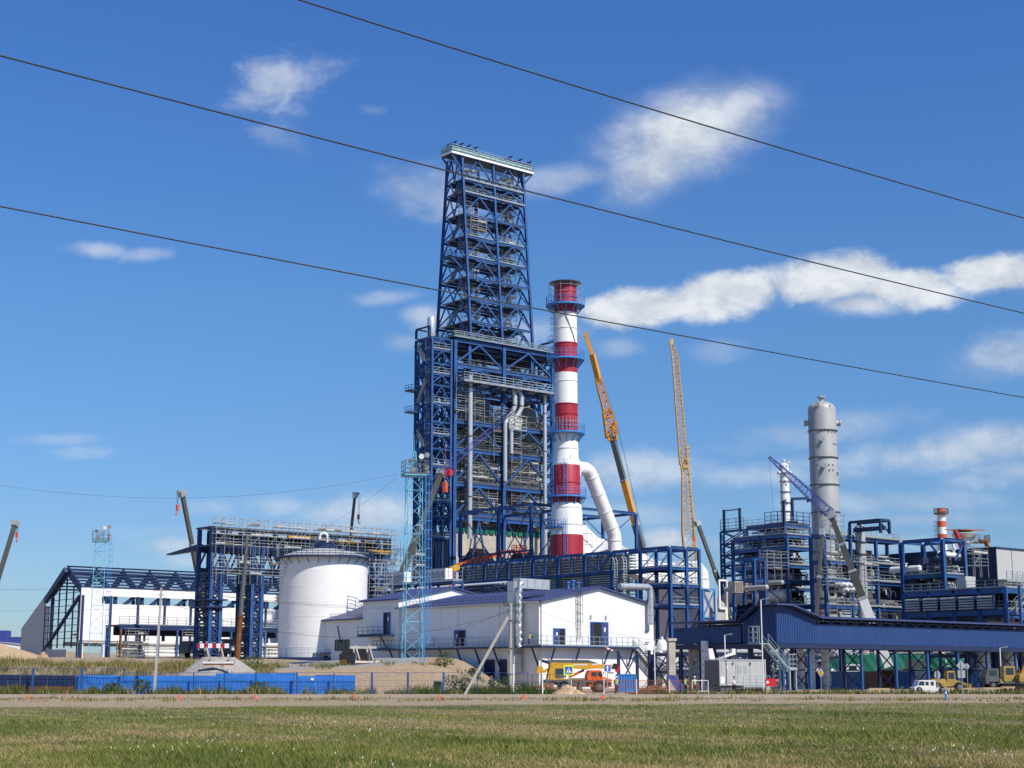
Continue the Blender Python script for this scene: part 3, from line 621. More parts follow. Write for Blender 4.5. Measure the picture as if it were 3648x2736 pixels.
# left stair tower
st = thing('stair_tower', 'narrow dark blue lattice stair tower at the left side of the coke drums', 'stair tower', O, TH)
sw = ax(qu('z2', 425), 0, 50); sdp = by(qu('z2', 165), 0, 50)
SZ = [0]+sorted(lz(zv(qv('z2', y), 307)) for y in (1590, 1430, 1320, 1190, 1060, 930, 830, 730, 600, 460, 380, 300, 200, 110))
frame(st, [0, sw], [0, sdp*.5, sdp], SZ, .6, .28, .45, 'blue_steel', 'fArAlAb/', .26, [(z, .1, .1, sw, sdp*.32) for z in SZ[1::2]]+[(z, .1, sdp*.75, sw, sdp) for z in SZ[2::2]], [(z, .0, -.15, sw, 2.0) for z in SZ[1::2]])
for k in range(len(SZ)-2):
    mb = MB(); za, zb_ = SZ[k]+.4, SZ[k+1]+.4; f = k % 2
    stair(mb, (1.2, sdp*(.3 if f else .75), za), (1.2, sdp*(.75 if f else .3), zb_), .9, (1, 0, 0)); stair(mb, (-.7, sdp*(.75 if f else .3), za), (-.7, sdp*(.3 if f else .75), zb_), .5, (1, 0, 0)) if k > 5 and k % 3 == 0 else None
    mb.build('stair_flight', 'deck_steel', st)
for zz in (SZ[10]-1, SZ[9]-1.5, SZ[11]-3.2): mb = MB(); mb.box(-2.2, sdp-1.5, zz, 0, sdp+.6, zz+.12); railing(mb, [(0, sdp-1.5, zz+.12), (-2.2, sdp-1.5, zz+.12), (-2.2, sdp+.6, zz+.12)], 1.1, 2, 1.2, .04); mb.build('side_balcony', 'blue_steel', st)
mb = MB(); mb.lathe([(.8, 0), (.82, .05), (.82, 3.9), (.72, 4.1), (.5, 4.2)], 20, (1.4, 2.2, SZ[-1]+.4)); mb.build('vent_drum', 'silver', st)
hz = SZ[-1]+.3
for (x, y) in ((0, sdp), (0, sdp-4.4), (sw, sdp)): mb = MB(); mb.ibeam((x, y, hz), (x, y, hz+1.9), .4, .4); mb.build('roof_post', 'dark_blue_steel', st)
mb = MB(); mb.ibeam((0, sdp-4.6, hz+2.0), (0, sdp+.2, hz+2.0), .25, .3); mb.ibeam((.15, sdp, hz+2.0), (sw+.2, sdp, hz+2.0), .25, .3); mb.build('roof_beam', 'dark_blue_steel', st)
# ---- concrete table under the drums
ct = thing('concrete_table', 'beige reinforced concrete table with flared columns under the coke drums', 'concrete structure', O, TH)
tz = lz(zv(1899, 315)); ob = lz(zv(1952, 314))
tx0 = ax(1592, 1.6, 25); tx1 = ax(2080, 1.6, 25)
mb = MB(); mb.box(tx0, 1.6, ob, tx1, 13, tz); mb.build('slab', 'concrete', ct)
mb = MB(); mb.box(tx0, 1.9, tz-7.4, tx0+.6, 3, tz-.1)
for (ua, ub) in ((1592, 1640), (1768, 1800), (1935, 1975), (2060, 2080)):
    xa, xb = ax(ua, 1.6, 20), ax(ub, 1.6, 20)
    for (yy, y2) in ((1.62, 5.4), (9.6, 12.98)):
        mb = MB(); fl = 2.6 if ua > 1600 else 0; mb.box(xa, yy, -.5, xb, y2, ob-2.8)
        mb.prism([(xa, yy, ob-2.8), (xb, yy, ob-2.8), (xb+2.6, yy, ob-.002), (xa-fl, yy, ob-.002)], (0, y2-yy, 0)); mb.build('column', 'concrete', ct)
mb = MB(); mb.box(tx0+3, 7.4, 0, tx1-3, 8.0, ob-1.5); mb.build('rear_wall', 'dark', ct)  # near-black sheet stands for the shade inside the table openings
mb = MB()
for z in (ob-3.2, ob-6.4, ob-9): mb.ibeam((tx0+4, 6.4, z), (tx1-4, 6.4, z), .4, .8)
mb.build('floor_beam', 'blue_steel', ct)
gn_ = MB()
for k in range(24): x = tx0+(tx1-tx0)*k/24; gn_.hexa([(x, 1.3, tz), (x+1.2, 1.25, tz), (x+1.2, 1.35, tz), (x, 1.4, tz), (x, 1.3, tz+1.1+.3*math.sin(k)), (x+1.2, 1.25, tz+1.1+.3*math.sin(k+1)), (x+1.2, 1.35, tz+1.1+.3*math.sin(k+1)), (x, 1.4, tz+1.1+.3*math.sin(k))])
gn_.build('edge_netting', 'green_net', ct)
# ---- drums
def drum(x, y, label, r=3.7):
    d = thing('coke_drum', label, 'drum', O+A*x+B*y, TH, 'coke drums inside the steel structure'); z0 = tz; zt_ = lz(zv(qv('z2', 560), 320))
    mb = MB(); mb.lathe([(r+.35, z0), (r+.35, z0+3.4), (r+.05, z0+3.5), (r, z0+4), (r, zt_-3), (r*.94, zt_-1.6), (r*.75, zt_-.5), (r*.4, zt_+.1), (.9, zt_+.25), (.9, zt_+1.2)], 36); mb.build('shell', 'drum_metal', d)
    for k in range(1, 6):
        zz = z0+4+(zt_-z0-8)*k/6; mb = MB(); mb.lathe([(r+.02, zz-.15), (r+.16, zz-.13), (r+.16, zz+.13), (r+.02, zz+.15)], 36, capb=False, capt=False); mb.build('band', 'drum_metal', d)
    return d
d1x = ax(qu('z2', 590), 7, 45); d2x = ax(qu('z2', 935), 7, 45)
for (x, y, lb) in ((d1x, 7.0, 'grey brown coke drum in the left bay, seen through scaffolding'), (d2x, 7.0, 'grey brown coke drum in the right bay beside the bent silver pipes')): drum(x, y, lb)
for (x, lb) in ((d1x, 'ringed pipe scaffold wrapped around the left coke drum'), (d2x, 'ringed pipe scaffold wrapped around the right coke drum')):
    s = thing('ring_scaffold', lb, 'scaffold', O+A*x+B*7.0, TH, 'scaffolds around the coke drums'); r0, r1 = 4.0, 5.3; mb = MB(); z1_ = lz(zv(qv('z2', 600), 320))
    for k in range(20):
        a = 6.283*k/20
        for rr in (r0+.1, r1): mb.bar((rr*math.cos(a), rr*math.sin(a), tz), (rr*math.cos(a), rr*math.sin(a), z1_), .08)
    mb.build('standard', 'galv', s)
    nz_ = int((z1_-tz)/2.0)
    for k in range(1, nz_):
        z = tz+k*2.0; mb = MB()
        for j in range(20):
            if random.random() < .28: continue
            a, b = 6.283*j/20, 6.283*(j+1)/20; mb.i = 1 if random.random() < .25 else 0
            c = [(r0*math.cos(a), r0*math.sin(a), z), (r1*math.cos(a), r1*math.sin(a), z), (r1*math.cos(b), r1*math.sin(b), z), (r0*math.cos(b), r0*math.sin(b), z)]; mb.hexa([V3(p) for p in c]+[V3(p)+ZZ*.07 for p in c])
        mb.build('platform', ['plank', 'dark_plank'], s)
        mb = MB()
        for hh in (.55, 1.05): mb.ring((0, 0, z+hh), r1+.05, .06, 20)
        mb.build('guard_rail', 'galv', s)
random.seed(21)
for i, (za, zb_) in enumerate(zip(LV[:-1], LV[1:])):
    for k in range(5): mb = MB(); z = za+(zb_-za)*random.uniform(.15, .9); y = random.choice((1.2, 2.0, 11.3, 12.0)); mb.tube((c0+.5, y, z), (c2-.5, y, z), random.uniform(.07, .2), 8); mb.build('pipe', random.choice(('galv', 'crane_grey', 'silver', 'dark_blue_steel')), dsr)
    for x in (c0+2.6, c1-3.2, c1+2.8, c2-2.8): mb = MB(); mb.bar((x, 11.4, za), (x+random.uniform(-1.5, 1.5), 11.4, zb_), .22); mb.build('sub_post', 'dark_blue_steel', dsr)
    for (xa, xb) in ((c0+1, c0+3.2), (c2-3.4, c2-1)): mb = MB(); mb.box(xa, 9.4, za+.5, xb, 11, za+random.uniform(1.8, 3.4)); mb.build('equipment_box', 'crane_grey', dsr)
    mb = MB(); stair(mb, (c1-2.2, 10.2, za+.5), (c1+2.2, 10.2, zb_+.4), .8, (0, 1, 0)); mb.build('stair_flight', 'deck_steel', dsr)
random.seed(22)
# ---- process pipes in front of the drums
def dpipe(pts, r, label, mat_='silver', bands=()):
    pts = [V3(p) for p in pts]; o = pts[0]; t_ = thing('process_pipe', label, 'pipe', O+A*o.x+B*o.y+ZZ*o.z, TH)
    mb = MB(); mb.path([p-o for p in pts], r, 14); mb.build('pipe', mat_, t_)
    for z in bands:
        mb = MB()
        for p, q_ in zip(pts[:-1], pts[1:]):
            if min(p.z, q_.z) <= z <= max(p.z, q_.z) and abs(p.z-q_.z) > .5: c = p.lerp(q_, (z-p.z)/(q_.z-p.z))-o; mb.tube(c-ZZ*.12, c+ZZ*.12, r+.05, 14); mb.build('flange', 'rust', t_); break
def PZ(y): return lz(zv(qv('z2', y), 312))
def PX(x, z=45): return ax(qu('z2', x), -1.2, z)
x = PX(572, 60); dpipe([(x, -1.2, PZ(1600)), (x, -1.2, PZ(385))], .50, 'long vertical silver pipe in front of the left coke drum', bands=(PZ(485), PZ(390), PZ(845), PZ(1290)))
x = PX(1127, 50); dpipe([(x, -1.0, PZ(1700)), (x, -1.0, PZ(465))], .42, 'long vertical silver pipe at the right bay beside the chimney', bands=(PZ(890), PZ(1325), PZ(600)))
x = PX(828, 45); dpipe([(x, -1.2, PZ(1160)), (x, -1.2, PZ(690))], .43, 'vertical silver pipe ending open beside the middle column', bands=(PZ(1155),))
x = PX(875, 45); dpipe([(x, -1.2, PZ(945)), (x, -1.2, PZ(700))], .40, 'short vertical silver pipe between middle column and right drum', bands=(PZ(942),))
for xx, lb in ((0, 'left of the two swan neck silver pipes bending down from the balcony'), (50, 'right of the two swan neck silver pipes bending down from the balcony')):
    dpipe([(PX(825+xx, 55), 1.5, PZ(465)), (PX(850+xx, 57), -.6, PZ(450)), (PX(878+xx, 57), -1.5, PZ(462)), (PX(888+xx, 55), -1.7, PZ(500)), (PX(889+xx, 55), -1.7, PZ(580)), (PX(875+xx, 55), -1.5, PZ(625)), (PX(842+xx, 55), -1.2, PZ(680)), (PX(832+xx, 55), -1.2, PZ(715))], .52, lb, bands=(PZ(575),))
hp = thing('valve_hood', 'pale blocky hood at the foot of the two swan neck pipes', 'hood', O+A*PX(905, 50)+B*-1.4+ZZ*PZ(760), TH); mb = MB(); mb.prism([(-1.8, 0, .6), (-.9, 0, 0), (1.2, 0, .2), (1.9, 0, 2.6), (-1.5, 0, 2.9)], (0, 2.2, 0)); mb.build('casing', 'plank', hp); mb = MB(); railing(mb, [(-2.2, -.5, 0), (2.4, -.5, 0)], 3, 4, 1.5, .05); mb.build('guard_rail', 'galv', hp)
for (xa, ya, za, n_, lb) in ((PX(470), -1, PZ(735), 3, 'pipe scaffold on the balcony left of the long silver pipe'), (PX(600), .2, PZ(1430), 4, 'pipe scaffold under the left coke drum in front'), (PX(910), .2, PZ(1430), 5, 'pipe scaffold in front of the right coke drum'), (PX(760), -.6, PZ(1000), 4, 'pipe scaffold beside the middle column')):
    scaffold('scaffold', lb, O+A*xa+B*ya+ZZ*za, TH, [0, 2.4, 4.8, 7.2], [0, 1.4], 0, n_*2.6, 2.0, 'scaffolds inside the drum structure', .5)
for k in range(7):
    random.seed(30+k); x = c0+2+(c2-c0-4)*k/6; y = 11.2+random.random()*.8; dpipe([(x, y, tz), (x, y, LV[5]-random.random()*8)], .3+.25*random.random(), 'grey riser pipe standing behind the coke drums, '+['first', 'second', 'third', 'fourth', 'fifth', 'sixth', 'seventh'][k]+' from the left', 'grey_vessel')
random.seed(11)
# ---------------------------------------------------------------- drilling derrick on top
DX0, DX1 = ax(1677, 1.0, 69.5), ax(1899, 1.0, 69.5); DM = (DX0+DX1)/2; dz0 = LV[6]+.64; O2 = O+ZZ*0
DT = lz(zv(558, 316.9))
def dw(p):                             # the derrick leans in: depth shrinks towards the top
    t = (p[2]-dz0)/(DT-dz0); y0, y1 = 1.0+3.3*t, 12.6-3.45*t; return Vector((p[0], y0+(y1-y0)*p[1], p[2]))
dr = thing('drilling_derrick', 'tall blue lattice derrick tapering upward on top of the drum structure', 'derrick', O, TH)
DL = [dz0]+sorted(lz(zv(qv('z1', y), 314+1.5*k/9)) for k, y in enumerate((1440, 1270, 1110, 960, 805, 640, 480, 385)))+[DT]
frame(dr, [DX0, DM, DX1], [0, .5, 1], DL, .62, .32, .6, 'blue_steel', 'fAbAlArA', .34, [], [], warp=dw, skipcol=((DM, .5), (DX0, .5), (DX1, .5)))
for k, z in enumerate(DL[1:-1]):
    mb = MB()
    for (xa, xb, ya, yb) in ((DX0+.3, DX1-.3, .03, .24), (DX0+.3, DX1-.3, .74, .97), (DX0+.3, DX0+4.2, .24, .74), (DX1-4.2, DX1-.3, .24, .74)):
        c = [dw((p, r, z+.33)) for p, r in ((xa, ya), (xb, ya), (xb, yb), (xa, yb))]; mb.hexa(c+[p+ZZ*.1 for p in c])
    if k >= 6: a, b = dw((DX0+.2, 0, z+.3)), dw((DX1-.2, 0, z+.3)); mb.bar(a-Vector((0, .28, 0)), b-Vector((0, .28, 0)), .06, .35)
    mb.build('deck', 'deck_steel', dr)
    if k >= 6 or k in (3, 4): mb = MB(dw); railing(mb, [(DX0+.4, .02, z+.43), (DX1-.4, .02, z+.43)], 1.1, 2, 1.8, .03); mb.build('railing', 'rail', dr)
    mb = MB(dw)
    for yy in (.25, .5, .75): mb.bar((DX0+.3, yy, z-.1), (DX1-.3, yy, z-.1), .25, .5)
    for xx in (DX0+4.5, DX1-4.5): mb.bar((xx, .03, z-.55), (xx, .97, z-.55), .25, .45)
    mb.bar((DX0+4.5, .3, z), (DX0+4.5, .3, DL[k]), .22); mb.bar((DM+.8, .6, z), (DM+2.4, .3, DL[k]), .2); mb.build('inner_beam', 'dark_blue_steel', dr)
for x0_ in (DX0+1.0, DX1-4.2):
    for k in range(len(DL)-2):
        mb = MB(); z0, z1 = DL[k]+.4, DL[k+1]+.4; f = k % 2; ys_ = [dw((0, .4, z0)).y, dw((0, .75, z0)).y]; stair(mb, (x0_+(0 if f else 2.8), ys_[f], z0), (x0_+(2.8 if f else 0), ys_[f], z1), .8, (0, 1, 0)); mb.build('stair_flight', 'deck_steel', dr)
zz = DL[4]; mb = MB(); yA = dw((0, .1, zz)).y; mb.box(DX0-3.4, yA, zz-.15, DX0-.35, yA+3.6, zz); railing(mb, [(DX0-.4, yA, zz), (DX0-3.3, yA, zz), (DX0-3.3, yA+3.5, zz)], 1.2, 2, 1.2, .05); mb.bar((DX0, yA+.3, zz-2.5), (DX0-3.2, yA+.3, zz-.2), .25); mb.build('side_balcony', 'blue_steel', dr)
pc = thing('derrick_crown', 'top platform of the derrick with white edge and davit frames', 'platform', O+A*(DM-.2)+B*5.7+ZZ*(DT-.25), TH); hw = (DX1-DX0)/2+2.8
mb = MB(); mb.box(-hw, -1.9, .02, hw, 1.9, .4); mb.build('deck', 'dark_blue_steel', pc); mb = MB(); mb.box(-hw-.06, -2.02, .05, hw+.06, -1.9, .5); mb.box(-hw-.12, -1.9, .05, -hw-.0, 1.9, .5); mb.build('edge_trim', 'white_paint', pc)
mb = MB(); railing(mb, [(-hw, 1.85, .4), (-hw, -1.85, .4), (hw, -1.85, .4), (hw, 1.85, .4)], 1.7, 3, 1.5, .05); mb.build('railing', 'rail', pc)
mb = MB(); mb.box(-hw+.3, -1.76, .75, hw-.3, -1.72, 1.7); mb.box(-hw+.08, -1.7, .75, -hw+.12, 1.7, 1.7); mb.build('screen', mat('pale_screen', (.35, .52, .47), .5, 0, .3, 1.2), pc)
for (xs_, yy) in (((-hw+1.2, -hw+3.0, -hw+4.9, -hw+6.8), -1.3), ((hw-6.0, hw-3.2, hw-.6), -1.3)):
    for x in xs_:
        mb = MB(); mb.bar((x, yy, .4), (x, yy, 2.7), .2); mb.bar((x, yy+2.4, .4), (x, yy+2.4, 2.7), .2); mb.bar((x, yy-.8, 2.82), (x, yy+2.8, 2.82), .16, .24); mb.build('davit', 'blue_steel', pc)
    mb = MB(); mb.ibeam((xs_[0]-.6, yy+.6, 2.5), (xs_[-1]+.9, yy+.6, 2.5), .2, .3); mb.build('runway_beam', 'blue_steel', pc)
for s in (-1, 1):
    for y in (-1.6, 1.6): mb = MB(); mb.bar((s*(hw-2.7), y, -2.9), (s*(hw-.1), y, -.05), .3); mb.build('bracket', 'blue_steel', pc)
for (xx, t0, lb, za, zb_) in ((DX0+1.4, .26, 'thin scaffold column inside the left half of the derrick', DL[0], DT-1), (DX1-5.0, .30, 'thin scaffold column inside the right half of the derrick', DL[0], DT-1)):
    wf = lambda p, t0=t0: Vector((p[0], dw((0, t0, p[2])).y+p[1], p[2]))
    s = thing('scaffold', lb, 'scaffold', O, TH, 'scaffold columns inside the derrick'); scaffold('', '', None, 0, [xx, xx+1.8, xx+3.6], [0, 1.8], za, zb_, 2.0, None, .8, s, .038, True, wf)
s = thing('scaffold', 'small scaffold platform on the front of the derrick at mid height', 'scaffold', O, TH); scaffold('', '', None, 0, [DX0+1.2, DX0+3.2, DX0+5.4], [dw((0, 0, DL[5])).y-.2, dw((0, 0, DL[5])).y+1.6], DL[5], DL[5]+4.4, 1.8, None, 1.0, s)
# ---------------------------------------------------------------- chimney
CY_ = 283.0; cp = at(2018, 1700, CY_); CB = Vector((cp.x, CY_, 2.0)); chm = thing('chimney', 'tall red and white banded chimney with blue ring platforms', 'chimney', CB)
def hz(v): return zv(v, CY_)-CB.z
pxm = lambda v: (CY_*CP+(zv(v, CY_)-H)*SP)/F   # metres per photo pixel at that height
RAD = [(2200, 59), (1915, 59), (1900, 57), (1830, 56), (1800, 52), (1790, 49.5), (1660, 48.5), (1650, 44), (1545, 41.5), (1230, 41), (1118, 41), (1100, 40), (1019, 39.5)]
def rad(v):
    for (a, ra), (b, rb) in zip(RAD[:-1], RAD[1:]):
        if a >= v >= b: return (ra+(rb-ra)*(a-v)/(a-b))*pxm(v)
BANDS = [(2200, 1907, 'red_paint'), (1907, 1793, 'white_paint'), (1793, 1659, 'red_paint'), (1659, 1540, 'white_paint'), (1540, 1441, 'red_paint'), (1441, 1331, 'white_paint'), (1331, 1225, 'red_paint'), (1225, 1118, 'white_paint'), (1118, 1019, 'red_paint')]
for (a, b, m) in BANDS:
    vs_ = sorted(set([a, b]+[r for r, _ in RAD if b < r < a]), reverse=True); prof = [(rad(v)+.001, hz(v)) for v in vs_]; 
    mb = MB(); mb.lathe(prof, 48, capb=(a == 2200), capt=False); mb.build('shell_band', m, chm)
for v in (1870, 1810, 1722, 1655, 1600, 1541, 1478, 1442, 1360, 1300, 1226, 1172, 1119, 1060):
    mb = MB(); r = rad(v); z = hz(v); mb.lathe([(r, z-.09), (r+.09, z-.08), (r+.09, z+.08), (r, z+.09)], 48, capb=False, capt=False); mb.build('joint_flange', 'white_paint' if any(b < v < a and m == 'white_paint' for a, b, m in BANDS) else 'red_paint', chm)
z = hz(1019); r = rad(1019); mb = MB(); mb.lathe([(r*.96, z-.6), (r*.96, z+.15), (r*1.42, z+.4), (r*1.45, z+.52), (r*.75, z+.8), (r*.7, z+.85)], 40); mb.build('cap_hood', 'crane_grey', chm)
for v, ro in ((1091, 1.72), (1283, 1.62), (1545, 1.60), (1772, 1.42)):
    r = rad(v); z = hz(v); R_ = r*ro; mb = MB(); mb.lathe([(r+.02, z-.08), (R_, z-.08), (R_, z+.05), (r+.02, z+.05)], 32, capb=False, capt=False); mb.ring((0, 0, z+.02), R_+.02, .3, 32, tw=.05)
    for hh in (.55, 1.15, 1.6): mb.ring((0, 0, z+hh), R_, .05, 32, tw=.05)
    for k in range(24): a = 6.283*k/24; mb.bar((R_*math.cos(a), R_*math.sin(a), z), (R_*math.cos(a), R_*math.sin(a), z+1.6), .05)
    for k in range(12): a = 6.283*k/12; mb.bar((r*math.cos(a), r*math.sin(a), z-1.6), (R_*.97*math.cos(a), R_*.97*math.sin(a), z-.1), .14)
    mb.build('ring_platform', 'light_blue_steel', chm)
mb = MB(); a0 = math.radians(200); d_ = (-math.sin(a0), math.cos(a0), 0); s_ = (math.cos(a0), math.sin(a0), 0)
for (va, vb) in ((1772, 1545), (1545, 1283), (1283, 1091)): r = rad(va)+.15; ladder(mb, (s_[0]*r, s_[1]*r, hz(va)), hz(vb)+1.2, d_, .6, True, s_); 
mb.build('caged_ladder', 'light_blue_steel', chm)
mb = MB(); a1 = math.radians(264); d1 = (-math.sin(a1), math.cos(a1), 0); s1 = (math.cos(a1), math.sin(a1), 0)
for (va, vb) in ((2040, 1850), (1790, 1640)): r = rad(va)+.14; ladder(mb, (s1[0]*r, s1[1]*r, hz(va)), hz(vb), d1, .6, True, s1)
mb.build('caged_ladder', 'light_blue_steel', chm)
r = rad(1885); z = hz(1885); mb = MB(); a_, b_ = math.radians(175), math.radians(255)
for k in range(8):
    p, q_ = a_+(b_-a_)*k/8, a_+(b_-a_)*(k+1)/8; R_ = r+1.1; c = [((r+.02)*math.cos(p), (r+.02)*math.sin(p), z), (R_*math.cos(p), R_*math.sin(p), z), (R_*math.cos(q_), R_*math.sin(q_), z), ((r+.02)*math.cos(q_), (r+.02)*math.sin(q_), z)]; mb.hexa([V3(p_) for p_ in c]+[V3(p_)+ZZ*.1 for p_ in c])
    railing(mb, [(R_*math.cos(p), R_*math.sin(p), z+.1), (R_*math.cos(q_), R_*math.sin(q_), z+.1)], 1.2, 2, 1, .04)
mb.build('service_balcony', 'light_blue_steel', chm)
mb = MB(); r = rad(1520); z = hz(1520)
for k in range(13): a = math.radians(180+15*k); mb.bar(((r+.3)*math.cos(a), (r+.3)*math.sin(a), z-1.2), ((r+.3)*math.cos(a), (r+.3)*math.sin(a), z+1.6), .06)
for hh in (0, .8): mb.ring((0, 0, z+hh), r+.3, .06, 24, math.pi, 2*math.pi)
mb.build('lifting_lugs', 'galv', chm)
mb = MB(); pts = []
for k in range(14): v = 1095+10*k; a = math.radians(250+5.5*k); r = rad(v)+.09; pts.append((r*math.cos(a), r*math.sin(a), hz(v)))
mb.path(pts, .09, 6); mb.build('shadow_line', 'drum_metal', chm)  # dark tube laid on the shell as a helical cast shadow line
s = thing('scaffold', 'small scaffold around the red top of the chimney', 'scaffold', CB+ZZ*hz(1091)); mb = MB(); 
for k in range(10): a = 6.283*k/10; mb.bar((3.1*math.cos(a), 3.1*math.sin(a), 0), (3.1*math.cos(a), 3.1*math.sin(a), 4.0), .05)
for hh in (2.4, 3.6): mb.ring((0, 0, hh), 3.1, .05, 10, tw=.05)
mb.build('tube_frame', 'galv', s)
# ---- white flue pipe leaving the chimney
fp = thing('flue_pipe', 'fat white flue pipe elbowing down from the chimney to the furnace', 'pipe', CB, TH)
def fpx(xb, yb): u, v = q('b2', xb, yb); 
def fpl(xb, yb):
    u, v = q('b2', xb, yb); L = along(Vector((CB.x, CB.y, zv(v, CY_+4))), A, u); z = zv(v, CB.y+L*math.sin(TH))-CB.z; return Vector((L, 0, z))
r = 1.28; pts = [fpl(322, 236), fpl(400, 232), fpl(450, 236), fpl(492, 268), fpl(525, 335), fpl(755, 925), fpl(788, 1010), fpl(797, 1085), fpl(797, 1350)]
mb = MB(); mb.path(pts, r, 28); mb.build('pipe', 'white_paint', fp)
for (p, q_) in ((pts[4], pts[5]),):
    for t in (.0, .33, .68, 1.0): c = p.lerp(q_, t); d = (q_-p).normalized(); mb = MB(); mb.tube(c-d*.1, c+d*.1, r+.1, 28); mb.build('flange', 'white_cement', fp)
mb = MB(); c = pts[7]; mb.tube(c-ZZ*.1, c+ZZ*.1, r+.1, 28); mb.build('flange', 'white_cement', fp)
bx = fpl(268, 230); mb = MB(); hh = 2.0; x1 = pts[0].x+.5; mb.hexa([(bx.x-1.6, -1.9, bx.z-hh), (bx.x+.2, -1.9, bx.z-hh), (bx.x+.2, 1.9, bx.z-hh), (bx.x-1.6, 1.9, bx.z-hh), (bx.x-1.6, -1.9, bx.z+hh), (bx.x+.2, -1.9, bx.z+hh), (bx.x+.2, 1.9, bx.z+hh), (bx.x-1.6, 1.9, bx.z+hh)])
mb.hexa([(bx.x+.2, -1.85, bx.z-hh+.05), (x1, -1.2, bx.z-1.2), (x1, 1.2, bx.z-1.2), (bx.x+.2, 1.85, bx.z-hh+.05), (bx.x+.2, -1.85, bx.z+hh-.05), (x1, -1.2, bx.z+1.2), (x1, 1.2, bx.z+1.2), (bx.x+.2, 1.85, bx.z+hh-.05)]); mb.build('inlet_box', 'white_paint', fp)
mb = MB(); mb.box(bx.x-1.75, -2.1, bx.z-hh-.2, bx.x-1.55, 2.1, bx.z+hh+.2); mb.build('collar', 'drum_metal', fp)
mb = MB(); zq = bx.z-hh; mb.hexa([(bx.x-1.9, -.8, zq-4), (bx.x-1.4, -.8, zq-4), (bx.x-1.4, .8, zq-4), (bx.x-1.9, .8, zq-4), (bx.x-1.9, -1.5, zq-.3), (bx.x+.6, -1.5, zq-.3), (bx.x+.6, 1.5, zq-.3), (bx.x-1.9, 1.5, zq-.3)]); mb.build('bracket', 'red_paint', fp)
# ---------------------------------------------------------------- portal frame in front of the drum structure
kp = at(qu('z3', 868), qv('z3', 100), 285); KO = Vector((kp.x, kp.y, 2.5)); kf = thing('portal_frame', 'open dark blue portal frame between the white building and the chimney', 'steel structure', KO, TH)
kz = zv(qv('z3', 100), 285)-KO.z; kb = by(qu('z3', 312), 0, kz, KO); ka = ax(qu('z3', 1695), 0, kz, KO)
KZ = [0, kz-12.0, kz-8.6, kz]
frame(kf, [0, ka*.40, ka], [0, kb*.45, kb], [0, kz-17, kz-11.0, kz], .62, .34, .6, 'blue_steel', 'lXfX', .2, inner=True)
for x in (0, ka*.40):                  # lattice girders of the crane level
    mb = MB(); n_ = 14; z0, z1 = kz-11, kz-8.4; mb.bar((x, .4, z1), (x, kb-.4, z1), .3)
    for k in range(n_): y0, y1 = .4+(kb-.8)*k/n_, .4+(kb-.8)*(k+1)/n_; mb.bar((x, y0, z0 if k % 2 else z1), (x, y1, z1 if k % 2 else z0), .16)
    mb.build('lattice_girder', 'dark_blue_steel', kf)
# ---------------------------------------------------------------- white furnace ducts
def duct(name, label, pts_b2, Y, dep, mat_='white_panel', ribs=(), cat='duct', base=None):
    """side profile of a duct drawn from the photo at its own distance, given real depth along the plant axis"""
    W_ = []
    P0 = at(*q('b2', *pts_b2[0]), Y)
    for (x, y) in pts_b2:
        u, v = q('b2', x, y); L = along(Vector((P0.x, P0.y, zv(v, Y))), A, u); W_.append(Vector((L, 0, zv(v, P0.y+L*math.sin(TH)))))
    zb = min(w.z for w in W_); o = thing(name, label, cat, Vector((P0.x, P0.y, zb)), TH); W_ = [w-ZZ*zb for w in W_]
    mb = MB(); mb.prism(W_, (0, dep, 0)); mb.build('casing', mat_, o)
    xs_ = [w.x for w in W_]; x0_, x1_ = min(xs_), max(xs_)
    def span(x):
        c = []
        for p, r_ in zip(W_, W_[1:]+W_[:1]):
            if (p.x-x)*(r_.x-x) <= 0 and abs(p.x-r_.x) > 1e-6: c.append(p.z+(r_.z-p.z)*(x-p.x)/(r_.x-p.x))
        return (min(c), max(c)) if len(c) > 1 else None
    n_ = ribs if isinstance(ribs, int) else 0
    for k in range(1, n_):
        x = x0_+(x1_-x0_)*k/n_; s_ = span(x)
        if s_: mb = MB(); mb.box(x-.09, -.14, s_[0]+.02, x+.09, -.002, s_[1]-.02); mb.build('stiffener', 'white_cement', o)
    if n_:
        mb = MB(); zt = max(w.z for w in W_)
        for k in range(1, 5):
            z = zt*k/5; xs2 = [x0_+(x1_-x0_)*j/40 for j in range(41)]
            for a, b in zip(xs2[:-1], xs2[1:]):
                sa, sb_ = span(a+.001), span(b-.001)
                if sa and sb_ and sa[0] < z < sa[1] and sb_[0] < z < sb_[1]: mb.box(a+.0, -.11, z-.06, b, -.001, z+.06)
        if mb.f: mb.build('stiffener', 'white_cement', o)
    return o
duct('flue_duct', 'white ribbed stepped flue duct right behind the red chimney base', [(415, 1500), (415, 860), (445, 880), (495, 945), (600, 1045), (700, 1075), (760, 1090), (760, 1500)], 296, 4.5, ribs=6)
duct('flue_duct', 'white sloping hood right of the vertical flue pipe', [(700, 1420), (700, 1215), (850, 1100), (890, 1150), (1010, 1200), (1120, 1240), (1120, 1420)], 292, 6, ribs=4)
duct('flue_duct', 'large white duct sloping down to the right behind the pipe rack', [(880, 1250), (1150, 1235), (1220, 1290), (1450, 1370), (1500, 1420), (1500, 1640), (1370, 1610), (1030, 1470), (870, 1440)], 266, 3.0, ribs=8)
fz = duct('furnace_casing', 'white panelled furnace casing with sloped shoulders right of the pipe rack', [(1520, 2350), (1520, 1400), (1640, 1320), (1800, 1320), (1900, 1440), (1915, 1590), (1915, 2350)], 272, 7, 'white_panel', 5, 'furnace')
f2 = at(qu('z7', 100), qv('z7', 735), 262); fo = thing('furnace_casing', 'grey white boxy furnace section with blue cross braces behind the covered gallery', 'furnace', Vector((f2.x, f2.y, 2)), TH)
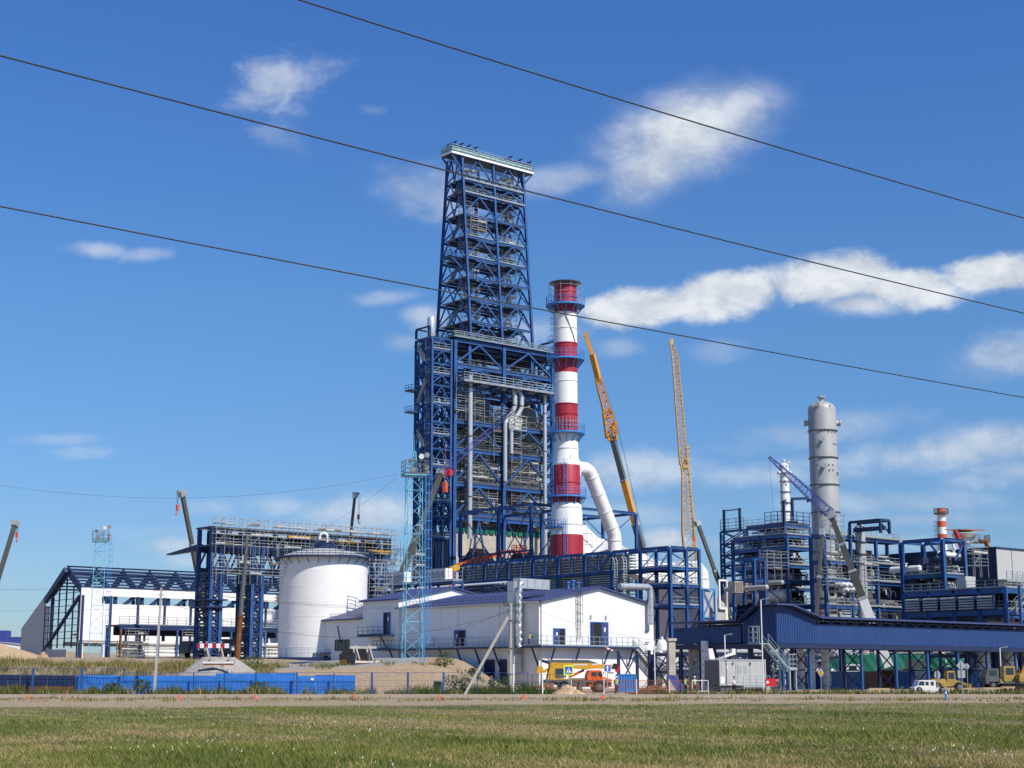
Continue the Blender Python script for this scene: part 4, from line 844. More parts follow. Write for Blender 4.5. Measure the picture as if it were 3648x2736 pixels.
hzz = zv(qv('z7', 770), 262)-2; L2 = along(Vector((f2.x, f2.y, 15)), A, qu('z7', 290)); L3 = along(Vector((f2.x, f2.y, 15)), A, qu('z7', 365))
mb = MB(); mb.prism([(0, 0, 0), (L2, 0, 0), (L2, 0, hzz-2.2), (L2*.3, 0, hzz), (0, 0, hzz+.4)], (0, 7, 0)); mb.build('casing', 'container_grey', fo)
mb = MB(); mb.box(L2+.01, .5, 0, L3, 5, hzz*.62); mb.box(L2+.01, .9, hzz*.62+.01, L3-.6, 4.4, hzz*.82); mb.build('side_box', 'white_panel', fo)
mb = MB(); za, zb2 = hzz*.78, hzz+1.6; xA, xB = L2*.72, L2*1.05
for (p, r_) in (((xA, 0, za), (xB, 0, za)), ((xA, 0, zb2), (xB, 0, zb2)), ((xA, 0, za), (xA, 0, zb2)), ((xB, 0, za), (xB, 0, zb2))): mb.bar(V3(p)+Vector((0, -.3, 0)), V3(r_)+Vector((0, -.3, 0)), .3)
mb.build('white_frame', 'white_paint', fo)
mb = MB()
for (xa, xb) in ((.3, L2*.55),):
    for k in range(3): z0, z1 = hzz*k/3, hzz*(k+1)/3; mb.bar((xa, -.2, z0), (xb, -.2, z1), .15); mb.bar((xb, -.22, z0), (xa, -.22, z1), .15); mb.bar((xa, -.24, z1), (xb, -.24, z1), .18)
    mb.bar((xa, -.2, 0), (xa, -.2, hzz), .2); mb.bar((xb, -.2, 0), (xb, -.2, hzz), .2)
mb.build('brace', 'light_blue_steel', fo)
# ---------------------------------------------------------------- pipe rack behind the white building
rp = at(qu('z3', 1960), qv('z3', 440), 238); RO = Vector((rp.x, rp.y, 1.5)); rk = thing('pipe_rack', 'long dark blue pipe rack stacked with silver cable trays behind the white building', 'pipe rack', RO, TH)
rz = [zv(qv('z3', y), 238)-RO.z for y in (905, 740, 605, 440)]; rb = by(qu('z3', 318), 0, rz[3], RO); ra = ax(qu('z3', 2190), 0, rz[3], RO)
RY = [rb*k/8 for k in range(9)]; frame(rk, [0, ra*.55, ra], [0, RY[1]], [0]+rz, .55, .3, .5, 'blue_steel', 'rXb/', .2, [(z, 0, 0, ra, RY[1]) for z in rz[:3]], [(z, 0, .05, ra, RY[1]) for z in rz[:3]])
frame(rk, [0, ra*.55], RY[1:], [0]+rz, .5, .3, .5, 'blue_steel', '', .2)
for k in range(1, 8):
    a, b = RY[k], RY[k+1]; m_ = (a+b)/2; mb = MB()
    mb.bar((0, m_, rz[2]), (0, m_, rz[3]), .22)
    if k in (2, 4, 6): mb.bar((0, a, rz[3]), (0, m_, rz[2]), .18); mb.bar((0, b, rz[3]), (0, m_, rz[2]), .18)
    mb.build('web_post', 'blue_steel', rk)
RT = by(2212, 0, rz[3], RO)
for i, (za, zb2) in enumerate(((rz[2]+.3, rz[3]-.5), (rz[1]+.3, rz[2]-.5), (rz[0]+.3, rz[1]-.4))):
    n_ = 6
    for k in range(n_):
        z = za+(zb2-za)*k/(n_-1); mb = MB()
        for x in (.5, 1.5, 2.6): mb.box(x, RT, z, x+.75, rb-.3, z+.05); mb.box(x-.03, RT, z-.01, x, rb-.3, z+.16); mb.box(x+.75, RT, z-.01, x+.78, rb-.3, z+.16)
        mb.build('cable_tray', 'galv', rk)
    mb = MB()
    for k in range(30): y = RT+(rb-RT)*k/29; mb.bar((.45, y, za-.2), (.45, y, zb2+.3), .07); mb.bar((.4, y, za+.4*(k % 3)), (3.4, y, za+.4*(k % 3)), .06)
    mb.build('tray_hanger', 'galv', rk)
for j in range(2):                     # looping cable trays dropping at the right
    y = RT-1.5+j*2.1; mb = MB(); zt = rz[3]-1.0; pts = [(-.5, y+.9, zt-1), (-.5, y+.75, zt-.4), (-.5, y+.45, zt), (-.5, y+.1, zt), (-.5, y-.2, zt-.4), (-.5, y-.3, zt-1), (-.5, y-.3, rz[0]-1)]
    for dx in (0, -.6): mb.path([V3(p)+Vector((dx, 0, 0)) for p in pts], .06, 5)
    for k in range(26): z = zt-1-k*.42; mb.bar((-.5, y-.3, z), (-1.1, y-.3, z), .06, .14)
    mb.build('cable_drop', 'galv', rk)
# ---------------------------------------------------------------- deck with white fan coolers
dp_ = at(*q('b1', 912, 640), 252); DO = Vector((dp_.x, dp_.y, 2))-A*1.8; cdk = thing('cooler_deck', 'steel platform with railing carrying two white fan boxes behind the white building', 'platform', DO, TH)
dzz = zv(qv('b1', 645), 252)-DO.z; dl = by(qu('b1', -120), 0, dzz, DO); frame(cdk, [0, 1.8], [0, dl*.33, dl*.66, dl], [0, dzz-3.5, dzz], .4, .25, .4, 'blue_steel', 'lX', .15, [(dzz, 0, 0, 1.8, dl)], [])
mb = MB(); mb.box(-.1, -.1, dzz+.2, -.04, dl+.1, dzz+.45); mb.build('edge_trim', 'white_paint', cdk); mb = MB(); railing(mb, [(1.8, 0, dzz+.35), (0, 0, dzz+.35), (0, dl, dzz+.35)], 2.0, 3, 1.3, .022); mb.build('railing', 'rail', cdk)
for (xa, xb, lb) in ((472, 735, 'white box of four round fans at the right end of the cooler deck'), (-30, 195, 'white box of four round fans at the left end of the cooler deck')):
    ya, yb = by(qu('b1', xb), .9, dzz, DO), by(qu('b1', xa), .9, dzz, DO); fb = thing('fan_cooler', lb, 'fan cooler', DO+A*.15+B*ya+ZZ*(dzz+.42), TH, 'white fan boxes on the cooler deck'); w = (yb-ya); mb = MB(); mb.box(0, 0, .15, 1.4, w, 1.9); mb.build('casing', 'white_panel', fb)
    for k in range(4):
        yc = w*(k+.5)/4; mb = MB(); rr = w/8*.86; mb.path([(-.06, yc, 1.0), (.02, yc, 1.0)], rr, 18); mb.build('fan_grille', 'sign_back', fb)
# ---------------------------------------------------------------- small gabled buildings: white plant building
WP = at(qu('z3', 952), qv('z3', 1215), 205); WZ = WP.z; WO = Vector((WP.x, WP.y, .4)); wb = thing('plant_building', 'white gabled plant building with blue roof and a balcony on struts', 'building', WO, TH)
wa = ax(qu('z3', 1832), 0, 8, WO); wl = by(qu('z5', 1810)+4, 0, 8, WO); bal = WZ-WO.z
ez = zv(qv('z3', 866), 205)-WO.z; pk = zv(qv('z3', 765), 205+wa*.32)-WO.z; xk = wa*.5
def gable(o, x0, x1, y0, y1, zb, ze, zp, xp, wallmat='white_panel', roofmat='roof_blue', ov=.45, th=.22):
    mb = MB(); mb.prism([(x0, y0, zb), (x1, y0, zb), (x1, y0, ze), (xp, y0, zp), (x0, y0, ze)], (0, y1-y0, 0)); mb.build('wall', wallmat, o)
    mb = MB()
    for (xa, sgn) in ((x0, -1), (x1, 1)):
        sl_ = (zp-ze)/abs(xp-xa); xo = xa+sgn*ov; zo = ze-sl_*ov
        mb.prism([(xo, y0-ov, zo+.02), (xp, y0-ov, zp+.02), (xp, y0-ov, zp+.02+th), (xo, y0-ov, zo+.02+th)], (0, y1-y0+2*ov, 0))
        n_ = int((y1-y0)/.45)
        for k in range(n_): y = y0-ov+.2+k*(y1-y0+2*ov-.4)/max(1, n_-1); mb.bar((xo, y, zo+.045+th), (xp, y, zp+.045+th), .06, .05)
    mb.build('roof', roofmat, o)
gable(wb, 0, wa, 0, wl, -1, ez, pk, xk)
mb = MB(); mb.box(-.50, .2, ez-.12, -.32, wl, ez+.04); mb.box(-.14, .25, .2, -.01, .37, ez-.1); mb.box(-.14, wl-.6, .2, -.01, wl-.45, ez-.1); mb.build('gutter', 'white_cement', wb)
for yy in (8.5, 17.5):
    mb = MB(); mb.box(-.08, yy, 0, -.002, yy+.14, ez-.1); mb.build('downpipe', 'white_cement', wb)
mb = MB(); mb.bar((-.22, .3, 0), (-.22, .3, ez-.2), .16); mb.build('downpipe', 'white_cement', wb)
bw_ = 1.3                               # balcony along both faces
mb = MB(); mb.box(-bw_, -bw_, bal-.28, wa*.80, -.002, bal-.06); mb.box(-bw_, 0, bal-.28, -.002, wl, bal-.06); mb.build('balcony', 'dark_blue_steel', wb)
mb = MB(); railing(mb, [(-bw_+.05, wl, bal-.06), (-bw_+.05, -bw_+.05, bal-.06), (wa*.80, -bw_+.05, bal-.06)], 1.25, 2, 1.05, .028); mb.build('railing', 'rail', wb)
for x in (1.2, wa*.27, wa*.53, wa*.75): mb = MB(); mb.bar((x, -.1, bal-2.6), (x, -bw_+.1, bal-.3), .17); mb.build('strut', 'dark_blue_steel', wb)
for k in range(9): y = .6+k*3.9; mb = MB(); mb.bar((-.1, y, bal-2.6), (-bw_+.1, y, bal-.3), .17); mb.build('strut', 'dark_blue_steel', wb)
def door_f(xa, xb, za, zb, leaf=0, o=None, y=-.03, face='x', open_='dark'):      # opening with a blue leaf on the gable (x) or long wall (y)
    o = o or wb; m = MB(); w = xb-xa
    def bx_(a, b, z0, z1, d0, d1): 
        if face == 'x': m.box(a, y-d1, z0, b, y-d0, z1)
        else: m.box(y-d1, a, z0, y-d0, b, z1)
    bx_(xa, xb, za, zb, -.02, .02); d = m.build('door', open_, o)
    m = MB(); bx_(xa-.09, xa, za, zb+.09, .0, .07); bx_(xb, xb+.09, za, zb+.09, .0, .07); bx_(xa, xb, zb, zb+.09, .0, .07); m.build('frame', 'sheet_blue' if leaf else 'white_cement', d)
    if leaf:
        m = MB(); a, b = (xa, xa+w*leaf) if leaf > 0 else (xb+w*leaf, xb); bx_(a+.01, b, za, zb-.01, .03, .08); m.build('leaf', 'roof_blue', d)
        m = MB(); c = (a+b)/2; bx_(c-.13, c+.13, za+(zb-za)*.62, za+(zb-za)*.8, .081, .10); m.build('notice', 'sign_white', d)
def gx_(x): return ax(qu('z3', x), 0, 8, WO)
def gz_(y, x=1200): return zv(qv('z3', y), 205+gx_(x)*math.sin(TH))-WO.z
def ly_(x): return by(qu('z3', x), 0, 8, WO)
door_f(gx_(1043), gx_(1130), bal-.05, gz_(1085, 1090), .5); door_f(gx_(1335), gx_(1470), bal-.05, gz_(1035, 1400), -.40)
mb = MB(); xa = gx_(1335); mb.box(xa+.02, -.5, bal-.04, xa+.08, -.06, gz_(1035, 1400)-.02); mb.build('door', 'roof_blue', wb, 'open blue door leaf standing off the wall')
for x in (1330, 1450): mb = MB(); mb.box(gx_(x), -.16, gz_(1010, 1400), gx_(x)+.2, -.01, gz_(978, 1400)); mb.build('wall_lamp', 'galv', wb)
door_f(ly_(350), ly_(266), bal-.05, zv(qv('z3', 1105), 222)-WO.z, -.45, face='y')
for (xa, xb) in ((620, 690), (500, 588)): door_f(ly_(xb), ly_(xa), .3, zv(qv('z3', 1325), 213)-WO.z, 0, face='y', open_='navy')
for (xa, xb) in ((345, 450), (240, 318), (0, 60)):
    mb = MB(); mb.box(-.05, ly_(xb), bal-4.6, .02, ly_(xa), bal-3.2); w_ = mb.build('window', 'glass', wb); mb = MB(); y0_, y1_ = ly_(xb), ly_(xa)
    for (a, b, c, d) in ((y0_-.08, bal-4.68, y1_+.08, bal-4.6), (y0_-.08, bal-3.2, y1_+.08, bal-3.12), (y0_-.08, bal-4.6, y0_, bal-3.2), (y1_, bal-4.6, y1_+.08, bal-3.2), ((y0_+y1_)/2-.04, bal-4.6, (y0_+y1_)/2+.04, bal-3.2)): mb.box(-.09, a, b, -.051, c, d)
    mb.build('frame', 'white_cement', w_)
mb = MB(); y = ly_(95); mb.box(-.75, y-.4, bal+.5, -.05, y+.3, bal+1.4); mb.path([(-.3, y, bal+.5), (-.35, y-.1, bal+.2), (-.3, y-.6, bal+.05)], .05, 6); mb.build('air_conditioner', 'white_paint', wb)
mb = MB(); xl = gx_(1235); ladder(mb, (xl, -.25, bal+.9), zv(qv('z3', 790), 210)-WO.z+1.6, (1, 0, 0), .55, True, (0, -1, 0)); mb.build('caged_ladder', 'crane_grey', wb)
for y in (1100, 1190, 1262): mb = MB(); mb.path([(gx_(1762), -.02, gz_(y, 1770)), (gx_(1762), -.25, gz_(y, 1770)), (gx_(1785), -.25, gz_(y, 1770)), (gx_(1785), -.02, gz_(y, 1770))], .07, 6); mb.build('pipe_bracket', 'crane_grey', wb)
mb = MB()
for x in [wa*.5-.1]: pass
for k in range(40):                    # snow guards along the eave
    y = .5+k*(wl-1)/39; sl_ = (pk-ez)/xk; mb.bar((.9, y, ez+sl_*.9+.28), (.9, y, ez+sl_*.9+.85), .05)
for hh in (.5, .83): mb.bar((.9, .4, ez+(pk-ez)/xk*.9+hh), (.9, wl-.3, ez+(pk-ez)/xk*.9+hh), .05)
mb.build('snow_guard', 'crane_grey', wb)
for k, (yy, hh) in enumerate(((.9, 1.0), (3.1, 1.2), (5.2, .9))): mb = MB(); xq = xk*(.72+.1*k); zq = ez+(pk-ez)/xk*xq; mb.lathe([(.14, 0), (.14, hh), (.3, hh+.05), (.3, hh+.15), (.1, hh+.25)], 12, (xq, yy, zq+.1)); mb.build('roof_vent', 'light_blue_steel', wb)
# outside stair at the right end of the balcony
mb = MB(); xs0 = wa*.80; lz_ = 1.9; stair(mb, (wa*.99, -bw_+.05, lz_), (xs0, -bw_+.05, bal-.1), 1.1, (0, 1, 0), True, .25); mb.box(wa*.99, -bw_-.1, lz_-.2, wa*1.09, .1, lz_); railing(mb, [(wa*1.0, -bw_-.05, lz_), (wa*1.09, -bw_-.05, lz_), (wa*1.09, .1, lz_)], 1.1, 2, .9, .03)
stair(mb, (wa*.86, -bw_-1.25, 0), (wa*.99, -bw_-1.25, lz_), 1.05, (0, 1, 0), True, .25); mb.bar((wa*.995, -bw_-.1, 0), (wa*.995, -bw_-.1, lz_-.1), .2); mb.build('outer_stair', 'crane_grey', wb)
# ---- silver ventilation ducts
def vduct(label, P, secs, w):
    t_ = thing('ventilation_duct', label, 'duct', P, TH)
    for (a, b) in secs:
        mb = MB(); a = V3(a); b = V3(b); mb.bar(a, b, w); d = (b-a).normalized(); n_ = max(1, int((b-a).length/1.25))
        mb.build('duct_section', 'silver', t_)
        mb = MB()
        for k in range(n_+1): c = a.lerp(b, k/n_); c = a+d*.05 if k == 0 else (b-d*.05 if k == n_ else c); mb.bar(c-d*.035, c+d*.035, w+.10)
        mb.build('flange', 'galv', t_)
    return t_
dz_ = lambda y, Y=206: zv(qv('z3', y), Y)-WO.z
mb = MB()
for x in (wa*.2, wa*.4, wa*.6, wa*.8): mb = MB(); mb.box(x-.03, -.022, bal, x+.03, -.001, ez-.3); mb.build('panel_seam', 'white_cement', wb)
for y in np.arange(3.5, wl-2, 4.5): mb = MB(); mb.box(-.02, y-.03, -.5, -.001, y+.03, ez-.2); mb.build('panel_seam', 'white_cement', wb)
yv = ly_(800); vt = dz_(722); vd = vduct('large silver duct climbing the shaded long wall and bending over the eave', WO+A*-1.15+B*(yv+.3), [((0, 0, bal-3.6), (0, 0, bal-1.0)), ((0, 0, bal+3.1), (0, 0, vt+.3)), ((0, -.46, vt), (5.2, -.46, vt-.05))], 1.3)
mb = MB(); mb.bar((0, 0, bal-1), (0, 0, bal+3.1), 1.1); mb.build('duct_section', 'sign_back', vd)
yw = ly_(842); mb = MB(); o_ = thing('foil_hose', 'wrinkled foil wrapped hose hanging beside the large silver duct', 'hose', WO+A*-1.5+B*(yw-.1), TH)
pts = [(.5, 0, vt), (.1, 0, vt-.1), (0, 0, vt-.6)]+[(.10*math.sin(k*1.7), .08*math.cos(k*2.3), vt-.6-(vt-.6-bal+.2)*k/26) for k in range(1, 27)]
mb.path(pts, [.27+.05*math.sin(k*2.1) for k in range(len(pts))], 12); mb.build('hose', 'silver', o_)
xr = gx_(1785); vt2 = dz_(752, 216); t_ = thing('ventilation_duct', 'silver duct bending over the right end of the gable roof and down the wall', 'duct', WO+A*xr+B*-.62, TH)
mb = MB(); mb.path([(0, 0, bal+3.0), (0, 0, vt2-.5), (-.12, 0, vt2-.15), (-.5, 0, vt2), (-5.8, 0, vt2-.1)], .42, 14); mb.build('duct_section', 'silver', t_)
mb = MB()
for z in np.arange(bal+3.2, vt2-.6, 1.1): mb.tube((0, 0, z-.04), (0, 0, z+.04), .47, 14)
for x in np.arange(-5.4, -.6, 1.2): mb.tube((x-.04, 0, vt2-.1), (x+.04, 0, vt2-.1), .47, 14)
mb.build('flange', 'galv', t_)
# ---- taller second building and the low annex
yb0 = by(qu('b1', 75), -.4, 12, WO); SO = WO+B*(yb0); sb = thing('plant_building', 'taller white building with a low gable rising behind the long blue roof', 'building', SO, TH)
xk2 = ax(qu('b1', 772), 0, 13, SO); xe2 = ax(qu('b1', 1062), 0, 13, SO); zk2 = zv(qv('b1', 720), SO.y+xk2*.64)-WO.z; ze2 = zv(qv('b1', 872), SO.y)-WO.z
slp = (zk2-ze2)/(xk2+.2); gable(sb, -.4, 2*xk2+.4, 0, 9, -1, ze2, zk2, xk2)
yq = 3.0; mb = MB(); mb.box(-2.4, 1.0, ze2-5.2, -.42, 7.5, ze2-5.0); railing(mb, [(-2.3, 1.0, ze2-5.0), (-2.3, 7.5, ze2-5.0)], 1.2, 2, 1.3, .03); mb.build('balcony', 'dark_blue_steel', sb)
door_f(2.0, 3.6, ze2-5.0, ze2-1.8, .45, sb, -.43, 'y')
mb = MB(); mb.bar((-.4, 2, ze2-7.4), (-2.2, 2, ze2-5.2), .17); mb.build('strut', 'dark_blue_steel', sb)
ya0 = yb0+9; P2 = WO+B*ya0; an = thing('plant_building', 'low white annex with lean to blue roof beside the white tank', 'building', P2, TH)
y1a = by(qu('z5', 1133), -.3, 8, P2); zea = zv(qv('z5', 1022), P2.y+y1a*.766)-WO.z; zra = zea+3.6
mb = MB(); mb.prism([(-.3, 0, -1), (11, 0, -1), (11, 0, zra), (-.3, 0, zea)], (0, y1a, 0)); mb.build('wall', 'white_panel', an)
mb = MB(); mb.prism([(-.85, -.01, zea-.16), (11.3, -.01, zra+.1), (11.3, -.01, zra+.3), (-.85, -.01, zea+.04)], (0, y1a+.45, 0)); mb.build('roof', 'roof_blue', an)
mb = MB()
for k in range(22): y = .3+k*y1a/22; mb.bar((.4, y, zea+.2), (.4, y, zea+.95), .04)
for hh in (.6, .93): mb.bar((.4, .2, zea+hh), (.4, y1a, zea+hh), .04)
mb.build('snow_guard', 'crane_grey', an)
ya_, yb_ = by(qu('z5', 1425), -.3, 5, P2), by(qu('z5', 1315), -.3, 5, P2); z0_, z1_ = zv(qv('z5', 1248), 232)-WO.z, zv(qv('z5', 1165), 232)-WO.z
mb = MB(); mb.box(-.36, ya_, z0_, -.28, yb_, z1_); w_ = mb.build('window', 'glass', an); mb = MB()
for k in range(5): y = ya_+(yb_-ya_)*k/4; mb.box(-.42, y-.05, z0_, -.361, y+.05, z1_)
for z in (z0_-.06, z1_): mb.box(-.42, ya_-.06, z, -.361, yb_+.06, z+.08)
mb.build('frame', 'rust', w_)
yd0, yd1 = by(qu('z5', 1768), -.3, 6, P2), by(qu('z5', 1682), -.3, 6, P2); mb = MB(); zf = zv(qv('z5', 1240), 226)-WO.z; mb.box(-.36, yd0, zf, -.28, yd1, zv(qv('z5', 1080), 226)-WO.z); mb.build('door', 'navy', an)
mb = MB(); mb.box(-1.6, yd0-1.5, zf-.2, -.31, yd1+.6, zf-.02); railing(mb, [(-1.55, yd0-1.5, zf), (-1.55, yd1+.5, zf)], 1.2, 2, .9, .03); mb.build('balcony', 'dark_blue_steel', an)
yc0, yc1 = by(qu('z5', 1270), -.3, 5, P2), by(qu('z5', 1165), -.3, 5, P2); zc = zv(qv('z5', 1290), 234)-WO.z; mb = MB(); mb.box(-.37, yc0+.3, zc-1.6, -.28, yc1-.2, zc); mb.build('doorway', 'dark', an); mb = MB(); mb.box(-1.7, yc0-.3, zc+.3, -.31, yc1+.8, zc+.45); mb.build('canopy', 'dark_blue_steel', an)
mb = MB(); mb.bar((-.4, y1a*.42, zea-3.4), (-1.6, y1a*.35, zea-1), .16); mb.build('strut', 'dark_blue_steel', an)
# ---------------------------------------------------------------- white storage tank
TY = 250.0; tl, tr = at(998, 2040, TY), at(1309, 2040, TY); tc_ = (tl+tr)/2; TR = (tr.x-tl.x)/2; TB = Vector((tc_.x, TY, gz(tc_.x, TY)-.2)); tk = thing('storage_tank', 'big white cylindrical storage tank with a railed dome roof', 'tank', TB)
th_ = zv(1985, TY-TR*.4)-TB.z; tzt = zv(1930, TY)-TB.z
mb = MB(); prof = [(TR, 0)]
for k in range(1, 7): z = th_*k/7; prof += [(TR, z-.05), (TR+.018, z-.03), (TR+.018, z+.03), (TR, z+.05)]
mb.lathe(prof+[(TR, th_)], 64, capt=False); mb.build('shell', 'white_paint', tk)
mb = MB(); mb.lathe([(TR-.02, th_+.01), (TR+.12, th_+.02), (TR+.12, th_+.22), (TR-.1, th_+.25), (TR*.8, th_+.75), (TR*.55, th_+1.2), (TR*.25, th_+1.5), (.3, th_+1.58)], 56); mb.build('dome_roof', 'container_grey', tk)
mb = MB(); mb.lathe([(TR+.02, th_-.2), (TR+1.0, th_-.2), (TR+1.0, th_-.08), (TR+.02, th_-.08)], 56, capb=False, capt=False); mb.ring((0, 0, th_-.1), TR+1.0, .25, 56, tw=.05)
for k in range(28): a = 6.283*k/28; mb.bar((TR*math.cos(a), TR*math.sin(a), th_-1.1), ((TR+.95)*math.cos(a), (TR+.95)*math.sin(a), th_-.2), .08)
mb.build('walkway', 'dark_blue_steel', tk)
mb = MB()
for hh in (.45, .8, 1.15): mb.ring((0, 0, th_-.1+hh), TR+.98, .09, 56, tw=.09)
for k in range(56): a = 6.283*k/56; mb.bar(((TR+.98)*math.cos(a), (TR+.98)*math.sin(a), th_-.1), ((TR+.98)*math.cos(a), (TR+.98)*math.sin(a), th_+1.05), .055)
mb.build('railing', 'dark_blue_steel', tk)
mb = MB(); mb.lathe([(1.6, th_+1.7), (1.6, th_+2.35), (1.5, th_+2.4), (1.5, th_+1.9)], 24, capb=False, capt=False); mb.ring((0, 0, th_+3.4), 2.2, .06, 24); mb.ring((0, 0, th_+2.9), 2.2, .06, 24)
for k in range(16): a = 6.283*k/16; mb.bar((2.2*math.cos(a), 2.2*math.sin(a), th_+1.7), (2.2*math.cos(a), 2.2*math.sin(a), th_+3.4), .06)
mb.build('roof_railing', 'dark_blue_steel', tk)
mb = MB(); mb.path([(.6+.62*math.cos(a)-.62, -1, th_+2.3+1.0+.62*math.sin(a)) if True else None for a in [math.radians(x) for x in range(0, 200, 20)]]+[(-.65, -1, th_+2.9)], .2, 10); mb.path([(.6, -1, th_+1.9), (.6, -1, th_+3.3)], .2, 10); mb.build('gooseneck_vent', 'white_paint', tk)
for a in range(-60, 240, 22):
    mb = MB(); r0 = TR+.5; mb.bar((r0*math.cos(R(a)), r0*math.sin(R(a)), th_-.1), (r0*math.cos(R(a)), r0*math.sin(R(a)), th_+2.2), .1)
    if a in (-60, -38, 182, 204, 226): mb.build('stair_stringer', 'rail', tk)
mb = MB(); n_ = 36
for k in range(n_):                    # spiral stair on the far left side
    a = R(150+k*2.2); z = th_*k/n_; mb.box((TR+.5)*math.cos(a)-.3, (TR+.5)*math.sin(a)-.3, z, (TR+.5)*math.cos(a)+.3, (TR+.5)*math.sin(a)+.3, z+.06)
mb.build('spiral_stair', 'rail', tk)
mb = MB(); mb.lathe([(TR+1.6, 0), (TR+1.6, .75), (TR+.02, .75)], 48, capt=False); mb.build('ring_plinth', 'dark_blue_steel', tk); mb = MB()
for hh in (.6, 1.2): mb.ring((0, 0, .75+hh), TR+1.5, .05, 48)
for k in range(48): a = 6.283*k/48; mb.bar(((TR+1.5)*math.cos(a), (TR+1.5)*math.sin(a), .75), ((TR+1.5)*math.cos(a), (TR+1.5)*math.sin(a), 1.95), .05)
mb.build('base_railing', 'rail', tk)

# ---------------------------------------------------------------- unfinished storage hall on the left
hp_ = at(289, 2093, 320); HO = Vector((hp_.x, hp_.y, 5.2)); hl = thing('storage_hall', 'unfinished white storage hall with bare dark blue roof trusses', 'building', HO, TH)
ehz = hp_.z-HO.z; rby = by(q('z4', 520)[0], 0, ehz+5, HO); rhz = zv(qv('z4', 596), HO.y+rby*.766)-HO.z; wbz = zv(qv('z4', 1175), 320)-HO.z
sl_ = (rhz-ehz)/rby; lby = by(q('z4', 150)[0], 0, 3, HO); mby = by(q('z4', 350)[0], 0, ehz-2, HO); HL = 62.0
sl0, sl1 = zv(qv('z4', 886), 322)-HO.z, zv(qv('z4', 825), 322)-HO.z
mb = MB(); mb.box(.0, -.25, wbz, HL, 0, sl0); mb.box(0, -.25, sl1, HL, 0, ehz); mb.box(0, -.25, sl0+.01, 4.5, 0, sl1-.01); mb.build('wall_cladding', 'white_panel', hl)
for k in range(int(HL/3)):
    mb = MB(); x = 4.8+k*3.0
    if k % 2: mb.bar((x, .5, sl0-.5), (x, .5, sl1+.5), .7, .5)
    else: mb.bar((x-1.3, .5, sl0-.3), (x+1.6, .5, sl1+.3), .5, .7)
    mb.build('slot_post', 'dark_blue_steel', hl)
for k in range(12): mb = MB(); x = .2+k*5.2; mb.box(x, .1, -.6, x+.9, .9, wbz-.05); mb.build('plinth_column', 'white_cement', hl)
mb = MB(); mb.box(0, -.1, wbz-.5, HL, .4, wbz-.02); mb.build('plinth_beam', 'concrete', hl)
fb_ = rby*2                             # far side springing, mirrored slope
def rafter(x):
    m = MB(); d = 1.5
    m.prism([(x-.2, 0, ehz), (x-.2, rby, rhz), (x-.2, rby, rhz-d*1.25), (x-.2, 0, ehz-d)], (.4, 0, 0)); m.prism([(x-.2, rby+.01, rhz), (x-.2, fb_, ehz), (x-.2, fb_, ehz-d), (x-.2, rby+.01, rhz-d*1.25)], (.4, 0, 0)); m.bar((x, 0, 0), (x, 0, ehz-d), .6); m.bar((x, fb_, 0), (x, fb_, ehz-d), .6)
    return m
for k in range(11): rafter(.4+k*6.1).build('roof_truss', 'dark_blue_steel', hl)
for k in range(8):
    t = (k+.2)/7.2; mb = MB(); mb.bar((0, rby*t, ehz+(rhz-ehz)*t+.12), (HL, rby*t, ehz+(rhz-ehz)*t+.12), .28, .3); mb.bar((0, fb_-rby*t, ehz+(rhz-ehz)*t+.12), (HL, fb_-rby*t, ehz+(rhz-ehz)*t+.12), .28, .3); mb.build('purlin', 'dark_blue_steel', hl)
mb = MB()                               # gable end frame
gyl = [mby*k/5 for k in range(6)]
def gtop(y): return (ehz+sl_*y) if y < rby else rhz-(y-rby)*sl_
for y in gyl[1:]: mb.bar((0, y, wbz-1.4), (0, y, gtop(y)-1.6), .24)
for k in range(12): z = wbz-.8+k*(rhz-wbz)/11.5; yy = [y for y in np.arange(.3, mby, .3) if gtop(y)-1 > z]; (mb.bar((0, min(yy), z), (0, max(yy), z), .13) if len(yy) > 1 else None)
mb.build('gable_grid', 'dark_blue_steel', hl)
mb = MB(); mb.bar((.1, mby, wbz-2), (.1, .6, sl1), .65, .4); mb.bar((-.2, mby-.4, gtop(mby)-.5), (-.2, rby, rhz-.6), .7, 1.2); mb.build('brace', 'dark_blue_steel', hl)
zl0 = gtop(mby)+.8; mb = MB(); mb.prism([(0, mby+.2, -1), (0, lby, -1), (0, lby, zv(qv('z4', 1090), 350)-HO.z), (0, mby+.2, zl0)], (.25, 0, 0)); mb.prism([(.01, 6.2, -1), (.01, mby+.19, -1), (.01, mby+.19, wbz-1.7), (.01, 6.2, wbz-1.7)], (.25, 0, 0)); mb.prism([(.01, mby-1.7, wbz-1.68), (.01, mby+.19, wbz-1.68), (.01, mby+.19, zl0-2.4), (.01, mby-1.7, zl0-2.4)], (.25, 0, 0)); mb.build('gable_cladding', 'container_grey', hl)  # end cladding coloured grey instead of white to carry its shade
mb = MB(); mb.bar((.2, fb_*.2, wbz+1.2), (HL, fb_*.2+6, wbz+1.2), .8, .4); mb.bar((.2, fb_*.5, wbz-.6), (HL, fb_*.5, wbz-.6), 1.2, .8); mb.build('inner_conveyor', 'sign_back', hl)
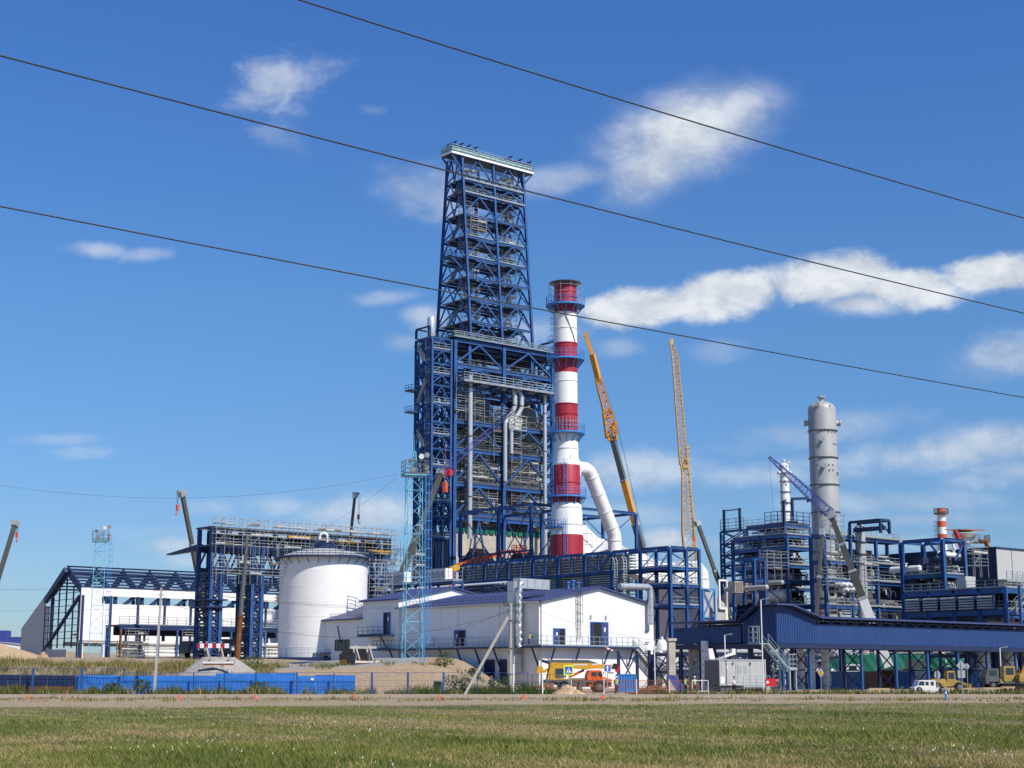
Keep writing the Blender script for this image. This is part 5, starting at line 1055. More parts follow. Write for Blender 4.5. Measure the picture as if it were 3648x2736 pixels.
# long low pipe gallery in front of the hall
gp = at(*q('z4', 945, 1050), 292); GO = Vector((gp.x, gp.y, 4.2)); pg = thing('pipe_trestle', 'low blue roofed trestle stacked with silver pipes in front of the white hall', 'pipe rack', GO, TH); gh = gp.z-GO.z; GL = ax(1010, 0, gh, GO)
mb = MB(); mb.box(0, 0, gh-.25, GL, 6, gh); mb.box(0, -.05, gh-.9, GL, .25, gh-.26); mb.build('roof', 'dark_blue_steel', pg)
mb = MB(); mb.box(.2, 2.8, gh-1.9, GL, 3.0, gh-.3); mb.build('back_panel', 'navy', pg)
for k in range(10): mb = MB(); x = .3+(GL-.6)*k/9; mb.bar((x, .1, -.5), (x, .1, gh-.9), .35); mb.build('column', 'blue_steel' if k else 'rust', pg); mb = MB(); mb.bar((x, 5.8, -.5), (x, 5.8, gh-.3), .35); mb.build('column', 'blue_steel', pg)
for k in range(9): mb = MB(); z = .7+k*(gh-4)/8; rr = .1+.13*(k % 3); mb.tube((0, .6+.3*(k % 2), z), (GL, .6+.3*(k % 2), z), rr, 8); mb.build('pipe', 'galv' if k % 2 else 'white_cement', pg)
mb = MB(); mb.box(-1, -.6, .1, GL, -.2, .5); mb.build('edge_beam', 'violet_blue', pg); mb = MB(); railing(mb, [(0, .2, gh), (GL, .2, gh)], 1.5, 3, 2, .04); mb.build('railing', 'rail', pg)
for k, x in enumerate((1.0, GL*.36, GL*.74)): scaffold('scaffold', ['pipe scaffold at the left end of the low silver pipe trestle', 'pipe scaffold in front of the low silver pipe trestle, near the concrete post', 'pipe scaffold of the low silver pipe trestle nearest the tank'][k], GO+A*x+B*-1.6, TH, [0, 2, 4], [0, 1.2], -.5, gh-1.5, 1.9, 'scaffolds along the low pipe trestle', .5)
# ---------------------------------------------------------------- scaffolded conveyor trestle behind the tank
lp = at(*q('z5', 340, 275), 268); LO = Vector((lp.x, lp.y, 4.2)); lt = thing('conveyor_trestle', 'high dark blue conveyor trestle on lattice legs behind the white tank', 'steel structure', LO, TH); lt_h = lp.z-LO.z
LL = ax(qu('z5', 1745), 0, lt_h, LO); ld = by(qu('z5', 232), 0, lt_h, LO); lb1 = zv(qv('z5', 430), 268)-LO.z; lb2 = zv(qv('z5', 625), 268)-LO.z
mb = MB(); mb.box(-.4, -.3, lt_h-.2, LL, ld+.3, lt_h); mb.build('roof', 'dark_blue_steel', lt)
mb = MB(); mb.box(0, 0, lb1, LL, ld, lb1+.3); mb.box(0, 0, lb1-.9, LL, .4, lb1-.01); mb.box(0, ld-.4, lb1-.9, LL, ld, lb1-.01); mb.build('floor', 'dark_blue_steel', lt)
mb = MB(); mb.box(.5, ld*.45, lb1+.6, LL-.5, ld*.55, lt_h-1.0); mb.build('conveyor_belt', 'dark', lt)
mb = MB(); mb.box(0, .0, lb2, LL*.98, .4, lb2+.7); mb.box(0, ld-.4, lb2, LL*.98, ld, lb2+.7); mb.build('lower_chord', 'dark_blue_steel', lt)
n_ = 12
for k in range(n_+1):
    x = LL*k/n_; mb = MB()
    for y in (.1, ld-.1): mb.bar((x, y, lb1), (x, y, lt_h-.2), .35)
    mb.build('gallery_post', 'blue_steel', lt)
    if k < n_:
        x1 = LL*(k+1)/n_; xm = (x+x1)/2
        for y in (.2, ld-.2): mb = MB(); mb.bar((x, y, lb2+.4), (xm, y, lb1-.4), .26); mb.bar((xm, y, lb1-.4), (x1, y, lb2+.4), .26); mb.build('truss_web', 'dark_blue_steel', lt)
def leg(x0, x1):
    for (x, y) in ((x0, 0), (x1, 0), (x0, ld), (x1, ld)): mb = MB(); mb.ibeam((x, y, -1), (x, y, lt_h-.3), .62, .62); mb.build('column', 'blue_steel', lt)
    m_ = 9
    for k in range(m_):
        z0, z1 = lb2*k/m_-.4, lb2*(k+1)/m_-.4; mb = MB()
        for (p, q_) in (((x0, 0), (x1, 0)), ((x0, ld), (x1, ld)), ((x0, 0), (x0, ld)), ((x1, 0), (x1, ld))):
            mb.bar((*p, z0), (*q_, z1), .26); mb.bar((*q_, z0), (*p, z1), .255); mb.bar((*p, z1), (*q_, z1), .3)
        mb.build('leg_brace', 'dark_blue_steel', lt)
lgx = [ax(qu('z5', x), 0, 8, LO) for x in (318, 398, 645, 722)]; leg(lgx[0], lgx[1]); leg(lgx[2], lgx[3]); leg(LL*.62, LL*.66); leg(LL*.93, LL*.97)
for z in (lb2-5, 9.0): mb = MB(); mb.box(-.8, -.8, z, lgx[1]+1, ld+.8, z+.25); mb.build('service_deck', 'dark_blue_steel', lt)
mb = MB(); zz = zv(qv('z5', 440), 268)-LO.z; mb.prism([(0, ld, zz-.3), (0, ld, zz+.8), (-1.5, ld+8.5, zz-.5), (-1.5, ld+8.5, zz-.7)], (1, 0, 0)); mb.build('cantilever_roof', 'dark_blue_steel', lt)
s = scaffold('scaffold', 'long pipe scaffold with pale planks hung along the high conveyor trestle', LO+B*-1.7, TH, [LL*k/22 for k in range(23)], [0, 1.3], lb1-1.5, lt_h+1.0, 1.75, None, .75)
s = scaffold('scaffold', 'pipe scaffold standing on the roof of the high conveyor trestle', LO+B*1.0, TH, [LL*k/14 for k in range(15)], [0, ld-2], lt_h, lt_h+.9, 1.5, None, .25)
s = scaffold('scaffold', 'pipe scaffold between the lattice legs below the high conveyor trestle', LO+B*-1.7, TH, [lgx[0]+k*2.2 for k in range(12)], [0, 1.3], lb2-2.2, lb2+2.2, 1.8, None, .6)
s = scaffold('scaffold', 'tall pipe scaffold at the right end of the high conveyor trestle', LO+A*(LL-.2)+B*.5, TH, [0, 2.2, 4.4, 6.6, 8.8], [0, 2, 4], 6, lt_h-1, 2.0, None, .35)
s = scaffold('scaffold', 'pipe scaffold tower between the white tank and the cyan light mast', at(*q('b7', 1875, 940), 240)-ZZ*4, TH, [0, 1.6, 3.2], [0, 1.6], -4, 11, 1.8, None, .3)
for k, (xf, yy, zz) in enumerate(((.40, -.4, lt_h-1.0), (.66, -.5, lt_h-1.3), (.86, -.5, lb1+.8))): 
    o_ = thing('yellow_pipe', ['yellow gas pipe on the conveyor trestle left of the tank roof vent', 'yellow gas pipe on the conveyor trestle right of the tank roof vent', 'yellow gas pipe low on the right part of the conveyor trestle'][k], 'pipe', LO+A*(LL*xf)+B*yy+ZZ*zz, TH); mb = MB(); mb.tube((0, 0, 0), (LL*.14, 0, 0), .28, 10); mb.build('pipe', 'crane_yellow', o_); mb = MB(); mb.tube((LL*.07-.15, 0, 0), (LL*.07+.15, 0, 0), .36, 10); mb.build('flange', 'crane_yellow', o_)
# old rusty pole
o_ = at(*q('z5', 540, 1270), 222); z0 = gz(o_.x, o_.y)-.3; tp = at(*q('z5', 622, 345), 222); rpz = thing('wooden_pole', 'tall leaning pole, grey above and rusty brown below, left of the white tank', 'pole', Vector((o_.x, o_.y, z0))); d = tp-rpz.location; mb = MB(); mb.tube((0, 0, 0), d*.36, .42, 12, .36); mb.build('lower_shaft', 'rust', rpz, 'rusty brown lower third'); mb = MB(); mb.tube(d*.36, d, .33, 12, .2); mb.build('upper_shaft', 'crane_grey', rpz)
mb = MB(); mb.tube(d*.35, d*.37, .45, 12); mb.build('collar', 'rust', rpz)
# ---------------------------------------------------------------- lattice light masts
def mast(u, vb, Y, vt, vs, w, label):
    b = at(u, vb, Y); z0 = gz(b.x, Y)-.2; o = thing('light_mast', label, 'light mast', Vector((b.x, Y, z0)), R(14), 'lattice light masts'); h = zv(vt, Y)-z0; hs_ = zv(vs, Y)-z0; k_ = w/2.0
    mb = MB(); c = []
    for i, j in ((-1, -1), (1, -1), (1, 1), (-1, 1)): mb.tube((i*w*.56, j*w*.56, 0), (i*w*.44, j*w*.44, h), .05*k_, 6)
    mb.build('leg', 'cyan_steel', o); n_ = 13
    for k in range(n_):
        mb = MB(); z0_, z1_ = h*k/n_, h*(k+1)/n_; a, b_ = w*(.56-.12*k/n_), w*(.56-.12*(k+1)/n_)
        for (p, q_) in (((-1, -1), (1, -1)), ((1, -1), (1, 1)), ((1, 1), (-1, 1)), ((-1, 1), (-1, -1))):
            s_ = k % 2; P1 = (p[0]*a, p[1]*a, z0_) if s_ else (q_[0]*a, q_[1]*a, z0_); P2 = (q_[0]*b_, q_[1]*b_, z1_) if s_ else (p[0]*b_, p[1]*b_, z1_); mb.bar(P1, P2, .05*k_)
            if k % 3 == 2: mb.bar((p[0]*b_, p[1]*b_, z1_), (q_[0]*b_, q_[1]*b_, z1_), .055*k_)
        mb.build('lattice_panel', 'cyan_steel', o)
    mb = MB(); ladder(mb, (w*.75, 0, .5), h+.6, (0, 1, 0), .5, True, (1, 0, 0)); mb.build('caged_ladder', 'light_blue_steel', o)
    pw = w*.7; mb = MB(); mb.box(-pw, -pw, h, pw, pw, h+.14); mb.build('platform', 'cyan_steel', o); mb = MB(); railing(mb, [(-pw, -pw, h+.14), (pw, -pw, h+.14), (pw, pw, h+.14), (-pw, pw, h+.14), (-pw, -pw, h+.14)], 1.9*k_*.9, 3, 1.1, .03); mb.build('railing', 'crane_grey', o)
    mb = MB(); lattice(mb, (0, 0, h+.1), (0, 0, h+(hs_-h)*.6), .75*k_, .3*k_, 6, .06, .04, side=(1, 0, 0)); mb.tube((0, 0, h+(hs_-h)*.6), (0, 0, hs_), .035, 6, .012); mb.build('lightning_rod', 'cyan_steel', o)
    for (x, y, z, rr) in ((.45, -.9, 2.5, .38), (1.0, -.7, 2.75, .34), (-.5, -.85, 1.9, .32), (-.3, -.95, .75, .36), (1.05, -.3, 1.2, .33), (1.05, -.4, .55, .33)):
        mb = MB(); p = Vector((x*pw, y*pw, h+z*k_*.95)); dd = Vector((x*.4, -1, -.35)).normalized(); mb.path([p-dd*.42*k_, p-dd*.2*k_, p+dd*.05*k_, p+dd*.1*k_], [.1*k_, rr*.6*k_, rr*k_, rr*k_], 14); f_ = mb.build('floodlight', 'galv', o); mb = MB(); mb.path([p+dd*.101*k_, p+dd*.13*k_], rr*.88*k_, 14); mb.build('lens', 'sign_white' if rr == .38 else 'sign_back', f_)
        mb = MB(); mb.bar((p.x, p.y, h+.14), p-dd*.3*k_, .05*k_); mb.build('lamp_arm', 'crane_grey', o)
    return o
mast(1468, 2365, 186, 1697, 1548, 1.9, 'cyan lattice light mast standing in front of the white building')
mast(338, 2340, 292, 1930, 1832, 2.1, 'distant cyan lattice light mast in front of the unfinished hall')
# ---------------------------------------------------------------- cranes
def carrier(root, col='crane_grey', cabcol='crane_yellow', L=11.0, w=2.6):
    mb = MB(); mb.box(-L*.5, -w*.5, .9, L*.5, w*.5, 1.45); mb.box(-L*.32, -w*.45, 1.46, L*.15, w*.45, 2.3); mb.build('chassis', col, root)
    mb = MB(); mb.prism([(L*.36, -w*.5, 1.0), (L*.56, -w*.5, 1.0), (L*.56, -w*.5, 2.1), (L*.52, -w*.5, 3.0), (L*.36, -w*.5, 3.0)], (0, w, 0)); c = mb.build('cab', cabcol, root); mb = MB(); mb.box(L*.4, -w*.5-.02, 2.1, L*.5, w*.5+.02, 2.8); mb.build('window', 'glass', c)
    for k in range(4):
        for s in (-1, 1): mb = MB(); x = -L*.4+k*L*.26; mb.tube((x, s*w*.5-.17, .55), (x, s*w*.5+.17, .55), .55, 18); t_ = mb.build('wheel', 'rubber', root); mb = MB(); mb.tube((x, s*(w*.5+.16), .55), (x, s*(w*.5+.2), .55), .28, 12); mb.build('rim', 'galv', t_)
    mb = MB(); mb.box(-L*.45, -w*.5, 2.31, -L*.2, w*.5, 3.5); mb.build('counterweight', col, root)
def boom_crane(label, p0, p1, w0, w1, secs, mats, cabcol='crane_yellow', hook=None, pivot=3.0, fr=None):
    """p0 lower visible boom point, p1 tip; the boom is continued down to its slewing pivot"""
    d = (p1-p0).normalized(); zg = gz(p0.x, p0.y); t = (p0.z-(zg+pivot))/d.z; B0 = p0-d*t; root = thing('mobile_crane', label, 'crane', Vector((B0.x, B0.y, gz(B0.x, B0.y))), math.atan2(d.y, d.x) if abs(d.x)+abs(d.y) > .05 else 0.)
    carrier(root, 'crane_grey', cabcol); b = lc(B0, root.location, root.rotation_euler.z); e = lc(p1, root.location, root.rotation_euler.z); v = e-b
    for k in range(secs):
        mb = MB(); wa_ = w0+(w1-w0)*k/max(1, secs-1); s0, s1 = (fr[k]-.01, fr[k+1]) if fr else (k/secs-(.02 if k else 0), (k+1)/secs)
        a_, c_ = b+v*s0, b+v*s1; mb.bar(a_, c_, wa_*.8, wa_); o_ = mb.build('boom_section', mats[k % len(mats)], root); mb = MB(); mb.bar(c_-v.normalized()*.35, c_, wa_*.92, wa_*1.12); mb.build('collar', 'galv' if mats[0] != 'crane_orange' else 'crane_orange', o_)
    mb = MB(); dn = v.normalized(); mb.bar(e-dn*.2, e+dn*.9, w1*1.5, w1*1.7); mb.bar(e+dn*.6, e+dn*.6+Vector((.9, 0, .1)), w1*.8); mb.build('boom_head', 'galv', root)
    if hook:
        mb = MB(); hp2 = e+dn*.6+Vector((.8, 0, 0)); mb.bar(hp2, hp2-ZZ*hook, .05); mb.bar(hp2+Vector((.3, 0, 0)), hp2-ZZ*hook+Vector((.1, 0, 0)), .05); mb.build('hoist_rope', 'wire', root); mb = MB(); z = hp2-ZZ*hook; mb.bar(z-ZZ*.1, z-ZZ*1.2, .5, .35); mb.path([z-ZZ*1.3, z-ZZ*1.8, z+Vector((.25, 0, -2.1)), z+Vector((.4, 0, -1.8))], .1, 8); mb.build('hook_block', 'orange_red', root)
    mb = MB(); mb.bar(b+v*.02+Vector((1.5, 0, -1.2)), b+v*.16, .4); mb.build('lift_cylinder', 'galv', root)
    return root, b, e
boom_crane('distant telescopic crane boom at the far left edge', at(-6, 2060, 300), at(52, 1872, 305), .95, .8, 2, ['boom_olive'], hook=1.6)
boom_crane('dark telescopic crane boom left of the conveyor trestle', at(702, 2030, 285), at(650, 1765, 282), .95, .7, 3, ['boom_olive'], 'boom_olive', hook=2.2)
boom_crane('thin dark crane boom rising behind the conveyor trestle', at(1250, 1900, 330), at(1264, 1770, 330), .95, .7, 2, ['rust', 'boom_olive'], hook=4.2)
boom_crane('dark telescopic crane boom beside the lattice tower crane', at(*q('z7', 245, 715), 305), at(*q('z7', 82, 262), 303), .95, .65, 3, ['crane_grey'], hook=2.6)
# violet lattice jib crane in front of the drums
rt, b, e = boom_crane('olive telescopic crane with a violet lattice jib in front of the coke drums', at(*q('b6', 815, 930), 283), at(*q('b6', 1058, 300), 290), 1.25, .85, 3, ['boom_olive'])
j0, j1 = at(*q('b6', 1060, 280), 290), at(1829, 1462, 294); rz_ = rt.rotation_euler.z; mb = MB(); lattice(mb, lc(j0, rt.location, rz_), lc(j1, rt.location, rz_), 1.3, .5, 20, .11, .055); mb.build('lattice_jib', 'violet_blue', rt)
mb = MB(); p = lc(at(*q('b6', 1148, 275), 290.5), rt.location, rz_); mb.bar(p-ZZ*.6, p+ZZ*.6, 1.2, 1.4); mb.build('winch', 'sign_red', rt); mb = MB(); p2 = lc(at(*q('b6', 1115, 445), 289), rt.location, rz_); mb.bar(p2+ZZ*8, p2, .06); mb.bar(p2+ZZ*.9, p2-ZZ*1.0, 1.0, .6); mb.build('hook_block', 'orange_red', rt)
# big orange telescopic crane with lattice fly jib
OY = 345.0; root, b, e = boom_crane('big grey and orange telescopic crane with a tall fly jib right of the chimney', at(*q('b2', 1110, 1150), OY), at(*q('z6', 352, 890), OY+4), 1.6, 1.15, 5, ['crane_grey', 'crane_orange', 'crane_grey', 'crane_orange', 'crane_grey'], 'crane_orange')
rz_ = root.rotation_euler.z; L_ = lambda k, x, y: lc(at(*q(k, x, y), OY+4), root.location, rz_)
mb = MB(); lattice(mb, L_('z6', 352, 885), L_('z6', 318, 715), 2.6, 1.9, 4, .3, .2); lattice(mb, L_('z6', 330, 760), L_('z6', 255, 490), 1.7, 1.2, 9, .22, .12); mb.build('lattice_jib', 'crane_orange', root)
mb = MB(); mb.bar(L_('z6', 320, 895), L_('z6', 386, 888), 1.3, 1.6); mb.bar(L_('z6', 345, 840), L_('z6', 382, 790), .7, .8); mb.bar(L_('z6', 340, 880), L_('z6', 380, 800), .3); mb.build('jib_base', 'crane_orange', root)
mb = MB(); mb.bar(L_('z6', 262, 510), L_('z6', 215, 320), 1.15, 1.0); mb.bar(L_('z6', 216, 322), L_('z6', 168, 182), .8, .75); mb.bar(L_('z6', 158, 178), L_('z6', 180, 184), .9, .9); mb.bar(L_('z6', 172, 180), L_('z6', 175, 148), .08); mb.build('fly_jib', 'crane_orange', root)
mb = MB(); mb.bar(L_('z6', 170, 182), L_('z6', 384, 790), .07); mb.bar(L_('z6', 384, 790), L_('b2', 1165, 1150), .07); mb.build('pendant_rope', 'wire', root)
# tan lattice boom crawler crane
CYY = 390.0; b0 = at(2472, 2330, CYY); cr = thing('lattice_crane', 'tall tan lattice boom crane standing behind the pipe rack', 'crane', Vector((b0.x+2, CYY, gz(b0.x, CYY))), 0); L_ = lambda x, y: lc(at(*q('z6', x, y), CYY), cr.location, 0)
fo_ = lc(at(2492, 2300, CYY), cr.location, 0); el = L_(862, 1110)
mb = MB(); lattice(mb, Vector((fo_.x, fo_.y, 2.5)), L_(882, 1560), 3.0, 2.9, 10, .3, .12); lattice(mb, L_(882, 1560), L_(864, 1150), 2.9, 1.7, 16, .3, .12); lattice(mb, L_(864, 1155), L_(852, 1075), 1.7, 1.5, 2, .3, .2); mb.build('main_boom', 'lattice_tan', cr)
mb = MB(); lattice(mb, L_(850, 1080), L_(790, 340), 1.9, 1.5, 28, .22, .11); lattice(mb, L_(790, 340), L_(766, 240), 1.5, .6, 5, .2, .1); mb.build('luffing_jib', 'lattice_tan', cr)
mb = MB(); mb.bar(L_(845, 1105), L_(890, 1100), 1.8, 1.2); mb.bar(L_(858, 1060), L_(890, 1052), .8, 1.0); mb.bar(L_(862, 962), L_(888, 962), .7, .6); mb.bar(L_(885, 965), L_(884, 1050), .3); mb.bar(L_(850, 1080), L_(872, 968), .3); mb.bar(L_(838, 1090), L_(828, 985), .25); mb.build('jib_heel', 'lattice_tan', cr)
mb = MB(); mb.bar(L_(752, 238), L_(778, 240), .9, .8); mb.bar(L_(770, 238), L_(768, 205), .5, .5); mb.bar(L_(752, 205), L_(752, 250), .2); mb.build('jib_head', 'lattice_tan', cr)
mb = MB(); mb.bar(L_(872, 962), L_(778, 240), .06); mb.bar(L_(890, 1100), L_(912, 1560), .06); mb.bar(L_(885, 1145), L_(908, 1148), .12); mb.build('pendant_rope', 'wire', cr)
mb = MB()
for s in (-2.6, 2.6): mb.prism([(-4, s-.5, .2), (-3.4, s-.5, 0), (3.4, s-.5, 0), (4, s-.5, .2), (4, s-.5, .8), (3.5, s-.5, 1.1), (-3.5, s-.5, 1.1), (-4, s-.5, .8)], (0, 1, 0))
mb.build('crawler_track', 'rubber', cr); mb = MB(); mb.box(-5, -1.6, 1.2, 2.6, 1.6, 3.6); mb.box(1.2, -2.6, 1.3, 3.2, -1.7, 3.5); mb.build('upperworks', 'lattice_tan', cr)
# blue jib crane at the right unit
BY_ = 226.0; root, b, e = boom_crane('dark telescopic crane with a blue lattice jib in front of the grey column', at(*q('z8', 365, 1370), BY_), at(*q('b5', 1520, 150), BY_+2), 1.2, .75, 4, ['white_paint', 'boom_olive', 'boom_olive', 'boom_olive'], 'white_paint', pivot=2.6, fr=(.01, .46, .64, .82, 1))
rz_ = root.rotation_euler.z; j0, j1 = lc(at(*q('b5', 1500, 105), BY_+2), root.location, rz_), lc(at(*q('b3', 120, 688), BY_+2), root.location, rz_)
mb = MB(); lattice(mb, j0, j0.lerp(j1, .62), 1.25, .85, 13, .11, .05); lattice(mb, j0.lerp(j1, .62), j1, .8, .3, 8, .09, .045); mb.build('lattice_jib', 'violet_blue', root); mb = MB(); mb.bar(j0+ZZ*.5, j0-ZZ*.6, .9, 1.0); mb.build('jib_heel', 'violet_blue', root)
mb = MB(); mb.bar(j1, lc(at(*q('b3', 175, 1360), BY_+2), root.location, rz_), .035); mb.build('hoist_rope', 'wire', root)
boom_crane('thin olive boom with a red tip in front of the grey column', at(*q('b5', 1325, 1430), 240), at(*q('b5', 1395, 385), 244), .65, .5, 3, ['boom_olive'])
# orange boom lift in front of the concrete table
LY = 296.0; bl0, bl1, bl2 = at(*q('b1', 740, 480), LY), at(*q('b1', 1410, 258), LY+6), at(*q('b1', 1590, 225), LY+7.5); root = thing('boom_lift', 'orange articulated boom lift raised in front of the concrete table', 'boom lift', Vector((bl0.x-.5, bl0.y, gz(bl0.x, bl0.y))), math.atan2((bl1-bl0).y, (bl1-bl0).x)); rz_ = root.rotation_euler.z; f = lambda p: lc(p, root.location, rz_)
p0, p1, p2 = f(bl0), f(bl1), f(bl2); mb = MB(); mb.bar(p0.lerp(p1, .18), p0.lerp(p1, .62), 1.2, 1.25); mb.build('boom_section', 'orange_red', root); mb = MB(); mb.bar(p0.lerp(p1, .6), p1, .75, .8); mb.build('boom_section', 'orange_red', root); mb = MB(); mb.bar(p0, p0.lerp(p1, .2), 1.0, 1.0); mb.build('boom_foot', 'crane_yellow', root)
mb = MB(); mb.bar(Vector((p0.x+.5, p0.y, 1.0)), p0, 1.1, 1.1); mb.build('lower_arm', 'orange_red', root); mb = MB(); mb.box(-1.6, -1.2, .45, 2.2, 1.2, 1.4); mb.build('chassis', 'orange_red', root)
for x in (-1.1, 1.6):
    for y in (-1.2, 1.2): mb = MB(); mb.tube((x, y-.2, .5), (x, y+.2, .5), .5, 14); mb.build('wheel', 'rubber', root)
mb = MB(); mb.bar(p1, p2, .5, .5); mb.bar(p1-ZZ*.8, p1+ZZ*.5, .8); mb.build('jib', 'orange_red', root); mb = MB(); c = p2+Vector((1.2, 0, -.4)); mb.box(c.x-1.2, c.y-.8, c.z-.1, c.x+1.2, c.y+.8, c.z+.05); railing(mb, [(c.x-1.2, c.y-.8, c.z), (c.x+1.2, c.y-.8, c.z), (c.x+1.2, c.y+.8, c.z), (c.x-1.2, c.y+.8, c.z), (c.x-1.2, c.y-.8, c.z)], 1.4, 3, 1.0, .05); mb.build('basket', 'orange_red', root)
# ---------------------------------------------------------------- grey distillation columns
def vessel(name, label, u, Y, vt, dia, mat_, rings=(), zb=None, n=40, holes=(), noz=True):
    p = at(u, vt, Y); z0 = gz(p.x, Y) if zb is None else zb; o = thing(name, label, 'column', Vector((p.x, Y, z0))); h = p.z-z0; r = dia/2
    mb = MB(); pr = [(r*1.02, 0), (r*1.02, 2), (r, 2.4), (r, h-r*.75)]+[(r*math.cos(a), h-r*.75+r*.62*math.sin(a)) for a in [R(x) for x in (15, 30, 45, 60, 75, 85)]]; mb.lathe(pr, n); mb.build('shell', mat_, o)
    for v in rings:
        z = zv(v, Y)-z0; mb = MB(); mb.lathe([(r, z-.12), (r+.22, z-.1), (r+.22, z+.06), (r, z+.1)], n, capb=False, capt=False); mb.build('stiffening_ring', 'crane_grey', o)
    for (uu, v, rr) in holes:
        z = zv(v, Y)-z0; xx = (uu-u)/F*(Y*CP+(p.z-H)*SP); xx = max(-r*.97, min(r*.97, xx)); yy = -math.sqrt(r*r-xx*xx); nn = Vector((xx, yy, 0)).normalized(); c = Vector((xx, yy, z)); mb = MB(); mb.path([c-nn*.1, c+nn*rr*1.3], rr*.85, 16); mb.path([c+nn*rr*1.15, c+nn*rr*1.5], rr*1.08, 16); mb.build('manhole' if rr > .25 else 'nozzle', mat_ if rr > .2 else 'crane_grey', o)
    if noz: mb = MB(); mb.lathe([(r*.17, h-r*.3), (r*.17, h+.35), (r*.32, h+.37), (r*.32, h+.55), (r*.12, h+.6), (.05, h+.9)], 16); mb.build('top_nozzle', mat_, o)
    return o, h, r
gu = 2926; GYv = 300.0; B3 = lambda x, y: q('b3', x, y)
o, h, r = vessel('distillation_column', 'tall fat grey distillation column standing in the right process unit', gu, GYv, 1424, 5.35, 'grey_vessel', [qv('b3', y) for y in (412, 703, 993, 1285)], holes=[(*B3(618, 148), .42), (*B3(650, 520), .42), (*B3(658, 803), .45), (*B3(740, 1405), .42), (*B3(803, 868), .25)]+[(*B3(x, y), .12) for x, y in ((745, 155), (720, 432), (757, 434), (787, 436), (770, 562), (797, 565), (572, 575), (590, 790), (708, 790), (750, 788), (712, 845), (752, 843), (598, 1128))])
mb = MB(); z = zv(qv('b3', 325), GYv)-o.location.z; 
for s in (-1, 1): mb.tube((s*(r-.1), 0, z), (s*(r+.75), 0, z), .52, 16); mb.tube((s*(r+.6), 0, z), (s*(r+.78), 0, z), .68, 16)
mb.build('lifting_trunnion', 'grey_vessel', o); mb = MB(); z = zv(qv('b3', 1155), GYv)-o.location.z; mb.tube((-r+.1, 0, z), (-r-.8, 0, z), .28, 12); mb.tube((-r-.65, 0, z), (-r-.82, 0, z), .42, 12); mb.build('nozzle', 'crane_grey', o)
o, h, r = vessel('distillation_column', 'slim white column with a studded top behind the blue jib', 2793, 350, 1648, 2.0, 'white_cement', [qv('b3', y) for y in (950, 1065, 1180, 1275)], holes=[(*B3(340, 755), .3), (*B3(285, 1145), .32), (*B3(300, 790), .14), (*B3(345, 800), .14), (*B3(292, 985), .14), (*B3(360, 960), .14), (*B3(292, 1195), .14), (*B3(345, 1195), .14)])
mb = MB(); z = h-2.3
for a in range(0, 360, 40): c = Vector((math.cos(R(a)), math.sin(R(a)), 0)); mb.path([c*r*.9+ZZ*z, c*(r+.45)+ZZ*z, c*(r+.6)+ZZ*(z+.0)], [.3, .34, .18], 10); mb.path([c*r*.9+ZZ*(z-2.0), c*(r+.3)+ZZ*(z-2.0)], .14, 8)
mb.build('head_nozzle', 'white_cement', o)
vessel('distillation_column', 'small grey column with a flat head inside the right blue frame', qu('b4', 45), 268, qv('b4', 318), 1.75, 'grey_vessel', [qv('b4', y) for y in (560, 720, 845)], holes=[(*q('b4', 60, 380), .3)])
# small striped chimney and silver vessel beyond
def small_stack():
    Y = 380.0; u = 3352; p = at(u, qv('b4', 118), Y); o = thing('chimney', 'small distant orange red and white chimney beyond the right unit', 'chimney', Vector((p.x, Y, gz(p.x, Y)))); r = 1.0; vs_ = [118, 205, 285, 365, 455, 510]; cols = ['orange_red', 'white_paint', 'orange_red', 'white_paint', 'orange_red']; z_ = [zv(qv('b4', v), Y)-o.location.z for v in vs_]
    for k in range(5): mb = MB(); mb.lathe([(r+.02*k, z_[k+1]), (r+.02*k-.005, z_[k])], 28, capb=False, capt=(k == 0)); mb.build('shell_band', cols[k], o)
    mb = MB(); mb.lathe([(r*1.05, 0), (r*1.05, z_[5])], 28, capt=False); mb.build('shell_band', 'white_paint', o); zp = zv(qv('b4', 192), Y)-o.location.z; mb = MB(); mb.lathe([(r, zp), (r*1.75, zp), (r*1.75, zp+.25), (r, zp+.25)], 28, capb=False, capt=False); mb.ring((0, 0, zp+1.3), r*1.72, .1, 24)
    for k in range(16): a = 6.283*k/16; mb.bar((r*1.72*math.cos(a), r*1.72*math.sin(a), zp), (r*1.72*math.cos(a), r*1.72*math.sin(a), zp+1.3), .1)
    mb.build('ring_platform', 'crane_grey', o); mb = MB(); zp = z_[0]; mb.lathe([(r*1.04, zp-1.0), (r*1.1, zp-.9), (r*1.1, zp-.6), (r*1.04, zp-.5)], 28, capb=False, capt=False); mb.build('cap_ring', 'orange_red', o)
    mb = MB(); ladder(mb, (-r-.2, 0, 4), z_[0]-3, (0, 1, 0), .5, True, (-1, 0, 0)); mb.build('caged_ladder', 'crane_grey', o)
small_stack()
Y = 370.0; p = at(*q('b4', 1435, 640), Y); o = thing('silver_vessel', 'silver bulb shaped vessel with red pipe and crown beyond the right unit', 'vessel', Vector((p.x, Y, gz(p.x, Y)))); zb_ = lambda y: zv(qv('b4', y), Y)-o.location.z
mb = MB(); mb.lathe([(1.2, 0), (1.2, zb_(590)), (1.9, zb_(575)), (1.9, zb_(520)), (2.6, zb_(505)), (3.0, zb_(455)), (2.5, zb_(440)), (.8, zb_(420)), (.6, zb_(405))], 28); mb.build('shell', 'silver', o)
mb = MB(); mb.lathe([(.3, zb_(420)), (2.6, zb_(412)), (2.6, zb_(400)), (.3, zb_(400))], 20); mb.bar((-4.5, 0, zb_(395)), (4.8, 0, zb_(402)), .25, .3); mb.bar((-3, .5, zb_(400)), (3, -.5, zb_(400)), .25); mb.build('crown', 'brick', o)
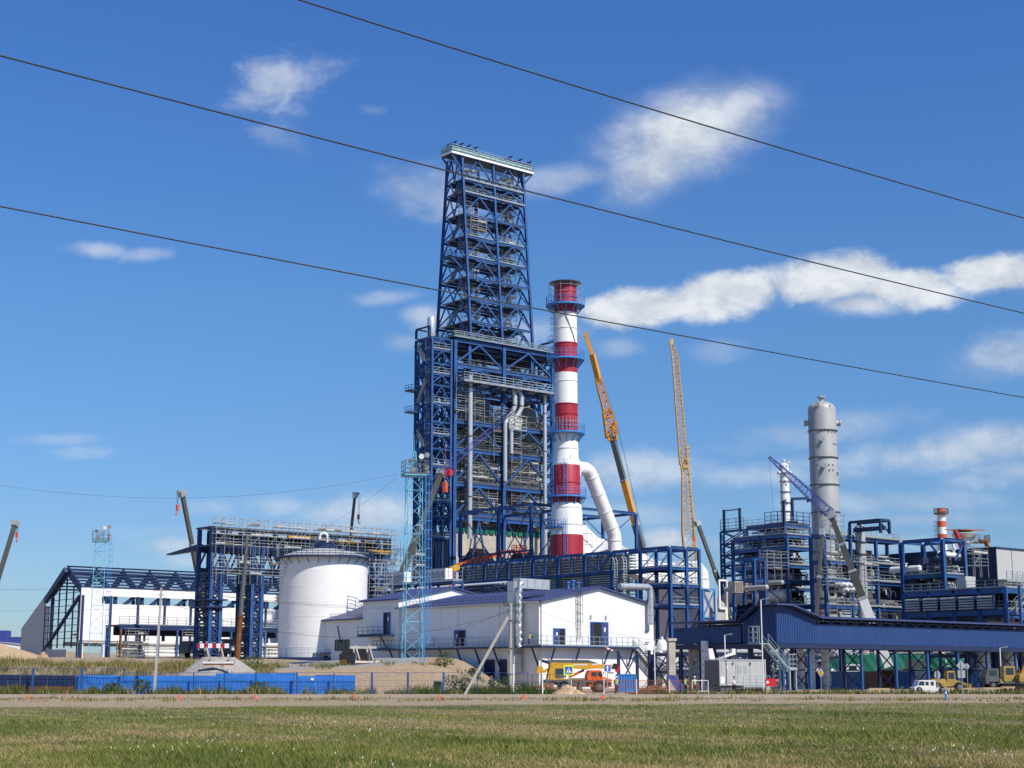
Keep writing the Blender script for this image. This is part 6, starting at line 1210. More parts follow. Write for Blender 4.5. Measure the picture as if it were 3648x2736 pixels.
mb = MB(); L_ = lambda x, y: lc(at(*q('b4', x, y), Y-3), o.location, 0); mb.path([L_(1300, 415), L_(1320, 440), L_(1345, 500), L_(1375, 580), L_(1395, 640)], .62, 12); mb.build('red_pipe', 'red_paint', o, 'red sloping pipe'); mb = MB(); mb.path([L_(1285, 520), L_(1275, 540), L_(1280, 630), L_(1310, 655)], .35, 10); mb.build('bypass_pipe', 'white_cement', o)
mb = MB(); mb.box(1.5, -2.5, zb_(572), 5.3, 2, zb_(568)); railing(mb, [(1.5, -2.5, zb_(568)), (5.2, -2.5, zb_(568)), (5.2, 1.9, zb_(568))], 1.6, 3, 1.2, .06); mb.build('balcony', 'crane_grey', o)
p = at(*q('b4', 1700, 620), 330); o = thing('boom_tip', 'brown raised boom tip peeking over the grey clad building', 'crane', Vector((p.x, 330, gz(p.x, 330)))); h = p.z-o.location.z; mb = MB(); mb.bar((.8, 0, 0), (.6, 0, h), 1.0); mb.build('arm', 'rust', o); mb = MB(); mb.path([(.6, 0, h-.5), (.2, 0, h+1.2), (-.7, 0, h+1.0), (-1.3, 0, h+1.6)], [.5, .55, .4, .2], 8); mb.build('grab', 'rust', o)
# ---------------------------------------------------------------- right process unit frames
def unit(label, k0, x0, y0, Y, ua, ub, ny_, levels, bay=6.0, **kw):
    P = at(*q(k0, x0, y0), Y); o = thing('process_structure', label, 'steel structure', Vector((P.x, P.y, 2.0)), TH); h = P.z-2.0
    La = ax(ua, 0, h, o.location); Lb = by(ub, 0, h, o.location); na = max(1, int(round(La/bay))); nb = max(1, int(round(Lb/bay))); xs = [La*k/na for k in range(na+1)]; ys = [Lb*k/nb for k in range(nb+1)]
    zs = [0]+sorted(zv(qv(k0, y), Y)-2.0 for y in levels)
    zd = zs[1:-1] if kw.get('open') else zs[1:]; dk = [(z, 0, 0, La, Lb) for z in zd] if kw.get('deck', True) else []
    rl = [(z, 0, .05, La, Lb) for z in zd] if kw.get('rail', True) else []
    frame(o, xs, ys, zs, kw.get('cw', .6), .34, kw.get('bh', .65), 'blue_steel', kw.get('br', ''), .24, dk, rl, deckmat=kw.get('dm', 'dark_plank'), joists=kw.get('j', 0))
    if kw.get('deck', True):
        for i, z in enumerate(zs[1:-1]):
            for k in range(13):
                mb = MB(); r_ = random.uniform(.08, .22); y = Lb*random.uniform(.1, .9); x = La*random.uniform(.15, .9); dz_ = random.uniform(-1.4, -.5) if k % 2 else random.uniform(.6, 2.4)
                if k < 8: mb.path([(x, Lb*.02, z+dz_-.8), (x, Lb*.02, z+dz_-.3), (x, Lb*.04, z+dz_), (x, Lb*.95, z+dz_)], r_, 8)
                else: mb.path([(.2, y, z+dz_), (La*.9, y, z+dz_), (La*.95, y, z+dz_-.3), (La*.95, y, z+dz_-1)], r_, 8)
                mb.build('pipe', ['silver', 'grey_vessel', 'crane_grey', 'dark', 'white_cement'][(k+i) % 5], o)
            for k in range(6): mb = MB(); x0, y0 = La*random.uniform(.25, .6), Lb*(.1+.14*k); mb.box(x0, y0, z+.45, x0+La*.3, y0+Lb*.13, z+.45+random.uniform(1.2, 2.8)); mb.build('filler_box', ['dark', 'crane_grey', 'navy', 'grey_vessel', 'navy', 'dark'][k], o)  # filler boxes added as dark mass to deepen the unit interior
    return o, La, Lb, zs
U1, a1_, b1_, z1_ = unit('deep dark blue process frame left of the grey column', 'b5', 930, 395, 268, qu('b5', 1245), qu('b5', 225), 3, (1330, 1010, 800, 560, 400), 7, br='l/b/', j=2)
U2, a2_, b2_, z2_ = unit('dark blue process frame with white edged floors right of the grey column', 'b5', 1420, 395, 262, qu('b4', 585), qu('b5', 1250), 3, (1330, 985, 745, 400), 6, j=2)
U0, a0_, b0_, z0_ = unit('open slender lattice frame at the far left of the right unit', 'b5', 372, 320, 300, qu('b5', 420), qu('b5', 66), 2, (910, 780, 640, 490, 320), 5, br='fXlXbXrX', deck=False, rail=False, cw=.4, bh=.4)
for y in (1, b0_-1): mb = MB(); mb.bar((0, y, z0_[-1]), (0, y, z0_[-1]+4.2), .4); mb.build('roof_post', 'dark_blue_steel', U0)
mb = MB(); mb.bar((0, 1, z0_[-1]+4.0), (0, b0_-1, z0_[-1]+4.0), .25); railing(mb, [(0, b0_, z0_[-1]+.3), (0, 0, z0_[-1]+.3), (a0_, 0, z0_[-1]+.3)], 2, 3, 2, .05); mb.build('railing', 'rail', U0)
U5, a5_, b5_, z5_ = unit('long upper blue frame joining the slender lattice frame to the grey column', 'b5', 900, 260, 284, qu('b5', 1240), qu('b5', 400), 3, (1100, 560, 400, 260), 7, br='l/', cw=.5, bh=.6, dm='dark_plank', j=2)
mb = MB(); zt = z5_[-1]; mb.ibeam((0, 0, zt), (0, 0, zt+4.5), .4, .4); railing(mb, [(0, b5_*.5, zt+.4), (0, 0, zt+.4), (a5_, 0, zt+.4)], 2.2, 3, 1.6, .05); mb.bar((3, .5, zt+.4), (3, .5, zt+5), .4); mb.bar((3, .5, zt+5), (a5_, .5, zt+5.4), .4, .5); mb.build('roof_post', 'dark_blue_steel', U5)
U6, a6_, b6_, z6_ = unit('small blue portal at the left foot of the right unit', 'b5', 500, 700, 262, qu('b5', 640), qu('b5', 232), 1, (985, 700), 9, cw=.6, deck=False, rail=False)
U3, a3_, b3_, z3_ = unit('blue process frame in front of the grey clad building', 'b4', 1135, 520, 246, qu('b4', 1425), qu('b4', 605), 2, (1480, 1230, 1000, 520), 7, br='', j=1, cw=.75, open=True)
mb = MB(); zt = z3_[-1]; mb.bar((0, .4, zt-.3), (0, b3_*.28, zt-4.2), .25) if False else None
for (xa, ya, xb, yb) in ((0, 2.5, 0, .3), (a3_, 0, a3_-2.5, 0)): mb = MB(); mb.bar((xa, ya, zt-.3), (xb, yb, zt-3.2), .25); mb.build('brace', 'blue_steel', U3)
U4, a4_, b4_, z4_ = unit('wide blue air cooler frame with rows of silver louvres at the right edge', 'b4', 1960, 1195, 232, 3900, qu('b4', 640), 3, (1480, 1195), 5, br='', j=2, cw=.6, bh=.9)
for k in range(5):
    ya, yb = b4_*(.10+.18*k), b4_*(.10+.18*(k+1))-.5; lv = thing('louvre_bank', ['first', 'second', 'third', 'fourth', 'fifth'][k]+' bank of horizontal silver louvres from the right under the air cooler deck', 'louvre', U4.location+B*ya+A*-.35+ZZ*(z4_[1]+.5), TH, 'louvre banks of the air cooler'); w = yb-ya; hh = z4_[2]-z4_[1]-1.2
    for j in range(5): mb = MB(); z = hh*(j+.2)/5; mb.hexa([(-.25, 0, z), (.15, 0, z+.1), (.15, w, z+.1), (-.25, w, z), (-.25, 0, z+.2), (.15, 0, z+.34), (.15, w, z+.34), (-.25, w, z+.2)]); mb.build('slat', 'galv', lv)
    mb = MB(); mb.box(.3, 0, 0, .4, w, hh); mb.box(-.3, -.2, -.1, .3, -.02, hh+.1); mb.build('frame', 'dark_blue_steel', lv)
mb = MB(); mb.box(.8, .5, z4_[1]-.8, a4_, b4_, z4_[1]+.1); mb.build('plenum', 'dark_blue_steel', U4)
# stair at the right edge
sp = at(*q('b4', 1990, 1480), 229); so_ = thing('stair_tower', 'galvanised zigzag stair with blue frame at the right edge', 'stair', Vector((sp.x, sp.y, 2)), TH); hh = zv(qv('b4', 1190), 229)-2; mb = MB()
for x in (0, 6): 
    for y in (-2.2, 0): mb.bar((x, y, 0), (x, y, hh+.5), .35)
for z in (hh*.36, hh*.68, hh): mb.bar((0, -2.2, z), (6, -2.2, z), .3); mb.bar((0, 0, z), (6, 0, z), .3)
mb.bar((0, -2.2, hh*.68), (6, -2.2, hh), .2); mb.build('frame', 'blue_steel', so_)
for k in range(4): mb = MB(); stair(mb, (.6 if k % 2 else 5.4, -2.0+.9*(k % 2), hh*k/4), (5.4 if k % 2 else .6, -2.0+.9*(k % 2), hh*(k+1)/4), .85, (0, 1, 0)); mb.build('stair_flight', 'galv', so_)
# roof frame over the middle unit
P = at(*q('b4', 375, 270), 262); o = thing('roof_portal', 'small blue portal frame on the roof of the white edged unit', 'steel structure', Vector((P.x, P.y, U2.location.z+z2_[-1]+.4)), TH); hh = P.z-o.location.z; lb_ = by(qu('b4', 50), 0, hh, o.location, TH)
for y in (0, lb_): 
    for x in (-1.2, 1.2): mb = MB(); mb.bar((x, y, 0), (x, y, hh), .4); mb.build('column', 'dark_blue_steel', o)
mb = MB(); mb.bar((1.2, 0, hh-.01), (1.2, lb_, hh-.01), .35, .45); mb.bar((-1.2, 0, hh-.01), (-1.2, lb_, hh-.01), .35, .45); mb.bar((-1.2, 0, hh), (1.2, 0, hh), .3, .4); mb.bar((0, 0, hh*.42), (0, lb_, hh*.42), .6, .7); mb.bar((1.2, 1.8, hh-.2), (1.2, .1, hh-2), .2); mb.build('beam', 'dark_blue_steel', o)
# white edges on floors of unit 2
for z in z2_[1:]: mb = MB(); mb.box(a2_*.45, -.5, z+.35, a2_+.2, -.34, z+.62); mb.build('edge_trim', 'rail', U2)
# equipment: horizontal drums and pipes inside the units
def hdrum(label, P, L, r, mat_='white_cement', d=0):
    o = thing('pressure_drum', label, 'vessel', P, TH+d, 'horizontal drums in the process units'); mb = MB(); mb.path([(-L/2-.35*r, 0, r+.4), (-L/2-.2*r, 0, r+.4), (-L/2, 0, r+.4), (L/2, 0, r+.4), (L/2+.2*r, 0, r+.4), (L/2+.35*r, 0, r+.4)], [.3*r, .8*r, r, r, .8*r, .3*r], 20); mb.build('shell', mat_, o); mb = MB()
    for s in (-.3, .3): mb.box(s*L-.25, -r*.7, 0, s*L+.25, r*.7, r*.8)
    mb.build('saddle', 'crane_grey', o); mb = MB(); mb.tube((0, 0, 2*r+.35), (0, 0, 2*r+.8), .25, 12); mb.tube((0, 0, 2*r+.75), (0, 0, 2*r+.85), .38, 12); mb.build('nozzle', mat_, o)
hdrum('white horizontal drum on the lowest floor left of the grey column', U1.location+A*1.5+B*5+ZZ*(z1_[1]+.5), 7, 1.1, 'white_cement', R(90)); hdrum('grey horizontal drum deep inside the left process frame', U1.location+A*4.5+B*14+ZZ*(z1_[1]+.5), 8, 1.3, 'grey_vessel', R(90))
hdrum('long silver horizontal drum on the pipe deck near the furnace', at(*q('b5', 400, 1160), 258), 9, .42, 'grey_vessel', R(90)); hdrum('pair partner silver drum behind the blue portal foot', at(*q('b5', 640, 1090), 266), 8, .38, 'grey_vessel', R(90))
hdrum('cream horizontal drum on the floor of the frame before the clad building', U3.location+A*1.2+B*8+ZZ*(z3_[3]+.45), 5.5, .55, 'white_cement', R(90)); hdrum('slim cream drum on short legs at the corner of the front right frame', U3.location+A*4+B*.8+ZZ*(z3_[3]+2.6), 4.5, .38, 'white_cement')
for k in range(5):
    x, y = ((1560, 1045), (1640, 1050), (1700, 1052), (1655, 1115), (1770, 1120))[k]; P = at(*q('b5', x, y), 265); o = thing('heat_exchanger', 'small white exchanger head '+['left end of the upper row', 'second of the upper row', 'right end of the upper row', 'left of the lower pair', 'right of the lower pair'][k]+' right of the grey column', 'heat exchanger', P, TH, 'white exchanger heads'); mb = MB(); mb.path([(0, -1.4, 0), (0, -1.2, 0), (0, -.8, 0), (0, 3, 0)], [.2, .36, .42, .42], 14); mb.build('shell', 'white_cement', o); mb = MB(); mb.tube((0, -.75, 0), (0, -.6, 0), .5, 14); mb.build('flange', 'white_cement', o); mb = MB(); mb.box(-.4, .3, -.9, .4, .7, -.4); mb.box(-.4, 1.9, -.9, .4, 2.3, -.4); mb.build('saddle', 'crane_grey', o)
P = at(*q('b5', 255, 1070), 256); o = thing('valve_cabinet', 'ochre box cabinet on the pipe deck beside the white frame', 'cabinet', P, TH); mb = MB(); mb.box(0, 0, -.9, 1.9, 1.6, .9); mb.build('casing', 'plank', o); mb = MB(); mb.box(.1, -.05, -.8, .9, -.002, .8); mb.box(1.0, -.05, -.8, 1.8, -.002, .8); mb.build('door', 'dark_plank', o)
P = at(*q('b4', 1450, 1185), 238); o = thing('equipment_box', 'grey boxed equipment crate wrapped in film on the air cooler deck', 'box', Vector((P.x, P.y, U4.location.z+z4_[2]+.45)), TH); mb = MB(); mb.box(0, 0, .2, 2.6, 1.6, 2.0); mb.build('casing', 'container_grey', o); mb = MB(); mb.box(.1, .2, 0, 2.5, .4, .19); mb.box(.1, 1.2, 0, 2.5, 1.4, .19); mb.build('skid', 'wood', o)
random.seed(5)
for k in range(14):                     # risers and runs
    U, La, Lb, zs = ((U1, a1_, b1_, z1_), (U2, a2_, b2_, z2_), (U3, a3_, b3_, z3_), (U5, a5_, b5_, z5_))[k % 4]
    x, y = La*random.uniform(.15, .85), Lb*random.uniform(.1, .8); z0 = 0; z1 = zs[-1]*random.uniform(.5, .98); o = thing('process_pipe', 'insulated '+['silver', 'white', 'grey'][k % 3]+' riser pipe with elbow, number of bends two, in the '+['deep left frame', 'white edged frame', 'front right frame', 'long upper frame'][k % 4]+', '+['front', 'middle', 'rear', 'hindmost'][k//4], 'pipe', U.location+A*x+B*y, TH)
    mb = MB(); rr = random.uniform(.14, .32); mb.path([(0, 0, z0), (0, 0, z1-.5), (.15, 0, z1-.15), (.5, 0, z1), (3.5, 0, z1)], rr, 10); mb.build('pipe', ['silver', 'white_cement', 'grey_vessel'][k % 3], o)
for k, (kx, x, y, Y, n_, h_) in enumerate((('b5', 1520, 770, 258, 3, 8), ('b5', 1480, 1180, 258, 3, 5), ('b5', 1600, 1450, 254, 4, 3), ('b4', 1570, 1015, 240, 3, 4), ('b4', 130, 1300, 255, 3, 6), ('b5', 680, 960, 262, 4, 4))): scaffold('scaffold', ['pipe scaffold beside the grey column above the white exchangers', 'pipe scaffold below the white exchangers right of the grey column', 'low pipe scaffold at the foot of the grey column', 'pipe scaffold with red board on the front right frame', 'pipe scaffold behind the leaning crane boom', 'pipe scaffold on the second floor of the deep left frame'][k], at(*q(kx, x, y), Y), TH, [1.8*j for j in range(n_)], [0, 1.5], 0, h_, 1.8, 'scaffolds in the right unit', .5)
# grey clad building
P = at(*q('b4', 1845, 620), 262); o = thing('clad_building', 'long flat roofed building with grey end and side coloured dark blue for shade behind the right unit', 'building', Vector((P.x, P.y, 2)), TH); h = P.z-2; La = ax(3950, 0, h, o.location); Lb = by(qu('b4', 300), 0, h, o.location)
mb = MB(); mb.box(0, 0, -1, La, Lb, h-.3); mb.build('wall', 'container_grey', o); mb = MB(); mb.corr((-.02, Lb, 0), (-.02, 0, 0), h*.55, h-.3, .5, .06); mb.build('shade_cladding', 'navy', o); mb = MB(); mb.box(-.2, -.15, h-.29, La, Lb+.2, h); mb.build('parapet', 'dark_blue_steel', o)  # navy cladding puts the shade of this side into its colour
mb = MB(); mb.box(-.1, -1.8, h-5.8, La, -.002, h-5.5); railing(mb, [(-.1, -1.75, h-5.5), (La, -1.75, h-5.5)], 1.4, 3, 1.6, .045); mb.build('balcony', 'rail', o)
for k in range(1, 8): mb = MB(); x = La*k/8; mb.box(x-.05, -.05, 0, x+.05, -.002, h-.3); mb.build('panel_joint', 'crane_grey', o)
mb = MB(); stair(mb, (8.5, -1.7, h-11.5), (4.0, -1.7, h-5.6), .9, (0, 1, 0)); mb.build('stair_flight', 'galv', o)
# ---------------------------------------------------------------- covered conveyor gallery
GP = at(*q('z7', 706, 1195), 182); GO2 = Vector((GP.x, GP.y, gz(GP.x, GP.y))); gal = thing('conveyor_gallery', 'covered blue corrugated conveyor gallery on trestle legs with a raised corner house', 'gallery', GO2, TH)
gb = GP.z-GO2.z; gt = zv(qv('z7', 872), 182)-GO2.z; A1 = ax(qu('z7', 782), 0, gt, GO2); A2 = ax(qu('z7', 1010), 0, gt-3, GO2); gw = zv(qv('z7', 1042), 184.5)-GO2.z; gr = zv(qv('z7', 1005), 184.5)-GO2.z; AL = ax(3800, 0, gb, GO2); B1 = by(qu('z7', 560), 0, gt, GO2); B2 = by(qu('z7', 432), 0, gw, GO2); BL = by(qu('z3', 1990), 0, gb, GO2); GW = 4.2
mb = MB(); mb.prism([(0, 0, gb), (A2, 0, gb), (A2, 0, gr), (A1, 0, gt-.5), (0, 0, gt-.5)], (0, GW, 0)); mb.prism([(0, GW+.01, gb), (0, B2, gb), (0, B2, gr-.4), (0, B1, gt-.504), (0, GW+.01, gt-.504)], (GW, 0, 0)); mb.build('house_frame', 'gallery_blue', gal)
def ctop(pts, x):
    for (xa, za), (xb, zb_) in zip(pts[:-1], pts[1:]):
        if xa <= x <= xb: return za+(zb_-za)*(x-xa)/(xb-xa)
    return pts[-1][1]
mb = MB(); n_ = int(A2/.3)
for k in range(n_): x0_, x1_ = A2*k/n_, A2*(k+.55)/n_; zt = min(ctop([(0, gt-.55), (A1, gt-.55), (A2, gr)], x0_), gt)-.1; mb.box(x0_, -.06, gb, x1_, -.004, zt)
n_ = int(B2/.3)
for k in range(n_): y0_, y1_ = B2*k/n_, B2*(k+.55)/n_; zt = ctop([(0, gt-.55), (B1, gt-.55), (B2, gr-.4)], y1_)-.1; mb.box(-.06, y0_, gb, -.004, y1_, zt)
mb.build('house_cladding', 'gallery_blue', gal)
ov = .9; t_ = .16; mb = MB()           # roofs
mb.prism([(-ov, -ov, gt-.4), (A1, -ov, gt-.4), (A2+.2, -ov, gr+.12), (A2+.2, -ov, gr+.12+t_), (A1, -ov, gt-.4+t_), (-ov, -ov, gt-.4+t_)], (0, GW+2*ov, 0)); mb.prism([(-ov-.01, GW+ov+.01, gt-.41), (-ov-.01, B1, gt-.41), (-ov-.01, B2+.3, gr-.3), (-ov-.01, B2+.3, gr-.3+t_), (-ov-.01, B1, gt-.41+t_), (-ov-.01, GW+ov+.01, gt-.41+t_)], (GW+2*ov, 0, 0)); 
mb.box(A2+.22, -.8, gr+.10, AL, GW+.8, gr+.3); mb.box(-.8, B2+.32, gr-.28, GW+.8, BL, gr-.1)
for k in range(int((AL-A2)/.38)): x = A2+.3+k*.38; mb.box(x, -.82, gr+.301, x+.16, GW+.82, gr+.35)
for k in range(int((A2-A1)/.38)): x = A1+k*.38; z = ctop([(A1, gt-.4+t_), (A2+.2, gr+.12+t_)], x); mb.hexa([(x, -ov-.01, z-.02), (x+.15, -ov-.01, z-.12), (x+.15, GW+ov, z-.12), (x, GW+ov, z-.02), (x, -ov-.01, z+.06), (x+.15, -ov-.01, z-.04), (x+.15, GW+ov, z-.04), (x, GW+ov, z+.06)])
for k in range(int((B1)/.38)): y = -ov+k*.38; mb.box(-ov-.02, y, gt-.4+t_+.001, GW+.5, y+.16, gt-.4+t_+.05)
for k in range(int((BL-B2)/.38)): y = B2+.4+k*.38; mb.box(-.82, y, gr-.099, GW+.82, y+.16, gr-.05)
mb.build('roof', 'roof_blue', gal)
mb = MB(); mb.corr((A2+.05, 0, 0), (AL, 0, 0), gb, gw, .30, .06); mb.build('wall_cladding', 'gallery_blue', gal); mb = MB(); mb.corr((0, BL, 0), (0, B2+.3, 0), gb+.1, gw-.25, .30, .06); mb.build('wall_cladding', 'gallery_blue', gal)
mb = MB(); mb.box(A2+.05, GW-.1, gb, AL, GW, gr); mb.box(GW-.1, B2+.3, gb, GW, BL, gr-.35); mb.build('rear_wall', 'gallery_blue', gal)
mb = MB(); mb.box(-.25, -.25, gb-.55, AL, GW+.2, gb-.03); mb.box(-.24, GW+.21, gb-.55, GW+.2, BL, gb-.03); mb.build('floor', 'navy', gal)
mb = MB()
for k in range(int((AL-A2)/2.4)): x = A2+.4+k*2.4; mb.bar((x, .1, gw), (x, .1, gr+.1), .14); mb.bar((x, .1, gw+.05), (x+1.2, .1, gr), .1); mb.bar((x+2.4, .1, gw+.05), (x+1.2, .1, gr), .1)
for k in range(int((BL-B2)/2.4)): y = B2+.6+k*2.4; mb.bar((.1, y, gw-.25), (.1, y, gr-.3), .14)
mb.build('eave_truss', 'dark_blue_steel', gal)
lx = [ax(qu('z8', x), 0, gb-3, GO2) for x in (170, 440, 690, 930, 1160, 1385)]+[A2*.86, 1.2]; step_ = lx[1]-lx[0]; lx.append(lx[5]+step_)
for i, x in enumerate(lx):
    mb = MB(); y1_ = 2.9
    mb.bar((x, .3, -.4), (x, .3, gb-.55), .30); mb.build('leg', 'blue_steel', gal); mb = MB(); mb.bar((x, y1_, -.4), (x, y1_, gb-.55), .30); mb.build('leg', 'dark_blue_steel', gal)  # rear leg gets a darker blue for the shade it stands in
    mb = MB(); hz2 = gb-.6
    for (z0, z1) in ((0, hz2*.5), (hz2*.5, hz2)): mb.bar((x, .3, z0), (x, y1_, z1), .13); mb.bar((x, y1_, z0), (x, .3, z1), .125)
    mb.bar((x, .3, hz2*.5), (x, y1_, hz2*.5), .16); mb.build('leg_brace', 'dark_blue_steel', gal)
for k in range(5):
    y = 4.5+k*5.5; mb = MB(); mb.bar((.3, y, -.4), (.3, y, gb-.55), .30); mb.build('leg', 'dark_blue_steel', gal); mb = MB(); mb.bar((3.6, y, -.4), (3.6, y, gb-.55), .30); mb.build('leg', 'dark_blue_steel', gal); mb = MB(); mb.bar((.3, y, .3), (3.6, y, gb-.8), .13); mb.bar((3.6, y, .3), (.3, y, gb-.8), .125); mb.build('leg_brace', 'dark_blue_steel', gal)
# stair at the corner house
mb = MB(); s0 = lc(at(*q('z7', 735, 1400), 180), GO2); s1 = lc(at(*q('z7', 560, 1200), 180), GO2); zl = s0.z; stair(mb, (s0.x-.3, s0.y-.4, zl), (s1.x, s1.y-.4, s1.z), 1.0, (0, -1, 0), True, .25); mb.box(s1.x-1.6, s1.y-1.5, s1.z-.1, s1.x, s1.y+.3, s1.z); railing(mb, [(s1.x, s1.y+.2, s1.z), (s1.x-1.5, s1.y+.2, s1.z), (s1.x-1.5, s1.y-1.4, s1.z)], 1.9, 3, .7, .035); mb.build('outer_stair', 'rail', gal)
mb = MB(); e0 = lc(at(*q('z7', 820, 1395), 179.5), GO2); mb.box(s0.x-.3, s0.y-1.5, zl-.15, e0.x+.6, s0.y+1.2, zl); railing(mb, [(s0.x-.2, s0.y-1.4, zl), (e0.x+.5, s0.y-1.4, zl), (e0.x+.5, s0.y+1.1, zl)], 1.6, 3, .8, .035)
for x in (s0.x-.1, e0.x+.4): mb.bar((x, s0.y-1.3, -.3), (x, s0.y-1.3, zl-.15), .18); mb.bar((x, s0.y+1, -.3), (x, s0.y+1, zl-.15), .18)
mb.build('stair_landing', 'rail', gal)
# silver risers under the gallery
for k, (x, Y, vt) in enumerate(((885, 196, 1200), (967, 197, 1200), (1080, 198, 1200), (355, 192, 1225), (135, 190, 1240), (60, 196, 1290))):
    p = at(*q('z7', x, vt), Y); g0 = gz(p.x, Y); o = thing('riser_pipe', 'light grey flanged riser standing under the gallery, '+['left of the three right of the stairs', 'middle of the three right of the stairs', 'right of the three right of the stairs', 'behind the right half of the grey cabin', 'behind the left edge of the grey cabin', 'left of the grey cabin'][k], 'pipe', Vector((p.x, Y, g0-.1))); hh = p.z-g0; mb = MB(); mb.lathe([(.46, 0), (.46, hh+1)], 18); mb.build('pipe', 'white_cement', o); mb = MB()
    for j in range(6): z = .6+hh*j/6; mb.lathe([(.46, z), (.53, z+.01), (.53, z+.1), (.46, z+.11)], 18, capb=False, capt=False)
    mb.build('flange', 'container_grey', o)
# ---------------------------------------------------------------- writing helper
def text(s, size, parent, loc, rot, mat_, name='lettering', sx=1.0):
    cu = bpy.data.curves.new(name, 'FONT'); cu.body = s; cu.size = size; cu.extrude = .004; cu.align_x = 'CENTER'; cu.align_y = 'CENTER'
    tmp = bpy.data.objects.new(name, cu); COL.objects.link(tmp); dg = bpy.context.evaluated_depsgraph_get(); me = bpy.data.meshes.new_from_object(tmp.evaluated_get(dg)); bpy.data.objects.remove(tmp)
    me.materials.clear(); me.materials.append(MT[mat_]); o = bpy.data.objects.new(name, me); COL.objects.link(o); o.parent = parent; o.location = loc; o.rotation_euler = rot; o.scale = (sx, 1, 1); return o
def rbox(mb, x0, y0, z0, x1, y1, z1, c=.08):   # box with chamfered long edges seen from the side
    mb.prism([(x0, y0, z0), (x1, y0, z0), (x1, y0, z1-c), (x1-c, y0, z1), (x0+c, y0, z1), (x0, y0, z1-c)], (0, y1-y0, 0))
def wheel(parent, x, y, r, w, side):
    mb = MB(); mb.path([(x, y, r), (x, y+side*.04, r), (x, y+side*(w-.04), r), (x, y+side*w, r)], [r*.9, r, r, r*.9], 20); t_ = mb.build('wheel', 'rubber', parent); mb = MB(); mb.path([(x, y+side*(w+.002), r), (x, y+side*(w+.03), r)], [r*.55, r*.42], 14); mb.build('rim', 'crane_grey', t_)
# ---------------------------------------------------------------- yellow crane on an orange truck
CTY = 168.0; pc_ = at(*q('a1', 870, 745), CTY); gzc = gz(pc_.x, CTY); ct_ = thing('crane_truck', 'yellow telescopic crane on an orange bonneted truck parked before the white building', 'crane truck', Vector((pc_.x, CTY, gzc)), R(4)); S_ = .00602
def cx_(x): return (x-870)*S_
def cz_(y): return (745-y)*S_
mb = MB(); mb.box(cx_(240), -1.15, cz_(560), cx_(1380), 1.15, cz_(515)); mb.box(cx_(250), -.5, cz_(640), cx_(1480), .5, cz_(561)); mb.box(cx_(760), -1.2, cz_(620), cx_(990), 1.2, cz_(561)); mb.build('chassis', 'crane_grey', ct_)
mb = MB(); mb.box(cx_(740), -1.22, cz_(512), cx_(1000), 1.22, cz_(490)); mb.build('side_locker', 'rust', ct_)
for x in (430, 610, 1230):
    for s in (-1, 1): wheel(ct_, cx_(x), s*.85, .62, .42, s)
for x in (300, 900):
    for s in (-1, 1): mb = MB(); mb.box(cx_(x)-.12, s*1.28-.1, .05, cx_(x)+.12, s*1.28+.1, cz_(520)); mb.box(cx_(x)-.25, s*1.28-.22, 0, cx_(x)+.25, s*1.28+.22, .06); mb.build('outrigger', 'crane_grey', ct_)
mb = MB(); mb.prism([(cx_(335), -.95, cz_(495)), (cx_(345), -.95, cz_(430)), (cx_(400), -.95, cz_(235)), (cx_(455), -.95, cz_(232)), (cx_(450), -.95, cz_(315)), (cx_(590), -.95, cz_(410)), (cx_(620), -.95, cz_(495))], (0, .25, 0)); mb.prism([(cx_(335), .7, cz_(495)), (cx_(345), .7, cz_(430)), (cx_(400), .7, cz_(235)), (cx_(455), .7, cz_(232)), (cx_(450), .7, cz_(315)), (cx_(590), .7, cz_(410)), (cx_(620), .7, cz_(495))], (0, .25, 0)); mb.box(cx_(330), -1.1, cz_(514), cx_(760), 1.1, cz_(496)); mb.build('turntable_frame', 'crane_yellow', ct_)
mb = MB(); mb.box(cx_(470), -1.0, cz_(480), cx_(660), -.15, cz_(320)); c_ = mb.build('operator_cab', 'crane_grey', ct_); mb = MB(); mb.box(cx_(490), -1.02, cz_(415), cx_(650), -.95, cz_(328)); mb.build('window', 'glass', c_)
mb = MB(); mb.bar((cx_(395), 0, cz_(272)), (cx_(1160), 0, cz_(285)), .62, .60); mb.build('boom_section', 'crane_yellow', ct_); mb = MB(); mb.bar((cx_(1160), 0, cz_(286)), (cx_(1500), 0, cz_(293)), .5, .46); mb.build('boom_section', 'crane_yellow', ct_)
for k in range(4): mb = MB(); x = cx_(955+k*25); mb.box(x, -.36, cz_(345), x+.05, .36, cz_(320)); mb.build('boom_rib', 'crane_yellow', ct_)
mb = MB(); mb.bar((cx_(1070), 0, cz_(320)), (cx_(1110), 0, cz_(262)), .72, .12); mb.build('boom_collar', 'crane_yellow', ct_)
mb = MB(); mb.hexa([(cx_(255), -.3, cz_(215)), (cx_(375), -.3, cz_(250)), (cx_(375), .3, cz_(250)), (cx_(255), .3, cz_(215)), (cx_(255), -.3, cz_(168)), (cx_(380), -.3, cz_(198)), (cx_(380), .3, cz_(198)), (cx_(255), .3, cz_(168))]); mb.build('boom_tail', 'navy', ct_)
mb = MB(); mb.prism([(cx_(385), -.28, cz_(219)), (cx_(385), -.28, cz_(172)), (cx_(1060), -.28, cz_(176)), (cx_(1240), -.28, cz_(238)), (cx_(1150), -.28, cz_(240))], (0, .56, 0)); mb.build('boom_top_panel', 'crane_grey', ct_)  # dark grey panel along the top of the boom
mb = MB(); mb.tube((cx_(720), 0, cz_(470)), (cx_(990), 0, cz_(350)), .13, 12); mb.build('lift_cylinder', 'orange_red', ct_)
